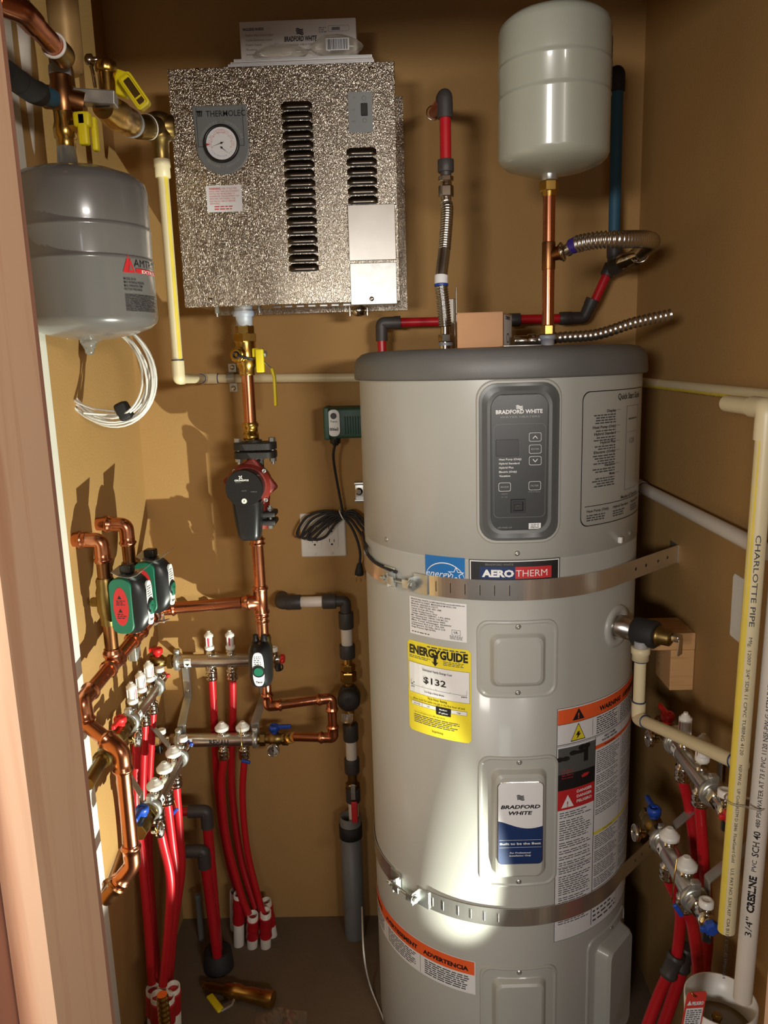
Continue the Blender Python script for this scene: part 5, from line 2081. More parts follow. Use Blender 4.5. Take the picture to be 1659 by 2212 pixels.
# zone valve in front of the supply manifold
zc3 = AT(565, 1447, Y=1.72)
zv3, o3, up3, hd3 = zone_valve('black oval zone valve with a white plate, hanging in front of the back wall manifold', V((rx2 + 0.001, YR, zc3.z + 0.005)), (0, -1, 0), (1, 0, 0), 0.070, 0.112, 0.055)
mb = MB()
for s in (-1, 1):
    lathe(mb, o3 + V((s * 0.010, -0.030, 0.055)), (0, 0, 1), [(0, 0.0085), (0.006, 0.0085), (0.008, 0.007), (0.016, 0.007), (0.018, 0.004)], 14)
mb.build('cable_gland', M['black'], zv3)

# copper from the zone valve to the return manifold
za3 = zof(1495, 572)
pts = [V((rx2 + 0.001, YR, za3 + 0.02)), V((rx2 + 0.001, YR, zof(1526, 580))), AT(716, 1508, Y=YR + 0.005), V((AT(716, 1508, Y=YR + 0.005).x, YR + 0.01, AT(713, 1594, Y=YR + 0.01).z)), AT(636, 1594, Y=YR + 0.02)]
pts[4] = V((pts[4].x, YR + 0.02, pts[3].z))
cret = pipe_thing('copper_return', 'small copper loop linking the oval zone valve to the blue handled ball valve', 'pipe', pts, 0.0115, M['copper'], M['copper'], 0.019, 0.017, True)

# ================================================================== MANIFOLDS


def gauge(root, c, n_, r=0.017):
    n_ = V(n_).normalized()
    mb = MB()
    lathe(mb, c, n_, [(-0.012, r * 0.45), (-0.002, r * 0.6), (0, r * 0.98), (0.008, r), (0.0095, r * 0.95), (0.0095, r * 0.86), (0.008, r * 0.85)], 32)
    g = mb.build('thermometer', M['chrome'], root)
    u_, w_ = perp(n_)
    S_ = Flat(c + n_ * 0.0078, u_, n_.cross(u_))
    mb = MB()
    lathe(mb, c + n_ * 0.006, n_, [(0, r * 0.86), (0.002, r * 0.86)], 32, 0)
    for i in range(11):
        a_ = PI * (1.25 - 1.5 * i / 10)
        ca, sa = math.cos(a_), math.sin(a_)
        spoly(mb, S_, [(r * 0.6 * ca - 0.0003 * sa, r * 0.6 * sa + 0.0003 * ca), (r * 0.6 * ca + 0.0003 * sa, r * 0.6 * sa - 0.0003 * ca), (r * 0.76 * ca + 0.0003 * sa, r * 0.76 * sa - 0.0003 * ca), (r * 0.76 * ca - 0.0003 * sa, r * 0.76 * sa + 0.0003 * ca)][::-1], 0.0005, 1)
    for a_ in (2.6,):
        ca, sa = math.cos(a_), math.sin(a_)
        spoly(mb, S_, [(-r * 0.2 * ca - 0.0008 * sa, -r * 0.2 * sa + 0.0008 * ca), (-r * 0.2 * ca + 0.0008 * sa, -r * 0.2 * sa - 0.0008 * ca), (r * 0.66 * ca, r * 0.66 * sa)], 0.0008, 1)
        lathe(mb, c + n_ * 0.0082, n_, [(0, 0.0024), (0.001, 0.002)], 12, 1)
    mb.build('dial', [M['paper'], M['ink']], g)


def manifold(label, A, B, wn, kind, outs, valve_end='A', name_txt=None, drain='down', group=None, knob=None, facing=None):
    """A, B = ends of the bar between its clamps; wn = direction away from the wall; outs = places along the bar"""
    A, B, wn = V(A), V(B), V(wn).normalized()
    d = (B - A).normalized()
    up = V((0, 0, 1))
    Lb = (B - A).length
    Rb = 0.0175
    t_ = thing('heating_manifold', label, 'manifold', (A + B) / 2, 'floor heating manifolds')
    mb = MB()
    lathe(mb, A, d, [(-0.01, Rb * 0.9), (0, Rb), (Lb, Rb), (Lb + 0.01, Rb * 0.9)], 28)
    bar = mb.build('manifold_bar', M['steel'], t_)
    fn = V(facing) if facing is not None else wn
    fn = (fn - d * fn.dot(d)).normalized()

    def wrap(u, v, h=0.0):
        a_ = v / Rb
        return A + d * u + (fn * math.cos(a_) + up * math.sin(a_)) * (Rb + 0.0004 + h)
    flip = d.cross(up).dot(fn) < 0
    W2 = (lambda u, v, h=0.0: wrap(Lb - u, v, h)) if flip else wrap

    class Wr:
        def __call__(s, u, v, h=0.0):
            return W2(u, v, h)
    wr = Wr()
    mb = MB()
    lu = 0.026 if not flip else 0.026
    for k in range(4):
        srect(mb, wr, lu - 0.009, lu + 0.009, -0.012 + k * 0.006, -0.006 + k * 0.006, 0, 0)
    if kind == 'supply':
        spoly(mb, wr, [(lu - 0.006, -0.001), (lu, -0.008), (lu + 0.006, -0.001)], 0.0004, 1)
        stext(mb, wr, 'SUPPLY', lu, 0.007, 0.0032, 0.0004, 1, 0.015, 'C', 0.03)
    else:
        spoly(mb, wr, [(lu - 0.006, 0.001), (lu + 0.006, 0.001), (lu, 0.008)], 0.0004, 1)
        stext(mb, wr, 'RETURN', lu, -0.006, 0.0032, 0.0004, 1, 0.015, 'C', 0.03)
    if name_txt:
        stext(mb, wr, name_txt, 0.104, -0.0035, 0.0115, 0.0004, 1, 0.050, 'C', 0.03)
    mb.build('arrow_sticker', [M['paper'], M['ink']], bar)
    # clamps
    for e in (-0.004, Lb + 0.004):
        mb = MB()
        cc = A + d * e
        lathe(mb, cc, d, [(-0.007, Rb + 0.002), (-0.005, Rb + 0.006), (0.005, Rb + 0.006), (0.007, Rb + 0.002)], 28)
        rbox(mb, cc + up * (Rb + 0.010), (d, wn, up), (0.007, 0.007, 0.006), 0.002)
        screw(mb, cc + up * (Rb + 0.010) + fn * 0.007, fn, 0.004)
        mb.build('clamp', M['zinc'], t_)
    for k, x in enumerate(outs):
        c = A + d * x
        if kind == 'supply':
            mb = MB()
            lathe(mb, c + up * (Rb - 0.003), up, [(0, 0.011), (0.006, 0.011), (0.007, 0.0095), (0.012, 0.0095)], 16)
            hexn(mb, c + up * (Rb + 0.004), c + up * (Rb + 0.012), 0.012)
            mb.build('meter_nipple', M['chrome'], t_)
            mb = MB()
            b0 = c + up * (Rb + 0.012)
            lathe(mb, b0, up, [(0, 0.009), (0.003, 0.0125), (0.009, 0.0125), (0.012, 0.0105), (0.012, 0.0098)], 18, 0)
            for a_ in (0.5, 2.6, 4.2, 5.8):
                o_ = (fn * math.cos(a_) + d * math.sin(a_)) * 0.0102
                tube(mb, [b0 + o_ + up * 0.010, b0 + o_ + up * 0.038], 0.0016, 6)
            lathe(mb, b0 + up * 0.036, up, [(0, 0.0118), (0.006, 0.0118), (0.008, 0.008), (0.011, 0.0075), (0.012, 0.0045), (0.016, 0.004)], 18, 0)
            fm = mb.build('flow_meter', M['white'], t_)
            mb = MB()
            lathe(mb, b0 + up * 0.010, up, [(0, 0.009), (0.027, 0.009)], 18)
            mb.build('sight_glass', M['paper'], fm)
            mb = MB()
            rbox(mb, b0 + up * 0.024 + fn * 0.0088, (d, fn, up), (0.0018, 0.0010, 0.011), 0.0006)
            mb.build('float_scale', M['redclear'], fm)
        else:
            mb = MB()
            lathe(mb, c + up * (Rb - 0.003), up, [(0, 0.011), (0.008, 0.011), (0.009, 0.0085), (0.014, 0.0085)], 16)
            mb.build('valve_nipple', M['chrome'], t_)
            mb = MB()
            b0 = c + up * (Rb + 0.009)
            n_ = 24
            rings = []
            for h_, r_ in ((0, 0.0135), (0.002, 0.0175), (0.010, 0.0175), (0.011, 0.0155), (0.016, 0.0125), (0.0165, 0.0115), (0.020, 0.0085), (0.0205, 0.0075), (0.023, 0.006)):
                rings.append([b0 + up * h_ + (fn * math.cos(2 * PI * j / n_) + d * math.sin(2 * PI * j / n_)) * r_ * (1.04 if (j % 2 and 0 < h_ < 0.011) else 1.0) for j in range(n_)])
            ring_stack(mb, rings, 0)
            mb.build('balancing_cap', M['white'], t_)
        mb = MB()
        b1 = c - up * (Rb - 0.003)
        lathe(mb, b1, -up, [(0, 0.011), (0.010, 0.0105), (0.011, 0.0145), (0.016, 0.0145), (0.017, 0.0135), (0.022, 0.0150), (0.027, 0.0150), (0.028, 0.0138), (0.033, 0.0150), (0.038, 0.0145), (0.039, 0.010)], 20)
        mb.build('tube_nut', M['chrome'], t_)
    # valve end
    for e, nm in (('A', -1), ('B', 1)):
        p = A if nm < 0 else B
        dd = d * nm
        if e == valve_end:
            mb = MB()
            hexn(mb, p + dd * 0.016, p + dd * 0.030, 0.0185)
            lathe(mb, p + dd * 0.008, dd, [(0, 0.016), (0.01, 0.014), (0.024, 0.012), (0.032, 0.013), (0.036, 0.018), (0.056, 0.0185), (0.062, 0.015), (0.066, 0.0165), (0.080, 0.0165)], 22)
            hexn(mb, p + dd * 0.074, p + dd * 0.090, 0.018)
            mb.build('ball_valve_body', M['brassdull'], t_)
            col_ = M['red'] if kind == 'supply' else M['blue']
            pv = p + dd * 0.054
            mb = MB()
            lathe(mb, pv + up * 0.016, up, [(0, 0.009), (0.008, 0.009), (0.008, 0.013), (0.018, 0.0135), (0.022, 0.011), (0.022, 0.007), (0.019, 0.006)], 20)
            rbox(mb, pv + up * 0.033 + dd * 0.022, (dd, fn, up), (0.022, 0.0045, 0.0055), 0.003)
            mb.build('handle', col_, t_)
            gauge(t_, pv + fn * 0.028 - up * 0.016, fn + up * 0.1, 0.0165)
        else:
            mb = MB()
            hexn(mb, p + dd * 0.014, p + dd * 0.028, 0.0175)
            lathe(mb, p + dd * 0.008, dd, [(0, 0.015), (0.022, 0.012), (0.032, 0.012), (0.040, 0.014), (0.056, 0.014), (0.060, 0.009)], 20)
            q = p + dd * 0.048
            lathe(mb, q, up, [(0, 0.009), (0.014, 0.009), (0.015, 0.011), (0.024, 0.011)], 16)
            mb.build('end_piece', M['chrome'], t_)
            mb = MB()
            lathe(mb, q + up * 0.022, up, [(0, 0.0115), (0.010, 0.0115), (0.012, 0.008), (0.010, 0.005)], 18)
            mb.build('air_vent', M['white'], t_)
            mb = MB()
            col_ = M['red'] if kind == 'supply' else M['blue']
            lathe(mb, q + dd * 0.014, dd, [(0, 0.009), (0.004, 0.0125), (0.012, 0.0125), (0.015, 0.008)], 7, smooth=False)
            rbox(mb, q + dd * 0.024, (dd, fn, up), (0.004, 0.018, 0.005), 0.003)
            mb.build('drain_knob', col_, t_)
            mb = MB()
            torus(mb, q + dd * 0.012 - up * 0.022, fn, 0.010, 0.0022, 20, 6)
            lathe(mb, q + dd * 0.010 - up * 0.010, -up, [(0, 0.007), (0.022, 0.0075)], 12)
            mb.build('drain_cap', M['black'], t_)
    return t_


def bracket(label, pS, pR, wn, yoff=0.0):
    """galvanised arm carrying both bars: clamps, legs and the piece on the wall"""
    pS, pR, wn = V(pS), V(pR), V(wn).normalized()
    up = V((0, 0, 1))
    dist_s = 0
    t_mb = MB()
    sd = up.cross(wn)
    wallS = {}
    def flat_piece(a_, b_, w_=0.011, th=0.0014):
        dd = (b_ - a_)
        nn = sd.cross(dd.normalized())
        rbox(t_mb, (a_ + b_) / 2, (dd.normalized(), sd, nn), (dd.length / 2, w_, th), 0.0008)
    return t_mb, flat_piece, sd


def manifold_bracket(label, S_, R_, wn, wall_d):
    """S_ supply bar point, R_ return bar point; wall_d = distance of the plate from the wall behind S_"""
    mb, fpiece, sd = bracket(label, S_, R_, wn)
    wn = V(wn).normalized()
    up = V((0, 0, 1))
    bS = S_ - wn * 0.024 - up * 0.012
    top_ = bS
    m1 = V(bS) - wn * wall_d
    m1.z = S_.z - 0.030
    m2 = V(m1)
    m2.z = R_.z + 0.075
    bR = R_ - wn * 0.020 + up * 0.034
    fpiece(bS, m1)
    fpiece(m1, m2)
    fpiece(m2, bR)
    fpiece(bR, R_ - wn * 0.022)
    for q in (m1.lerp(m2, 0.15), m1.lerp(m2, 0.85)):
        screw(mb, q + wn * 0.0015, wn, 0.005)
    o = mb.build('manifold_bracket', M['zinc'])
    return tag(o, label, 'bracket', 'manifold brackets')


def pex(label, pts, r=0.0098, group='red heating tubes', mt='pex', n=8):
    mb = MB()
    tube(mb, spline(pts, n), r, 14)
    o = mb.build('heating_tube', M[mt])
    return tag(o, label, 'tube', group)


# ---- back wall pair
YS, YQ = 1.905, 1.865
SA = AT(385, 1428, Y=YS)
SB = AT(552, 1425, Y=YS)
SB.z = SA.z = (SA.z + SB.z) / 2
QA = AT(390, 1600, Y=YQ)
QB = AT(549, 1596, Y=YQ)
QB.z = QA.z = (QA.z + QB.z) / 2
SA.x += 0.002
SB = V((SB.x, YS, SA.z))
so = [AT(455, 1430, Y=YS).x - SA.x, AT(500, 1430, Y=YS).x - SA.x]
qo = [AT(481, 1600, Y=YQ).x - QA.x, AT(526, 1600, Y=YQ).x - QA.x]
manifold('back wall supply manifold with red handle and two flow meters', SA, SB, (0, -1, 0), 'supply', so, 'A')
manifold('back wall return manifold lettered REHAU with two white caps', QA, QB, (0, -1, 0), 'return', qo, 'B', 'REHAU')
for x_, lb in ((SA.x - 0.004, 'left galvanised bracket of the back wall manifolds'), (SB.x + 0.004, 'right galvanised bracket of the back wall manifolds')):
    xx = QA.x if x_ < -0.45 else QB.x
    manifold_bracket(lb, V((x_, YS, SA.z)), V((xx, YQ, QA.z)), (0, -1, 0), 0.045)
# brass nipple between valve and copper loop
mb = MB()
p = V((QB.x + 0.096, YQ, QB.z))
lathe(mb, (p.x - 0.004, YR + 0.045, QB.z), (1, 0, 0), [(0, 0.014), (0.012, 0.014), (0.013, 0.0165), (0.02, 0.0165)], 20)
# fill the short gap between the ball valve and the copper loop
mb = MB()
pA, pB = V((QB.x + 0.086, YQ, QB.z)), pts[4]
tube(mb, [pA, pB], 0.0125, 18)
coupling(mb, pA.lerp(pB, 0.05), pA.lerp(pB, 0.55), 0.0125, 0, False, 1.25)
mb.build('press_adapter', M['brass'], cret)

# tubes of the back wall manifolds down into the floor sleeves
ZN = 0.055
zt_s = SA.z - 0.052
zt_q = QA.z - 0.052
slv = [(518, 1935, 0), (538, 1955, 1), (556, 1930, 2), (574, 1950, 3)]
fz = lambda px, py, z_: AT(px, py, Z=z_)
ends = []
for px, py in ((515, 1930), (533, 1940), (556, 1962), (568, 1965)):
    p = AT(px, py, Y=1.875)
    ends.append(p)
T_ = [
    ('left red tube from the back supply manifold, passing behind the return manifold', [V((SA.x + so[0], YS, zt_s)), AT(462, 1540, Y=1.915), AT(470, 1700, Y=1.925), AT(492, 1850, Y=1.915), AT(520, 1945, Y=1.90)]),
    ('right red tube from the back supply manifold, passing behind the return manifold', [V((SA.x + so[1], YS, zt_s)), AT(503, 1540, Y=1.915), AT(501, 1700, Y=1.925), AT(520, 1850, Y=1.90), AT(552, 1960, Y=1.87)]),
    ('red tube below the left white cap of the back return manifold', [V((QA.x + qo[0], YQ, zt_q)), AT(479, 1700, Y=1.865), AT(489, 1810, Y=1.86), AT(520, 1930, Y=1.85), AT(537, 1975, Y=1.845)]),
    ('red tube with a blue clip below the right white cap of the back return manifold', [V((QA.x + qo[1], YQ, zt_q)), AT(524, 1720, Y=1.865), AT(533, 1830, Y=1.86), AT(556, 1930, Y=1.85), AT(572, 1985, Y=1.845)]),
]
for k, (lb, P_) in enumerate(T_):
    pex(lb, P_, 0.0088 if k == 3 else 0.0100)
# sleeves standing out of the floor, wrapped together in red tape
SL = [AT(516, 2040, Z=0.0), AT(545, 2044, Z=0.0), AT(574, 2044, Z=0.0), AT(588, 2020, Z=0.0), AT(508, 2005, Z=0.0), AT(556, 2010, Z=0.0)]
SLt = [AT(516, 1930, Y=1.86), AT(546, 1975, Y=1.84), AT(574, 1968, Y=1.84), AT(574, 1945, Y=1.90), AT(508, 1925, Y=1.90), AT(556, 1965, Y=1.88)]
for k in range(6):
    mb = MB()
    a_, b_ = SL[k], SLt[k]
    dd = b_ - a_
    ringr = 0.0145
    lathe(mb, a_, dd, [(0, ringr), (dd.length, ringr), (dd.length, ringr * 0.82), (dd.length - 0.05, ringr * 0.8)], 20, 0, False)
    o = mb.build('floor_sleeve', M['pvc'])
    tag(o, 'white plastic sleeve in the taped bundle of tube sleeves below the back wall manifolds', 'pipe sleeve', 'floor sleeves below the back manifolds')
mb = MB()
for k in (0, 1, 2, 3, 5):
    a_, b_ = SL[k], SLt[k]
    lo, hi = (0.32, 0.86) if k != 0 else (0.45, 0.93)
    P_ = [a_.lerp(b_, lo + (hi - lo) * i / 6) for i in range(7)]
    tube(mb, P_, [0.0165 + 0.001 * math.sin(i * 2.1 + k) for i in range(7)], 16)
o = mb.build('tape_wrap', M['pex'])
o['kind'] = 'stuff'
tag(o, 'red tape wrapped around the bundle of floor sleeves below the back wall manifolds', 'tape')
# blue clip on its thread
mb = MB()
tube(mb, spline([AT(519, 1572, Y=1.835), AT(522, 1610, Y=1.825), AT(524, 1636, Y=1.835)], 4), 0.0012, 6, 0)
rbox(mb, AT(531, 1645, Y=1.835), (V((1, 0, -0.3)).normalized(), V((0, 1, 0)), V((0.3, 0, 1)).normalized()), (0.012, 0.004, 0.004), 0.003, 1)
tag(mb.build('blue_clip', [M['brass'], M['blue']]), 'small blue clip on a yellow thread below the lettered back wall return manifold', 'clip', 'blue clips')

# ---- left wall pair
XS, XQ = AT(311, 1522, Y=1.70).x, 0
LS0, LS1 = AT(330, 1482, X=XS), AT(285, 1561, X=XS)
zz = (LS0.z + LS1.z) / 2
ys0, ys1 = LS0.y, LS1.y
LSa, LSb = V((XS, ys0 + 0.012, zz)), V((XS, ys1 - 0.012, zz))
Ls = (LSa - LSb).length
XQ = AT(364, 1676, Y=1.62).x
LQ0, LQ1 = AT(383, 1648, X=XQ), AT(330, 1735, X=XQ)
zq_ = (LQ0.z + LQ1.z) / 2
LQa, LQb = V((XQ, LQ0.y + 0.01, zq_)), V((XQ, LQ1.y - 0.01, zq_))
Lq = (LQa - LQb).length


def ypos(px, py, X, ya):
    return ya - AT(px, py, X=X).y


so_l = [ypos(316, 1508, XS, LSa.y), ypos(300, 1534, XS, LSa.y), ypos(283, 1562, XS, LSa.y)]
so_l = [Ls * 0.16, Ls * 0.5, Ls * 0.84]
qo_l = [Lq * 0.16, Lq * 0.5, Lq * 0.84]
fc_ = V((0.55, -0.85, 0))
manifold('left wall supply manifold with three flow meters, red handle towards the door stud', LSa, LSb, (1, 0, 0), 'supply', so_l, 'B', facing=(1, 0, 0))
manifold('left wall return manifold with three white caps, below the copper drop', LQa, LQb, (1, 0, 0), 'return', qo_l, 'B', facing=(1, 0, 0))
for k, (y_, y2) in enumerate(((LSb.y - 0.004, LQb.y), (LSa.y + 0.004, LQa.y))):
    manifold_bracket(('near', 'far')[k] + ' galvanised bracket of the left wall manifolds', V((XS, y_, zz)), V((XQ, y2, zq_)), (1, 0, 0), XS - XL - 0.03)
fl = [V((-0.52, 1.62, 0)), V((-0.50, 1.58, 0)), V((-0.48, 1.55, 0))]
names = ('farthest', 'middle', 'nearest')
# floor end points from the picture
E0 = [AT(342, 2120, Y=1.60), AT(350, 2122, Y=1.57), AT(358, 2118, Y=1.60)]
lowS = [[(322, 1700), (322, 1850), (330, 1980), (341, 2125)], [(308, 1720), (312, 1850), (325, 1980), (334, 2125)], [(293, 1740), (306, 1850), (318, 1980), (328, 2125)]]
for k in range(3):
    c = V((XS, LSa.y - so_l[k], zz - 0.052))
    P_ = [c] + [AT(px, py, Y=c.y - 0.03 * i + 0.0) for i, (px, py) in enumerate(lowS[k])]
    pex(names[k] + ' red tube from the left wall supply manifold', P_, 0.0098)
lowQ = [[(388, 1800), (392, 1880), (376, 2000), (366, 2120)], [(372, 1820), (380, 1900), (372, 2000), (358, 2125)], [(352, 1820), (368, 1900), (364, 2000), (352, 2128)]]
for k in range(3):
    c = V((XQ, LQa.y - qo_l[k], zq_ - 0.052))
    P_ = [c] + [AT(px, py, Y=c.y - 0.01 * i) for i, (px, py) in enumerate(lowQ[k])]
    pex(names[k] + ' red tube from the left wall return manifold', P_, 0.0098)
SLL = [(330, 2135), (352, 2140), (374, 2130), (340, 2150), (362, 2152)]
for k, (px, py) in enumerate(SLL):
    top_ = AT(px, py, Y=1.53 - (0.02 if k > 2 else 0))
    bot_ = AT(px + 4, py + 95, Y=1.56 - (0.02 if k > 2 else 0))
    mb = MB()
    dd = bot_ - top_
    k_ = top_.z / (top_.z - bot_.z)
    bot_ = top_ + dd * k_
    dd = bot_ - top_
    lathe(mb, bot_, -dd, [(0, 0.0155), (dd.length, 0.0155), (dd.length, 0.0128), (dd.length - 0.04, 0.0125)], 20, 0, False)
    tag(mb.build('floor_sleeve', M['pvc']), 'white plastic sleeve in the red taped bundle on the floor at the left', 'pipe sleeve', 'floor sleeves at the left')
mb = MB()
for k, (px, py) in enumerate(SLL):
    Y_ = 1.53 - (0.02 if k > 2 else 0)
    P_ = [AT(px + 1, py + 12 + 10 * i, Y=Y_ + 0.003 * i) for i in range(5)]
    tube(mb, P_, 0.0172, 16)
o = mb.build('tape_wrap', M['pex'])
o['kind'] = 'stuff'
tag(o, 'red tape wrapped around the floor sleeves at the left', 'tape')
# blue clip with thread on the left return manifold
mb = MB()
p0 = AT(348, 1690, Y=1.60)
tube(mb, spline([AT(341, 1684, Y=1.575), AT(356, 1690, Y=1.585), AT(370, 1712, Y=1.60), AT(381, 1745, Y=1.61)], 6), 0.0012, 6, 0)
rbox(mb, AT(375, 1756, Y=1.61), (V((1, 0, 1.2)).normalized(), V((0, 1, 0)), V((-1.2, 0, 1)).normalized()), (0.015, 0.003, 0.004), 0.0025, 1)
tag(mb.build('blue_clip', [M['brass'], M['blue']]), 'small blue clip on a yellow thread hanging from the left wall return manifold', 'clip', 'blue clips')
# grey plastic hanger plate on the left wall below the header
mb = MB()
p = AT(290, 1405, X=XL + 0.012)
rbox(mb, p, AX, (0.010, 0.018, 0.022), 0.003)
tag(mb.build('hanger_block', M['zinc']), 'small metal hanger block on the left wall under the copper header', 'bracket')

# copper drop by the stud: header end, drop, lower bend into the wall
XD = pend.x
d0 = V((pend.x + 0.004, pend.y - 0.004, AT(184, 1566, Y=1.375).z))
d1 = AT(262, 1622, Y=1.345)
d2 = V((d1.x, d1.y, AT(285, 1868, Y=1.345).z))
d3 = AT(230, 1942, Y=1.33)
d4 = AT(268, 1840, Y=1.44)
drop = pipe_thing('copper_drop', 'copper drop pipe beside the door stud with a bend at its foot', 'pipe', [V((d0.x - 0.002, d0.y, d0.z + 0.006)), d1, d2, d3], R1, M['copper'], M['copper'], 0.024, 0.020, True)
mb = MB()
elbow(mb, d2, d3, d4, R1, 0.02, 0.016)
tube(mb, [d3, d4], R1 * 0.9, 16)
mb.build('elbow', M['copper_dull'], drop)
# dull pipe running from behind the stud to the supply valve
pv_ = V((XS + 0.004, LSb.y - 0.09, zz))
q0 = AT(226, 1632, Y=1.40)
q1 = AT(188, 1695, Y=1.30)
mb = MB()
tube(mb, [q0, q1], 0.0125, 18)
coupling(mb, q0 + (q0 - q1).normalized() * 0.02, q0 - (q0 - q1).normalized() * 0.02, 0.0125, 0, True, 1.25, 1.5)
hexn(mb, q0 + (q0 - q1).normalized() * 0.02, q0 + (q0 - q1).normalized() * 0.034, 0.0185)
tag(mb.build('supply_pipe', M['brassdull']), 'dull brass toned pipe between the door stud and the copper drop', 'pipe')

# ================================================================== RIGHT WALL MANIFOLDS
XS2, XQ2 = 0.515, 0.475
RSa, RSb = AT(1462, 1606, X=XS2), AT(1538, 1712, X=XS2)
RQa, RQb = AT(1432, 1832, X=XQ2), AT(1500, 1925, X=XQ2)
z_ = (RSa.z + RSb.z) / 2
z2_ = (RQa.z + RQb.z) / 2
RSa, RSb = V((XS2, RSa.y, z_)), V((XS2, RSb.y, z_))
RQa, RQb = V((XQ2, RQa.y, z2_)), V((XQ2, RQb.y, z2_))
Lr, Lq2 = (RSa - RSb).length, (RQa - RQb).length
manifold('right wall supply manifold behind the cream discharge pipe', RSa, RSb, (-1, 0, 0), 'supply', [Lr * 0.22, Lr * 0.72], 'A')
manifold('right wall return manifold with two white caps and a blue handle', RQa, RQb, (-1, 0, 0), 'return', [Lq2 * 0.2, Lq2 * 0.75], 'A')
for k, (a_, b_) in enumerate(((RSb, RQb), (RSa, RQa))):
    manifold_bracket(('near', 'far')[k] + ' galvanised bracket of the right wall manifolds', V((XS2, a_.y, z_)), V((XQ2, b_.y, z2_)), (-1, 0, 0), XR - XS2 - 0.03)
sy = [RSa.y - Lr * 0.22, RSa.y - Lr * 0.72]
qy = [RQa.y - Lq2 * 0.2, RQa.y - Lq2 * 0.75]
pex('farther red tube from the right wall supply manifold', [V((XS2, sy[0], z_ - 0.052)), AT(1490, 1750, Y=sy[0]), AT(1506, 1880, Y=sy[0] - 0.02), AT(1528, 2010, Y=sy[0] - 0.05), AT(1520, 2110, Y=sy[0] - 0.05), AT(1500, 2250, Y=sy[0] - 0.06)], 0.0100)
pex('nearer red tube from the right wall supply manifold', [V((XS2, sy[1], z_ - 0.052)), AT(1512, 1750, Y=sy[1]), AT(1522, 1880, Y=sy[1]), AT(1530, 1990, Y=sy[1] + 0.03), AT(1524, 2080, Y=sy[1] + 0.05), AT(1520, 2140, Y=sy[1] + 0.05)], 0.0100)
pex('farther red tube from the right wall return manifold, entering the black couplers', [V((XQ2, qy[0], z2_ - 0.052)), AT(1468, 1960, Y=qy[0] + 0.02), AT(1466, 2030, Y=qy[0] + 0.03), AT(1460, 2072, Y=qy[0] + 0.03)], 0.0105)
pex('nearer red tube from the right wall return manifold', [V((XQ2, qy[1], z2_ - 0.052)), AT(1494, 1990, Y=qy[1] + 0.01), AT(1505, 2060, Y=qy[1] + 0.03), AT(1508, 2102, Y=qy[1] + 0.04)], 0.0105)
yb_ = qy[0] + 0.03
for k, (x0, y0, x1, y1, dy) in enumerate(((1462, 2062, 1442, 2108, 0.0), (1486, 2045, 1470, 2095, 0.03))):
    mb = MB()
    a_, b_ = AT(x0, y0, Y=yb_ + dy), AT(x1, y1, Y=yb_ + dy)
    coupling(mb, a_, b_, 0.0112, 0, True, 1.35, 1.55)
    tag(mb.build('tube_coupler', M['charcoal']), ('left', 'right')[k] + ' black coupler on the red tubes low at the right wall', 'coupler')
pex('lower red tube slanting down left from the left black coupler', [AT(1446, 2100, Y=yb_), AT(1425, 2145, Y=yb_), AT(1395, 2225, Y=yb_ - 0.01), AT(1370, 2300, Y=yb_ - 0.02)], 0.0110)
pex('dark red tube slanting down from the right black coupler', [AT(1474, 2090, Y=yb_ + 0.03), AT(1455, 2150, Y=yb_ + 0.03), AT(1428, 2230, Y=yb_ + 0.02), AT(1405, 2310, Y=yb_ + 0.01)], 0.0120)
mb = MB()
tube(mb, spline([AT(1462, 1850 + 5, Y=1.13), AT(1456, 1900, Y=1.12), AT(1451, 1948, Y=1.13)], 4), 0.0012, 6, 0)
rbox(mb, AT(1465, 1966, Y=1.13), (V((0.6, 0, -1)).normalized(), V((0, 1, 0)), V((1, 0, 0.6)).normalized()), (0.013, 0.003, 0.004), 0.0025, 1)
tag(mb.build('blue_clip', [M['brass'], M['blue']]), 'small blue clip on a yellow thread at the right wall return manifold', 'clip', 'blue clips')

# ================================================================== PIPES ON THE RIGHT
pa, pb = AT(1390, 826, X=XR - 0.018), AT(1664, 856, X=XR - 0.018)
t = pipe_thing('wall_pipe', 'cream plastic pipe with a yellow stripe running along the upper right wall', 'pipe', [pa + (pa - pb).normalized() * 0.1, pb + (pb - pa).normalized() * 0.12], 0.0111, M['cpvc'], M['cpvc'])


def stripe(root, a_, b_, r, side, w=0.35, name='stripe', m_='ystripe'):
    a_, b_ = V(a_), V(b_)
    d = (b_ - a_).normalized()
    s = (V(side) - d * V(side).dot(d)).normalized()
    q = d.cross(s)
    vs, fs = [], []
    n = 6
    for p in (a_, b_):
        for i in range(n + 1):
            an = -w + 2 * w * i / n
            vs.append(p + (s * math.cos(an) + q * math.sin(an)) * (r + 0.0003))
    fs = [(i, i + 1, n + 2 + i, n + 1 + i) for i in range(n)]
    mb = MB()
    mb.add(vs, fs, 0, True)
    return mb.build(name, M[m_], root)


stripe(t, pa, pb + (pb - pa).normalized() * 0.1, 0.0111, (-0.8, -0.3, -0.75), 0.45)


def pipe_print(root, a_, b_, r, side, up_, items, m_='mid_ink'):
    """print running along a pipe: items = (text, start, length, cap height)"""
    a_, b_ = V(a_), V(b_)
    d = (b_ - a_).normalized()
    s = (V(side) - d * V(side).dot(d)).normalized()
    q = s.cross(d)

    class PS:
        def __call__(self, u, v, h=0.0):
            an = v / r
            return a_ + d * u + (s * math.cos(an) + (-q) * math.sin(an) * -up_) * (r + 0.0006 + h)
    mb = MB()
    for tx, st, ln, ch, bo in items:
        stext(mb, PS(), tx, st, -ch / 2, ch, 0.0, 0, ln, 'L', bo)
    return mb.build('pipe_print', M[m_], root)


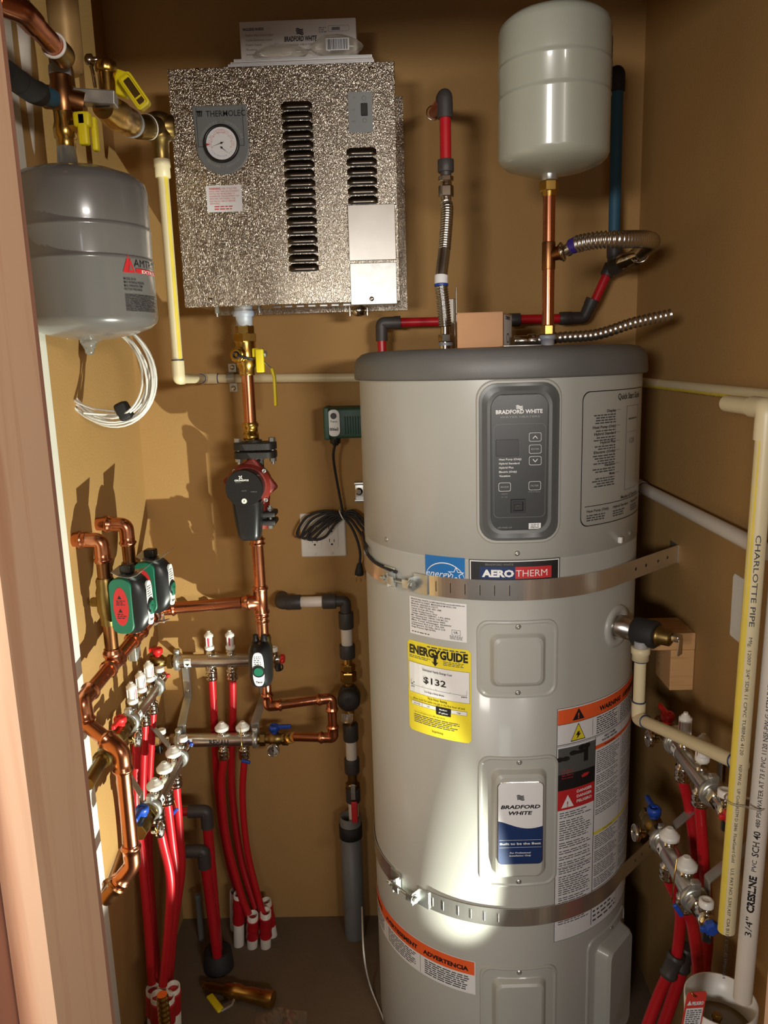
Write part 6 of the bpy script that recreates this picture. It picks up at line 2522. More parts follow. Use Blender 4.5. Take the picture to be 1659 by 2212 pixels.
pipe_print(t, pa, pb, 0.0111, (-0.55, -0.3, -1), 1, (('CHARLOTTE PIPE  3/4" SDR 11 CPVC 4120', 0.25, 0.34, 0.004, 0.0),))
pa, pb = AT(1388, 1054, X=0.575), AT(1646, 1186, X=0.575)
t = pipe_thing('wall_pipe', 'off-white plastic pipe sloping down along the right wall from behind the heater', 'pipe', [pa + (pa - pb).normalized() * 0.06, pb + (pb - pa).normalized() * 0.02], 0.0134, M['pvc'], M['pvc'])
mb = MB()
d_ = (pb - pa).normalized()
torus(mb, pa + d_ * 0.012, d_, 0.0136, 0.0016, 24, 6)
mb.build('primer_ring', M['navy'], t)
mb = MB()
coupling(mb, pa - d_ * 0.05, pa + d_ * 0.008, 0.0134, 0, False, 1.2)
mb.build('coupling', M['pvc'], t)

# tall cream pipe with the yellow stripe and its elbow
Yv = 1.0
ct, cb = AT(1654, 930, Y=Yv), AT(1569, 2010, Y=Yv)
t = pipe_thing('tall_pipe', 'tall cream plastic pipe with a yellow stripe hanging open ended at the right edge', 'pipe', [V((0.70, 1.0, ct.z + 0.035)) if False else V((ct.x, Yv + 0.12, ct.z + 0.028)), V((ct.x, Yv, ct.z + 0.028)), cb], 0.0118, M['cpvc'], M['cpvc'], 0.02, 0.02, False, 1.2, 1.2)
stripe(t, V((ct.x, Yv, ct.z - 0.012)), cb, 0.0118, (-1, -0.18, 0), 0.60)
pipe_print(t, V((ct.x, Yv, ct.z)), cb, 0.0118, (-0.30, -0.95, 0), 1, (
    ('CHARLOTTE PIPE', 0.135, 0.125, 0.0062, 0.01), ('Mfg. 12007  3/4" SDR 11 CPVC TUBING 4120', 0.275, 0.17, 0.0042, 0.0), ('NSF-PW-G   UP Code ASTM D 2846  FlowGuard Gold', 0.46, 0.15, 0.0040, 0.0), ('U.S. PAT NO. 5,591,437  CSA B137.6  ICC-ES PMG-1264', 0.62, 0.18, 0.0040, 0.0)))
# white pipe into the drain
wt, wb = AT(1690, 1180, Y=0.985), AT(1604, 2158, Y=1.01)
t = pipe_thing('tall_pipe', 'tall white plastic pipe printed CRESLINE reaching into the white drain pot', 'pipe', [V((wt.x, wt.y, wt.z + 0.3)) + V((0.006, 0, 0)), wb], 0.0134, M['pvc'], M['pvc'])
top_ = V((wt.x, wt.y, wt.z + 0.3)) + V((0.006, 0, 0))
dn = (wb - top_)
Lp = dn.length
PPS = [('3/4"', 0.0, 0.032, 0.0085, 0.0), ('CRESLINE', 0.040, 0.060, 0.0090, 0.045), ('PVC', 0.108, 0.018, 0.0058, 0.0), ('SCH 40', 0.132, 0.040, 0.0085, 0.01), ('480 PSI WATER AT 73 F PVC 1120 NSF-PW-G ASTM D1785', 0.178, 0.225, 0.0058, 0.0), ('PPFA 033023', 0.415, 0.075, 0.0072, 0.01)]
s0 = 0.120
pipe_print(t, wb, top_, 0.0134, (-0.55, -1, 0.2), 1, [(a_, s0 + b_, c_, d2_, e2_) for a_, b_, c_, d2_, e2_ in PPS], 'ink')
# tie around both pipes
c1_, c2_ = AT(1590, 1728, Y=1.0), AT(1627, 1738, Y=1.0)
mb = MB()
P_ = []
for i in range(29):
    an = 2 * PI * i / 28
    cx_ = (c1_ if math.cos(an) < 0 else c2_)
    P_.append(V((cx_.x + 0.0145 * math.cos(an), 1.0 + 0.0155 * math.sin(an), cx_.z + 0.0005)))
tube(mb, P_, 0.0014, 6)
tag(mb.build('cable_tie', M['clear']), 'clear tie holding the two tall pipes together at the right edge', 'cable tie')
# white open pot receiving the pipe
bc = AT(1557, 2157, Y=1.055)
Rb_ = 0.0545
pot = thing('drain_pot', 'white round open topped drain pot around the foot of the tall white pipe', 'pot', (bc.x, bc.y, 0))
mb = MB()
lathe(mb, (bc.x, bc.y, 0), (0, 0, 1), [(0, Rb_ * 0.9), (bc.z - 0.03, Rb_ * 0.97), (bc.z, Rb_), (bc.z, Rb_ * 0.94), (bc.z - 0.06, Rb_ * 0.92)], 56, 0, False)
mb.build('pot_shell', M['white'], pot)
mb = MB()
lathe(mb, (bc.x, bc.y, bc.z - 0.052), (0, 0, 1), [(0, Rb_ * 0.915), (0.001, Rb_ * 0.915)], 48)
mb.build('water', M['water'], pot)
mb = MB()
p = AT(1553, 2180, Y=1.02)
p.z = bc.z - 0.048
rbox(mb, p + V((0, 0, 0.008)), AX, (0.012, 0.010, 0.010), 0.003)
hexn(mb, p + V((0.0, 0, 0.010)), p + V((0.024, 0.0, 0.012)), 0.009)
lathe(mb, p + V((0.002, 0.01, 0.012)), (0.1, 0.2, 1), [(0, 0.006), (0.02, 0.006), (0.022, 0.008), (0.028, 0.007)], 14)
tag(mb.build('brass_fitting', M['brass']), 'small brass fitting lying in the white drain pot', 'fitting')
# red tag
mb = MB()
tc0 = AT(1502, 2166, Y=0.995)
TF = Flat(tc0, V((1, 0.25, -0.18)), V((0.16, 0.10, 1)))
plate(mb, TF, 0, -0.035, 0.034, 0.105, 0.005, [(0, -0.0004), (0, 0.0004)], 0, False)
srect(mb, TF, -0.0145, 0.0145, -0.082, -0.008, 0.0008, 1)
spoly(mb, TF, [(-0.0145, -0.003), (-0.0065, -0.003), (-0.0105, 0.0045)], 0.0008, 1)
stext(mb, TF, 'PELIGRO', 0.004, -0.003, 0.0052, 0.0008, 1, 0.020, 'C', 0.045)
greek(mb, TF, -0.013, 0.013, -0.034, -0.010, 7, 0.0012, 2, 0.5)
greek(mb, TF, -0.013, 0.013, -0.066, -0.038, 8, 0.0012, 2, 0.5)
tgo = mb.build('warning_tag', [M['tagred'], M['paper'], M['grey_ink']])
tag(tgo, 'red PELIGRO warning tag hanging over the edge of the white drain pot', 'tag')
mb = MB()
tube(mb, spline([TF(0, 0.010, 0.001), AT(1499, 2152, Y=0.99), AT(1490, 2141, Y=1.0), bc + V((-Rb_ * 0.9, -0.02, 0.001))], 5), 0.0010, 6)
mb.build('tag_wire', M['brass'], tgo)

# wood blocks between heater and right wall
yb0 = AT(1494, 1370, X=XR - 0.01).y
wbk = thing('wood_blocking', 'two rough wood blocks wedged between the heater and the right wall', 'wood block', (0.55, yb0, 1.0))
zA, zB, zC = AT(1490, 1368, Y=yb0).z, AT(1490, 1404, Y=yb0).z, AT(1480, 1492, Y=yb0).z
mb = MB()
rbox(mb, ((0.500 + XR) / 2, yb0 + 0.05, (zA + zB) / 2), AX, ((XR - 0.500) / 2 - 0.001, 0.05, (zA - zB) / 2), 0.002, 0, 1, False)
mb.build('horizontal_block', M['woodx'], wbk)
mb = MB()
xv0 = AT(1447, 1450, Y=yb0).x
rbox(mb, ((xv0 + XR) / 2, yb0 + 0.045, (zB + zC) / 2), AX, ((XR - xv0) / 2 - 0.001, 0.044, (zB - zC) / 2 - 0.0005), 0.002, 0, 1, False)
mb.build('vertical_block', M['woodx'], wbk)

# light switch on the right wall
sp = AT(1604, 1320, X=XR - 0.001)
RF = Flat((XR - 0.0005, sp.y, sp.z), (0, -1, 0), (0, 0, 1))
sw = thing('light_switch', 'white rocker light switch on the right wall behind the tall pipes', 'switch', (XR, sp.y, sp.z - 0.06))
mb = MB()
plate(mb, RF, 0, 0, 0.074, 0.118, 0.004, [(0, 0.0), (0, 0.003), (0.003, 0.0055)], 0, False)
plate(mb, RF, 0, 0, 0.036, 0.070, 0.001, [(0, 0.0054), (0, 0.0062), (0.001, 0.0062)], 0, False)
mb.build('cover_plate', M['white'], sw)
mb = MB()
vs = [RF(-0.0155, -0.032, 0.006), RF(0.0155, -0.032, 0.006), RF(0.0155, 0.032, 0.006), RF(-0.0155, 0.032, 0.006), RF(-0.0155, -0.032, 0.0100), RF(0.0155, -0.032, 0.0100), RF(0.0155, 0.032, 0.0068), RF(-0.0155, 0.032, 0.0068)]
mb.add(vs, [(0, 3, 2, 1), (4, 5, 6, 7), (0, 1, 5, 4), (1, 2, 6, 5), (2, 3, 7, 6), (3, 0, 4, 7)], 0, False)
mb.build('rocker', M['white'], sw)

# ================================================================== BACK WALL: OUTLET, CORD, GREEN CIRCULATOR
BW = lambda px, py: AT(px, py, Y=YB - 0.001)
oc = (BW(648, 1107) + BW(748, 1203)) / 2
OF = Flat((oc.x, YB - 0.0005, oc.z), (1, 0, 0), (0, 0, 1))
ot = thing('power_outlet', 'white double outlet plate on the back wall left of the heater', 'outlet', (oc.x, YB, oc.z - 0.06))
mb = MB()
plate(mb, OF, 0, 0, 0.118, 0.116, 0.004, [(0, 0.0), (0, 0.003), (0.003, 0.0055)], 0, False)
for s in (-1, 1):
    for q in (-1, 1):
        screw(mb, OF(s * 0.0225, q * 0.049, 0.0054), (0, -1, 0), 0.0028)
mb.build('cover_plate', M['white'], ot)
for s in (-1, 1):
    mb = MB()
    plate(mb, OF, s * 0.0225, 0, 0.0335, 0.067, 0.001, [(0, 0.0054), (0, 0.0068), (0.0008, 0.0074)], 0, False)
    for q in (0.0165, -0.0185):
        cu = s * 0.0225
        srect(mb, OF, cu - 0.0070, cu - 0.0052, q, q + 0.009, 0.0078, 1)
        srect(mb, OF, cu + 0.0052, cu + 0.0070, q, q + 0.0075, 0.0078, 1)
        spoly(mb, OF, [(cu + 0.0028 * math.cos(a_ * PI / 6), q - 0.006 + 0.0028 * math.sin(a_ * PI / 6)) for a_ in range(12)], 0.0078, 1)
    mb.build('receptacle', [M['white'], M['ink']], ot)
# green circulator
gp = thing('circulator_pump', 'dark green circulator with a white oval label at the back, half hidden by the heater', 'pump', (AT(740, 915, Y=1.9).x, 1.9, AT(740, 955, Y=1.9).z))
g0, g1 = AT(697, 880, Y=1.87), AT(780, 948, Y=1.87)
mb = MB()
rbox(mb, ((g0.x + g1.x) / 2 + 0.01, 1.915, (g0.z + g1.z) / 2), AX, ((g1.x - g0.x) / 2 + 0.01, 0.045, (g0.z - g1.z) / 2 - 0.002), 0.008)
rbox(mb, (g0.x + 0.008, 1.905, (g0.z + g1.z) / 2), AX, (0.007, 0.045, (g0.z - g1.z) / 2), 0.004)
for k in range(7):
    rbox(mb, (g0.x + 0.052 + 0.0062 * k, 1.870, (g0.z + g1.z) / 2 - 0.006), AX, (0.0014, 0.004, 0.022), 0.001, 0, 1)
mb.build('motor_housing', M['greenpump'], gp)
lp = AT(721, 914, Y=1.862)
GFp = Flat((lp.x, 1.862, lp.z), (1, 0, 0), (0, 0, 1))
mb = MB()
plate(mb, GFp, 0, 0, 0.029, 0.064, 0.0125, [(0, -0.008), (0, 0.0), (0.001, 0.0008)], 0, False)
lathe(mb, GFp(0, 0.017, 0.001), (0, -1, 0), [(0, 0.0075), (0.001, 0.007)], 20, 1)
stext(mb, GFp, 'Taco', 0, 0.002, 0.0042, 0.0012, 2, 0.018, 'C', 0.02)
stext(mb, GFp, '006e3', 0, -0.018, 0.0068, 0.0012, 1, 0.021, 'C', 0.035)
mb.build('name_plate', [M['paper'], M['ink'], M['greenpump']], gp)
mb = MB()
lathe(mb, (lp.x, 1.885, g1.z + 0.004), DR, [(0, 0.0135), (0.014, 0.013), (0.016, 0.009), (0.020, 0.006)], 16)
mb.build('cable_gland', M['black'], gp)
# black cord hanging to the coiled bundle
crd = thing('extension_cord', 'black power cord coiled and tied in front of the outlet, plug hanging below', 'cord', AT(738, 1110, Y=1.93))
mb = MB()
Yc = 1.945
tube(mb, spline([V((lp.x, 1.885, g1.z - 0.01)), AT(720, 985, Y=1.90), AT(726, 1030, Y=1.93), AT(740, 1104, Y=1.945)], 8), 0.0034, 10)
loops = [((741, 1110), (700, 1104), (662, 1118), (642, 1150), (650, 1160), (672, 1140), (710, 1118), (742, 1112)),
         ((741, 1112), (706, 1108), (672, 1124), (652, 1156), (662, 1162), (690, 1140), (720, 1120), (742, 1114)),
         ((742, 1114), (712, 1112), (682, 1132), (664, 1160), (676, 1165), (700, 1142), (724, 1124), (742, 1116)),
         ((742, 1116), (716, 1116), (690, 1140), (670, 1160), (684, 1166), (704, 1158), (724, 1132), (744, 1116)),
         ((741, 1108), (760, 1104), (776, 1114), (796, 1135), (800, 1150)),
         ((742, 1111), (764, 1110), (778, 1124), (797, 1146), (802, 1160)),
         ((742, 1114), (762, 1116), (776, 1132), (796, 1156), (800, 1172)),
         ((743, 1117), (758, 1124), (772, 1142), (790, 1166), (800, 1184))]
for k, lp_ in enumerate(loops):
    tube(mb, spline([AT(x, y, Y=Yc - 0.002 * k) for x, y in lp_], 7), 0.0034, 8)
mb.build('cord', M['softblack'], crd)
mb = MB()
tube(mb, spline([AT(x, y, Y=1.93) for x, y in ((744, 1118), (760, 1140), (772, 1168), (778, 1195), (777, 1216))], 8), 0.0034, 10)
mb.build('cord_tail', M['softblack'], crd)
mb = MB()
pt = AT(777, 1216, Y=1.93)
lathe(mb, pt, (-0.08, 0, -1), [(0, 0.0045), (0.004, 0.007), (0.012, 0.0085), (0.022, 0.011), (0.032, 0.0115), (0.033, 0.009)], 12)
plug = mb.build('plug', M['softblack'], crd)
mb = MB()
for s in (-1, 1):
    rbox(mb, pt + V((-0.004 + s * 0.006, 0, -0.041)), AX, (0.0008, 0.003, 0.009), 0.0006, 0, 1)
mb.build('prongs', M['brass'], plug)
mb = MB()
torus(mb, AT(738, 1112, Y=Yc - 0.006), (0.9, 0, 0.4), 0.013, 0.0018, 20, 6)
mb.build('tie', M['white'], crd)
# cord around the heater shoulder
mb = MB()
C3 = Cyl(TX, TY, TR + 0.006)
P_ = []
for x, y in ((790, 1180), (796, 1200), (812, 1216), (836, 1228), (856, 1236)):
    u, z = hitc(x, y, TR + 0.006)
    P_.append(C3(u, z))
P_ = [AT(783, 1150, Y=1.80)] + P_
tube(mb, spline(P_, 8), 0.0034, 10)
tag(mb.build('heater_cord', M['softblack']), 'black cord lying against the left flank of the heater above the upper strap', 'cord')
# strut channel end at the heater's edge
p = AT(777, 1062, Y=YB - 0.012)
cch = thing('strut_clamp', 'short metal channel with a bolt on the back wall beside the heater', 'bracket', p)
mb = MB()
for s in (-1, 1):
    rbox(mb, p + V((0.01, 0, s * 0.022)), AX, (0.024, 0.011, 0.004), 0.002)
rbox(mb, p + V((0.01, 0.006, 0)), AX, (0.022, 0.003, 0.020), 0.001)
mb.build('channel', M['zinc'], cch)
mb = MB()
lathe(mb, p + V((-0.002, 0.004, 0)), (0, -1, 0), [(0, 0.010), (0.002, 0.010), (0.002, 0.006), (0.008, 0.006)], 16)
mb.build('bolt', M['chrome'], cch)

# ================================================================== CREAM PIPE ON THE LEFT AND BACK WALL
YW = 1.66
pt0 = AT(350, 345, Y=YW)
pt1 = AT(388, 815, Y=YW)
xw = (AT(352, 400, Y=YW).x + AT(385, 780, Y=YW).x) / 2
zlow = AT(389, 817, Y=YW).z
pts_ = [V((xw, YW, pt0.z)), V((xw, YW, zlow)), V((AT(440, 818, Y=YB - 0.02).x, YB - 0.022, AT(440, 818, Y=YB - 0.02).z)), V((TX - 0.1, YB - 0.022, AT(760, 820, Y=YB - 0.02).z))]
t = pipe_thing('wall_pipe', 'cream plastic pipe dropping left of the boiler and running along the back wall', 'pipe', pts_, 0.0111, M['cpvc'], M['cpvc'], 0.017, 0.019, False, 1.22, 1.22)
stripe(t, V((xw, YW, pt0.z - 0.02)), V((xw, YW, zlow + 0.04)), 0.0111, (0.75, -0.7, 0), 0.35)
for c_, d_ in ((V((xw, YW, zlow + 0.038)), V((0, 0, 1))), (pts_[2] + (pts_[1] - pts_[2]).normalized() * 0.038, (pts_[1] - pts_[2]).normalized()), (pts_[2] + V((0.037, 0, 0)), V((1, 0, 0)))):
    mb = MB()
    torus(mb, c_, d_, 0.0118, 0.0011, 24, 6)
    mb.build('primer_ring', M['navy'], t)
mb = MB()
lathe(mb, (xw, YW, pt0.z + 0.006), DR, [(0, 0.0135), (0.006, 0.0135), (0.006, 0.0165), (0.020, 0.0165), (0.022, 0.0150), (0.040, 0.0150), (0.040, 0.0115)], 24)
mb.build('threaded_adapter', M['cpvc'], t)
p = AT(500, 818, Y=YB - 0.02)
cl = thing('pipe_strap', 'galvanised two hole strap holding the cream pipe to the back wall', 'pipe strap', (p.x, YB, p.z - 0.03))
mb = MB()
zc0 = pts_[2].z
rings = []
prof = [(-0.034, 0.001), (-0.0135, 0.001)] + [(-0.0135 * math.cos(PI * i / 10), 0.022 + 0.013 * math.sin(PI * i / 10)) for i in range(11)] + [(0.0135, 0.001), (0.034, 0.001)]
for xx in (-0.0095, 0.0095):
    rings.append([V((p.x + xx, YB - b_ - 0.0004, zc0 + a_)) for a_, b_ in prof] + [V((p.x + xx, YB - b_ - 0.0022, zc0 + a_ * 1.02)) for a_, b_ in prof[::-1]])
ring_stack(mb, rings, 0, True, False)
mb.build('strap_band', M['zinc'], cl)
for s in (-1, 1):
    mb = MB()
    screw(mb, (p.x, YB - 0.003, zc0 + s * 0.026), (0, -1, 0), 0.0052)
    mb.build('screw', M['chrome'], cl)
# white cable coil
cc0 = AT(232, 812, Y=1.62)
coil = thing('cable_coil', 'coil of white cable tied with black tape hanging under the dark tank', 'cable', (cc0.x, 1.62, cc0.z - 0.11))
mb = MB()
rnd = random.Random(3)
for k in range(9):
    rx_ = 0.082 + 0.0032 * k * 0.8
    rz_ = 0.090 + 0.0022 * k
    ox, oz = rnd.uniform(-0.006, 0.006), rnd.uniform(-0.003, 0.003)
    yo = 1.60 + 0.004 * (k % 4)
    P_ = []
    for i in range(41):
        an = 2 * PI * i / 40
        P_.append(V((cc0.x + ox + rx_ * math.cos(an), yo + 0.010 * math.sin(an * 2 + k), cc0.z + 0.006 + oz * (1 - math.sin(an)) + rz_ * math.sin(an) * (1.0 if math.sin(an) < 0 else 1.05) - 0.012 * math.cos(an))))
    tube(mb, P_, 0.0024, 7, 0, False)
tube(mb, spline([AT(118, 818, Y=1.56), AT(150, 858, Y=1.59), AT(200, 882, Y=1.60), AT(262, 890, Y=1.605)], 8), 0.0024, 7)
tube(mb, spline([AT(180, 892, Y=1.58), AT(220, 895, Y=1.595), AT(268, 896, Y=1.605)], 8), 0.0026, 7)
mb.build('cable', M['cable'], coil)
mb = MB()
p = AT(268, 888, Y=1.605)
rbox(mb, p, (V((0.9, 0, 0.4)).normalized(), V((0, 1, 0)), V((-0.4, 0, 0.9)).normalized()), (0.013, 0.016, 0.019), 0.007)
mb.build('black_tape', M['softblack'], coil)

# ================================================================== TOP LEFT PIPEWORK
YV = 1.385
xn = AT(145, 330, Y=YV).x
vt = thing('isolation_valve', 'brass valve with yellow grip between the dark tank and the tee', 'valve', (xn, YV, AT(145, 335, Y=YV).z))
mb = MB()
za, zb2 = AT(145, 318, Y=YV).z, AT(140, 240, Y=YV).z
lathe(mb, (xn, YV, za), (0, 0, 1), [(0, 0.0155), (0.012, 0.0155), (0.014, 0.018), (0.028, 0.0185), (0.040, 0.0155), (zb2 - za, 0.0155)], 22)
hexn(mb, (xn + 0.012, YV - 0.004, za + 0.03), (xn + 0.03, YV - 0.006, za + 0.03), 0.010)
mb.build('valve_body', M['brass'], vt)
for k, (px, py, px1, py1) in enumerate(((163, 242, 197, 314), (192, 252, 216, 326))):
    a_, b_ = AT(px, py, Y=YV - 0.02 + 0.015 * k), AT(px1, py1, Y=YV - 0.02 + 0.015 * k)
    mb = MB()
    rbox(mb, ((a_.x + b_.x) / 2, YV - 0.02 + 0.018 * k, (a_.z + b_.z) / 2), AX, ((b_.x - a_.x) / 2 * 0.8, 0.007, (a_.z - b_.z) / 2), 0.004)
    if k == 0:
        rbox(mb, (a_.x + 0.010, YV - 0.018, a_.z - 0.012), AX, (0.014, 0.009, 0.012), 0.005)
    mb.build('yellow_grip', M['yellow'], vt)
# tee, air separator pipe upwards
tc_ = AT(135, 212, Y=YV)
tt_ = thing('tall_pipe', 'wide tan vertical pipe at the top left corner above the brass tee', 'pipe', (xn, YV, tc_.z + 0.03))
mb = MB()
t0_ = AT(131, 5, Y=YV + 0.03)
lathe(mb, (tc_.x + 0.004, YV + 0.03, tc_.z + 0.045), (0, 0, 1), [(0, 0.016), (0.004, 0.022), (0.03, 0.0255), (0.6, 0.0255)], 28)
mb.build('pipe', M['insul'], tt_)
mb = MB()
lathe(mb, (tc_.x, YV, tc_.z - 0.022), (0, 0, 1), [(0, 0.0165), (0.012, 0.020), (0.034, 0.020), (0.046, 0.017), (0.060, 0.0175)], 22)
lathe(mb, (tc_.x, YV, tc_.z), (-0.8, 0.25, 0.15), [(0, 0.015), (0.022, 0.0185), (0.034, 0.0185)], 20)
lathe(mb, (tc_.x, YV, tc_.z), (1, 0.35, -0.25), [(0, 0.016), (0.026, 0.019), (0.034, 0.019)], 20)
mb.build('tee', M['copper_dull'], tt_)
mb = MB()
lathe(mb, (tc_.x, YV, tc_.z + 0.034), (0, 0, 1), [(0, 0.0178), (0.014, 0.0172)], 20)
mb.build('sealant_ring', M['bluetape'], tt_)
# copper pipe from the top left
a_, b_, c_ = AT(-30, -8, Y=1.16), AT(46, 22, Y=1.20), AT(116, 98, Y=1.30)
t = pipe_thing('copper_pipe', 'copper pipe slanting in from the top left corner, white ring at its end', 'pipe', [a_, b_, c_], R1 * 1.08, M['copper'], M['copper'], 0.02, 0.016, False, 1.15, 1.3)
dd = (c_ - b_).normalized()
mb = MB()
torus(mb, c_, dd, 0.0175, 0.0024, 28, 8)
mb.build('white_ring', M['white'], t)
mb = MB()
tube(mb, rounded([c_, c_ + dd * 0.035, V((tc_.x - 0.002, YV + 0.012, tc_.z + 0.075)), V((tc_.x, YV + 0.012, tc_.z + 0.02))], 0.03), 0.0185, 20)
mb.build('elbow', M['brassdull'], t)
# short dark and blue pipe left of the tee
a_, b_, c_ = AT(30, 168, Y=1.26), AT(66, 196, Y=1.30), AT(118, 214, Y=YV - 0.01)
t = pipe_thing('short_pipe', 'short blue pipe with a black elbow entering the brass tee from the left', 'pipe', [a_, b_, c_], 0.0145, M['pexblue'], M['softblack'], 0.016, 0.012, False, 1.25, 1.25)
mb = MB()
tube(mb, [a_ + (a_ - b_) * 0.5, b_], 0.0172, 16)
mb.build('elbow', M['softblack'], t)
# zinc angle plate carrying the valve
zp0, zp1 = AT(162, 195, Y=YV + 0.02), AT(252, 230, Y=YV + 0.02)
pl_ = thing('valve_bracket', 'flat grey metal bar between the brass tee and the ball valve, top left', 'bracket', zp0)
mb = MB()
x0, x1, zz0_, zz1_ = zp0.x, zp1.x, zp1.z, zp0.z
rbox(mb, ((x0 + x1) / 2, YV + 0.02, (zz0_ + zz1_) / 2), (V((1, 0.1, -0.06)).normalized(), V((-0.1, 1, 0)).normalized(), V((0.06, 0, 1)).normalized()), ((x1 - x0) / 2, 0.014, (zz1_ - zz0_) / 2 * 0.8), 0.002, 0, 1, False)
mb.build('bar', M['zinc'], pl_)
mb = MB()
for px in (170, 222):
    p = AT(px, 230, Y=YV + 0.004)
    rbox(mb, p, AX, (0.012, 0.001, 0.0014), 0.0008, 0, 1)
mb.build('slot', M['black'], pl_)
# brass ball valve towards the back wall with a cap and tap
v0, v1 = AT(222, 232, Y=YV + 0.03), AT(300, 276, Y=1.60)
bvl = thing('ball_valve', 'brass ball valve with ribbed cap at the top left, yellow grip on its right', 'valve', v0)
mb = MB()
dd = (v1 - v0)
Lv = dd.length
lathe(mb, v0, dd, [(0, 0.018), (Lv * 0.12, 0.021), (Lv * 0.25, 0.026), (Lv * 0.42, 0.027), (Lv * 0.5, 0.023), (Lv * 0.6, 0.025), (Lv * 0.72, 0.025), (Lv * 0.76, 0.019), (Lv, 0.019)], 26)
mb.build('valve_body', M['brass'], bvl)
mb = MB()
lathe(mb, v0 + dd * 0.72, dd, [(0, 0.0255), (0.012, 0.0245)], 24)
mb.build('sealant_ring', M['bluetape'], bvl)
mb = MB()
c0 = AT(234, 205, Y=YV + 0.05)
c1 = AT(230, 158, Y=YV + 0.05)
lathe(mb, c0, (c1 - c0), [(-0.02, 0.0135), ((c1 - c0).length, 0.0130)], 20)
mb.build('stem', M['brass'], bvl)
mb = MB()
n_ = 32
rings = []
ax_ = (c1 - c0).normalized()
u_, w_ = perp(ax_)
for h_, r_ in ((0, 0.0150), (0.003, 0.0170), (0.016, 0.0165), (0.021, 0.012), (0.0215, 0.004), (0.025, 0.003)):
    rings.append([c1 + ax_ * h_ + (u_ * math.cos(2 * PI * j / n_) + w_ * math.sin(2 * PI * j / n_)) * r_ * (1.06 if (j % 4 < 2 and 0 < h_ < 0.02) else 1.0) for j in range(n_)])
ring_stack(mb, rings, 0)
mb.build('ribbed_cap', M['brass'], bvl)
mb = MB()
e0 = AT(192, 130, Y=YV + 0.06)
e1 = AT(214, 133, Y=YV + 0.06)
e2 = AT(206, 190, Y=YV + 0.06)
lathe(mb, e0 - V((0.006, 0, 0)), (1, 0, 0), [(0, 0.006), (0.004, 0.010), (0.012, 0.010), (0.014, 0.005), (0.030, 0.005)], 14)
tube(mb, spline([e0, AT(200, 155, Y=YV + 0.06), e2], 5), 0.0032, 8)
mb.build('tap_lever', M['chrome'], bvl)
mb = MB()
g0 = AT(265, 182, Y=YV + 0.07)
rbox(mb, g0, (V((1, 0, -0.35)).normalized(), V((0, 1, 0)), V((0.35, 0, 1)).normalized()), (0.014, 0.010, 0.020), 0.004)
g1 = AT(293, 200, Y=YV + 0.05)
axg = (V((0.55, 0, -0.85)).normalized(), V((0, 1, 0)), V((0.85, 0, 0.55)).normalized())
GG = Flat(g1 + V((0, -0.010, 0)), axg[0], axg[2])
plate(mb, GG, 0, 0, 0.062, 0.024, 0.006, [(0, -0.012), (0, 0), (0.003, 0.001), (0.004, -0.002)], 0, True)
plate(mb, GG, 0.0, 0, 0.046, 0.012, 0.002, [(0, -0.0015), (0.0005, -0.0012)], 1, False)
plate(mb, GG, 0.012, 0, 0.003, 0.012, 0.001, [(0, -0.0015), (0.0003, 0.0)], 0, False)
mb.build('yellow_grip', [M['yellow'], M['brassdull']], bvl)
# dull bronze tee by the boiler corner
w0, w1 = AT(300, 276, Y=1.60), AT(350, 272, Y=YW)
wt_ = thing('bronze_tee', 'dull bronze tee at the left edge of the boiler above the cream pipe', 'tee', w1)
mb = MB()
dd = w1 - w0
lathe(mb, w0 - dd * 0.1, dd, [(0, 0.020), (0.02, 0.0225), (dd.length * 0.55, 0.0225), (dd.length * 0.6, 0.0185), (dd.length * 0.9, 0.0185)], 24)
lathe(mb, (xw, YW, w1.z + 0.020), DR, [(-0.004, 0.014), (0, 0.0225), (0.012, 0.0235), (0.03, 0.0215), (0.036, 0.0230), (0.046, 0.0230), (0.05, 0.017), (w1.z + 0.020 - pt0.z, 0.0155)], 24)
lathe(mb, (xw, YW, w1.z), (1, 0.3, 0), [(0, 0.018), (0.026, 0.022), (0.03, 0.018)], 20)
mb.build('tee_body', M['brassdull'], wt_)
mb = MB()
torus(mb, w0.lerp(w1, 0.42), dd, 0.0205, 0.0028, 24, 6)
mb.build('white_ring', M['white'], wt_)

# ================================================================== ABOVE THE HEATER
# hot water connector on the left
YH = 1.60
hx = AT(963, 740, Y=YH)
pts_h = [AT(962, 706, Y=YH), AT(958, 660, Y=YH), AT(953, 605, Y=YH), AT(960, 540, Y=YH + 0.02), AT(966, 460, Y=YH + 0.04), AT(964, 440, Y=YH + 0.05)]
hose = thing('flexible_connector', 'upright corrugated steel connector between the heater lid and the red pipe', 'hose', (hx.x, YH, ZLID - 0.002))
mb = MB()
sp_ = spline(pts_h, 14)
na = int(len(sp_) * 0.40)
corrug(mb, sp_[:na], 0.0112, 0.2)
corrug(mb, sp_[int(len(sp_) * 0.60):], 0.0108, 0.2)
tube(mb, sp_[na - 1:int(len(sp_) * 0.60) + 1], 0.0122, 16)
mb.build('hose', M['steel'], hose)
mb = MB()
iw = int(len(sp_) * 0.38)
tube(mb, [sp_[iw], sp_[iw + 2], sp_[iw + 4]], 0.0136, 16, 0)
tube(mb, [sp_[iw - 1], sp_[iw]], 0.0140, 16, 1)
mb.build('printed_sleeve', [M['paper'], M['blue']], hose)
mb = MB()
b0 = AT(963, 706, Y=YH)
lathe(mb, (hx.x, YH, b0.z + 0.004), DR, [(0, 0.0105), (0.022, 0.0105)], 18)
hexn(mb, (hx.x, YH, b0.z - 0.014), (hx.x, YH, b0.z - 0.030), 0.0150)
lathe(mb, (hx.x, YH, b0.z - 0.030), DR, [(0, 0.0135), (b0.z - 0.030 - (ZLID - 0.003), 0.0135)], 20)
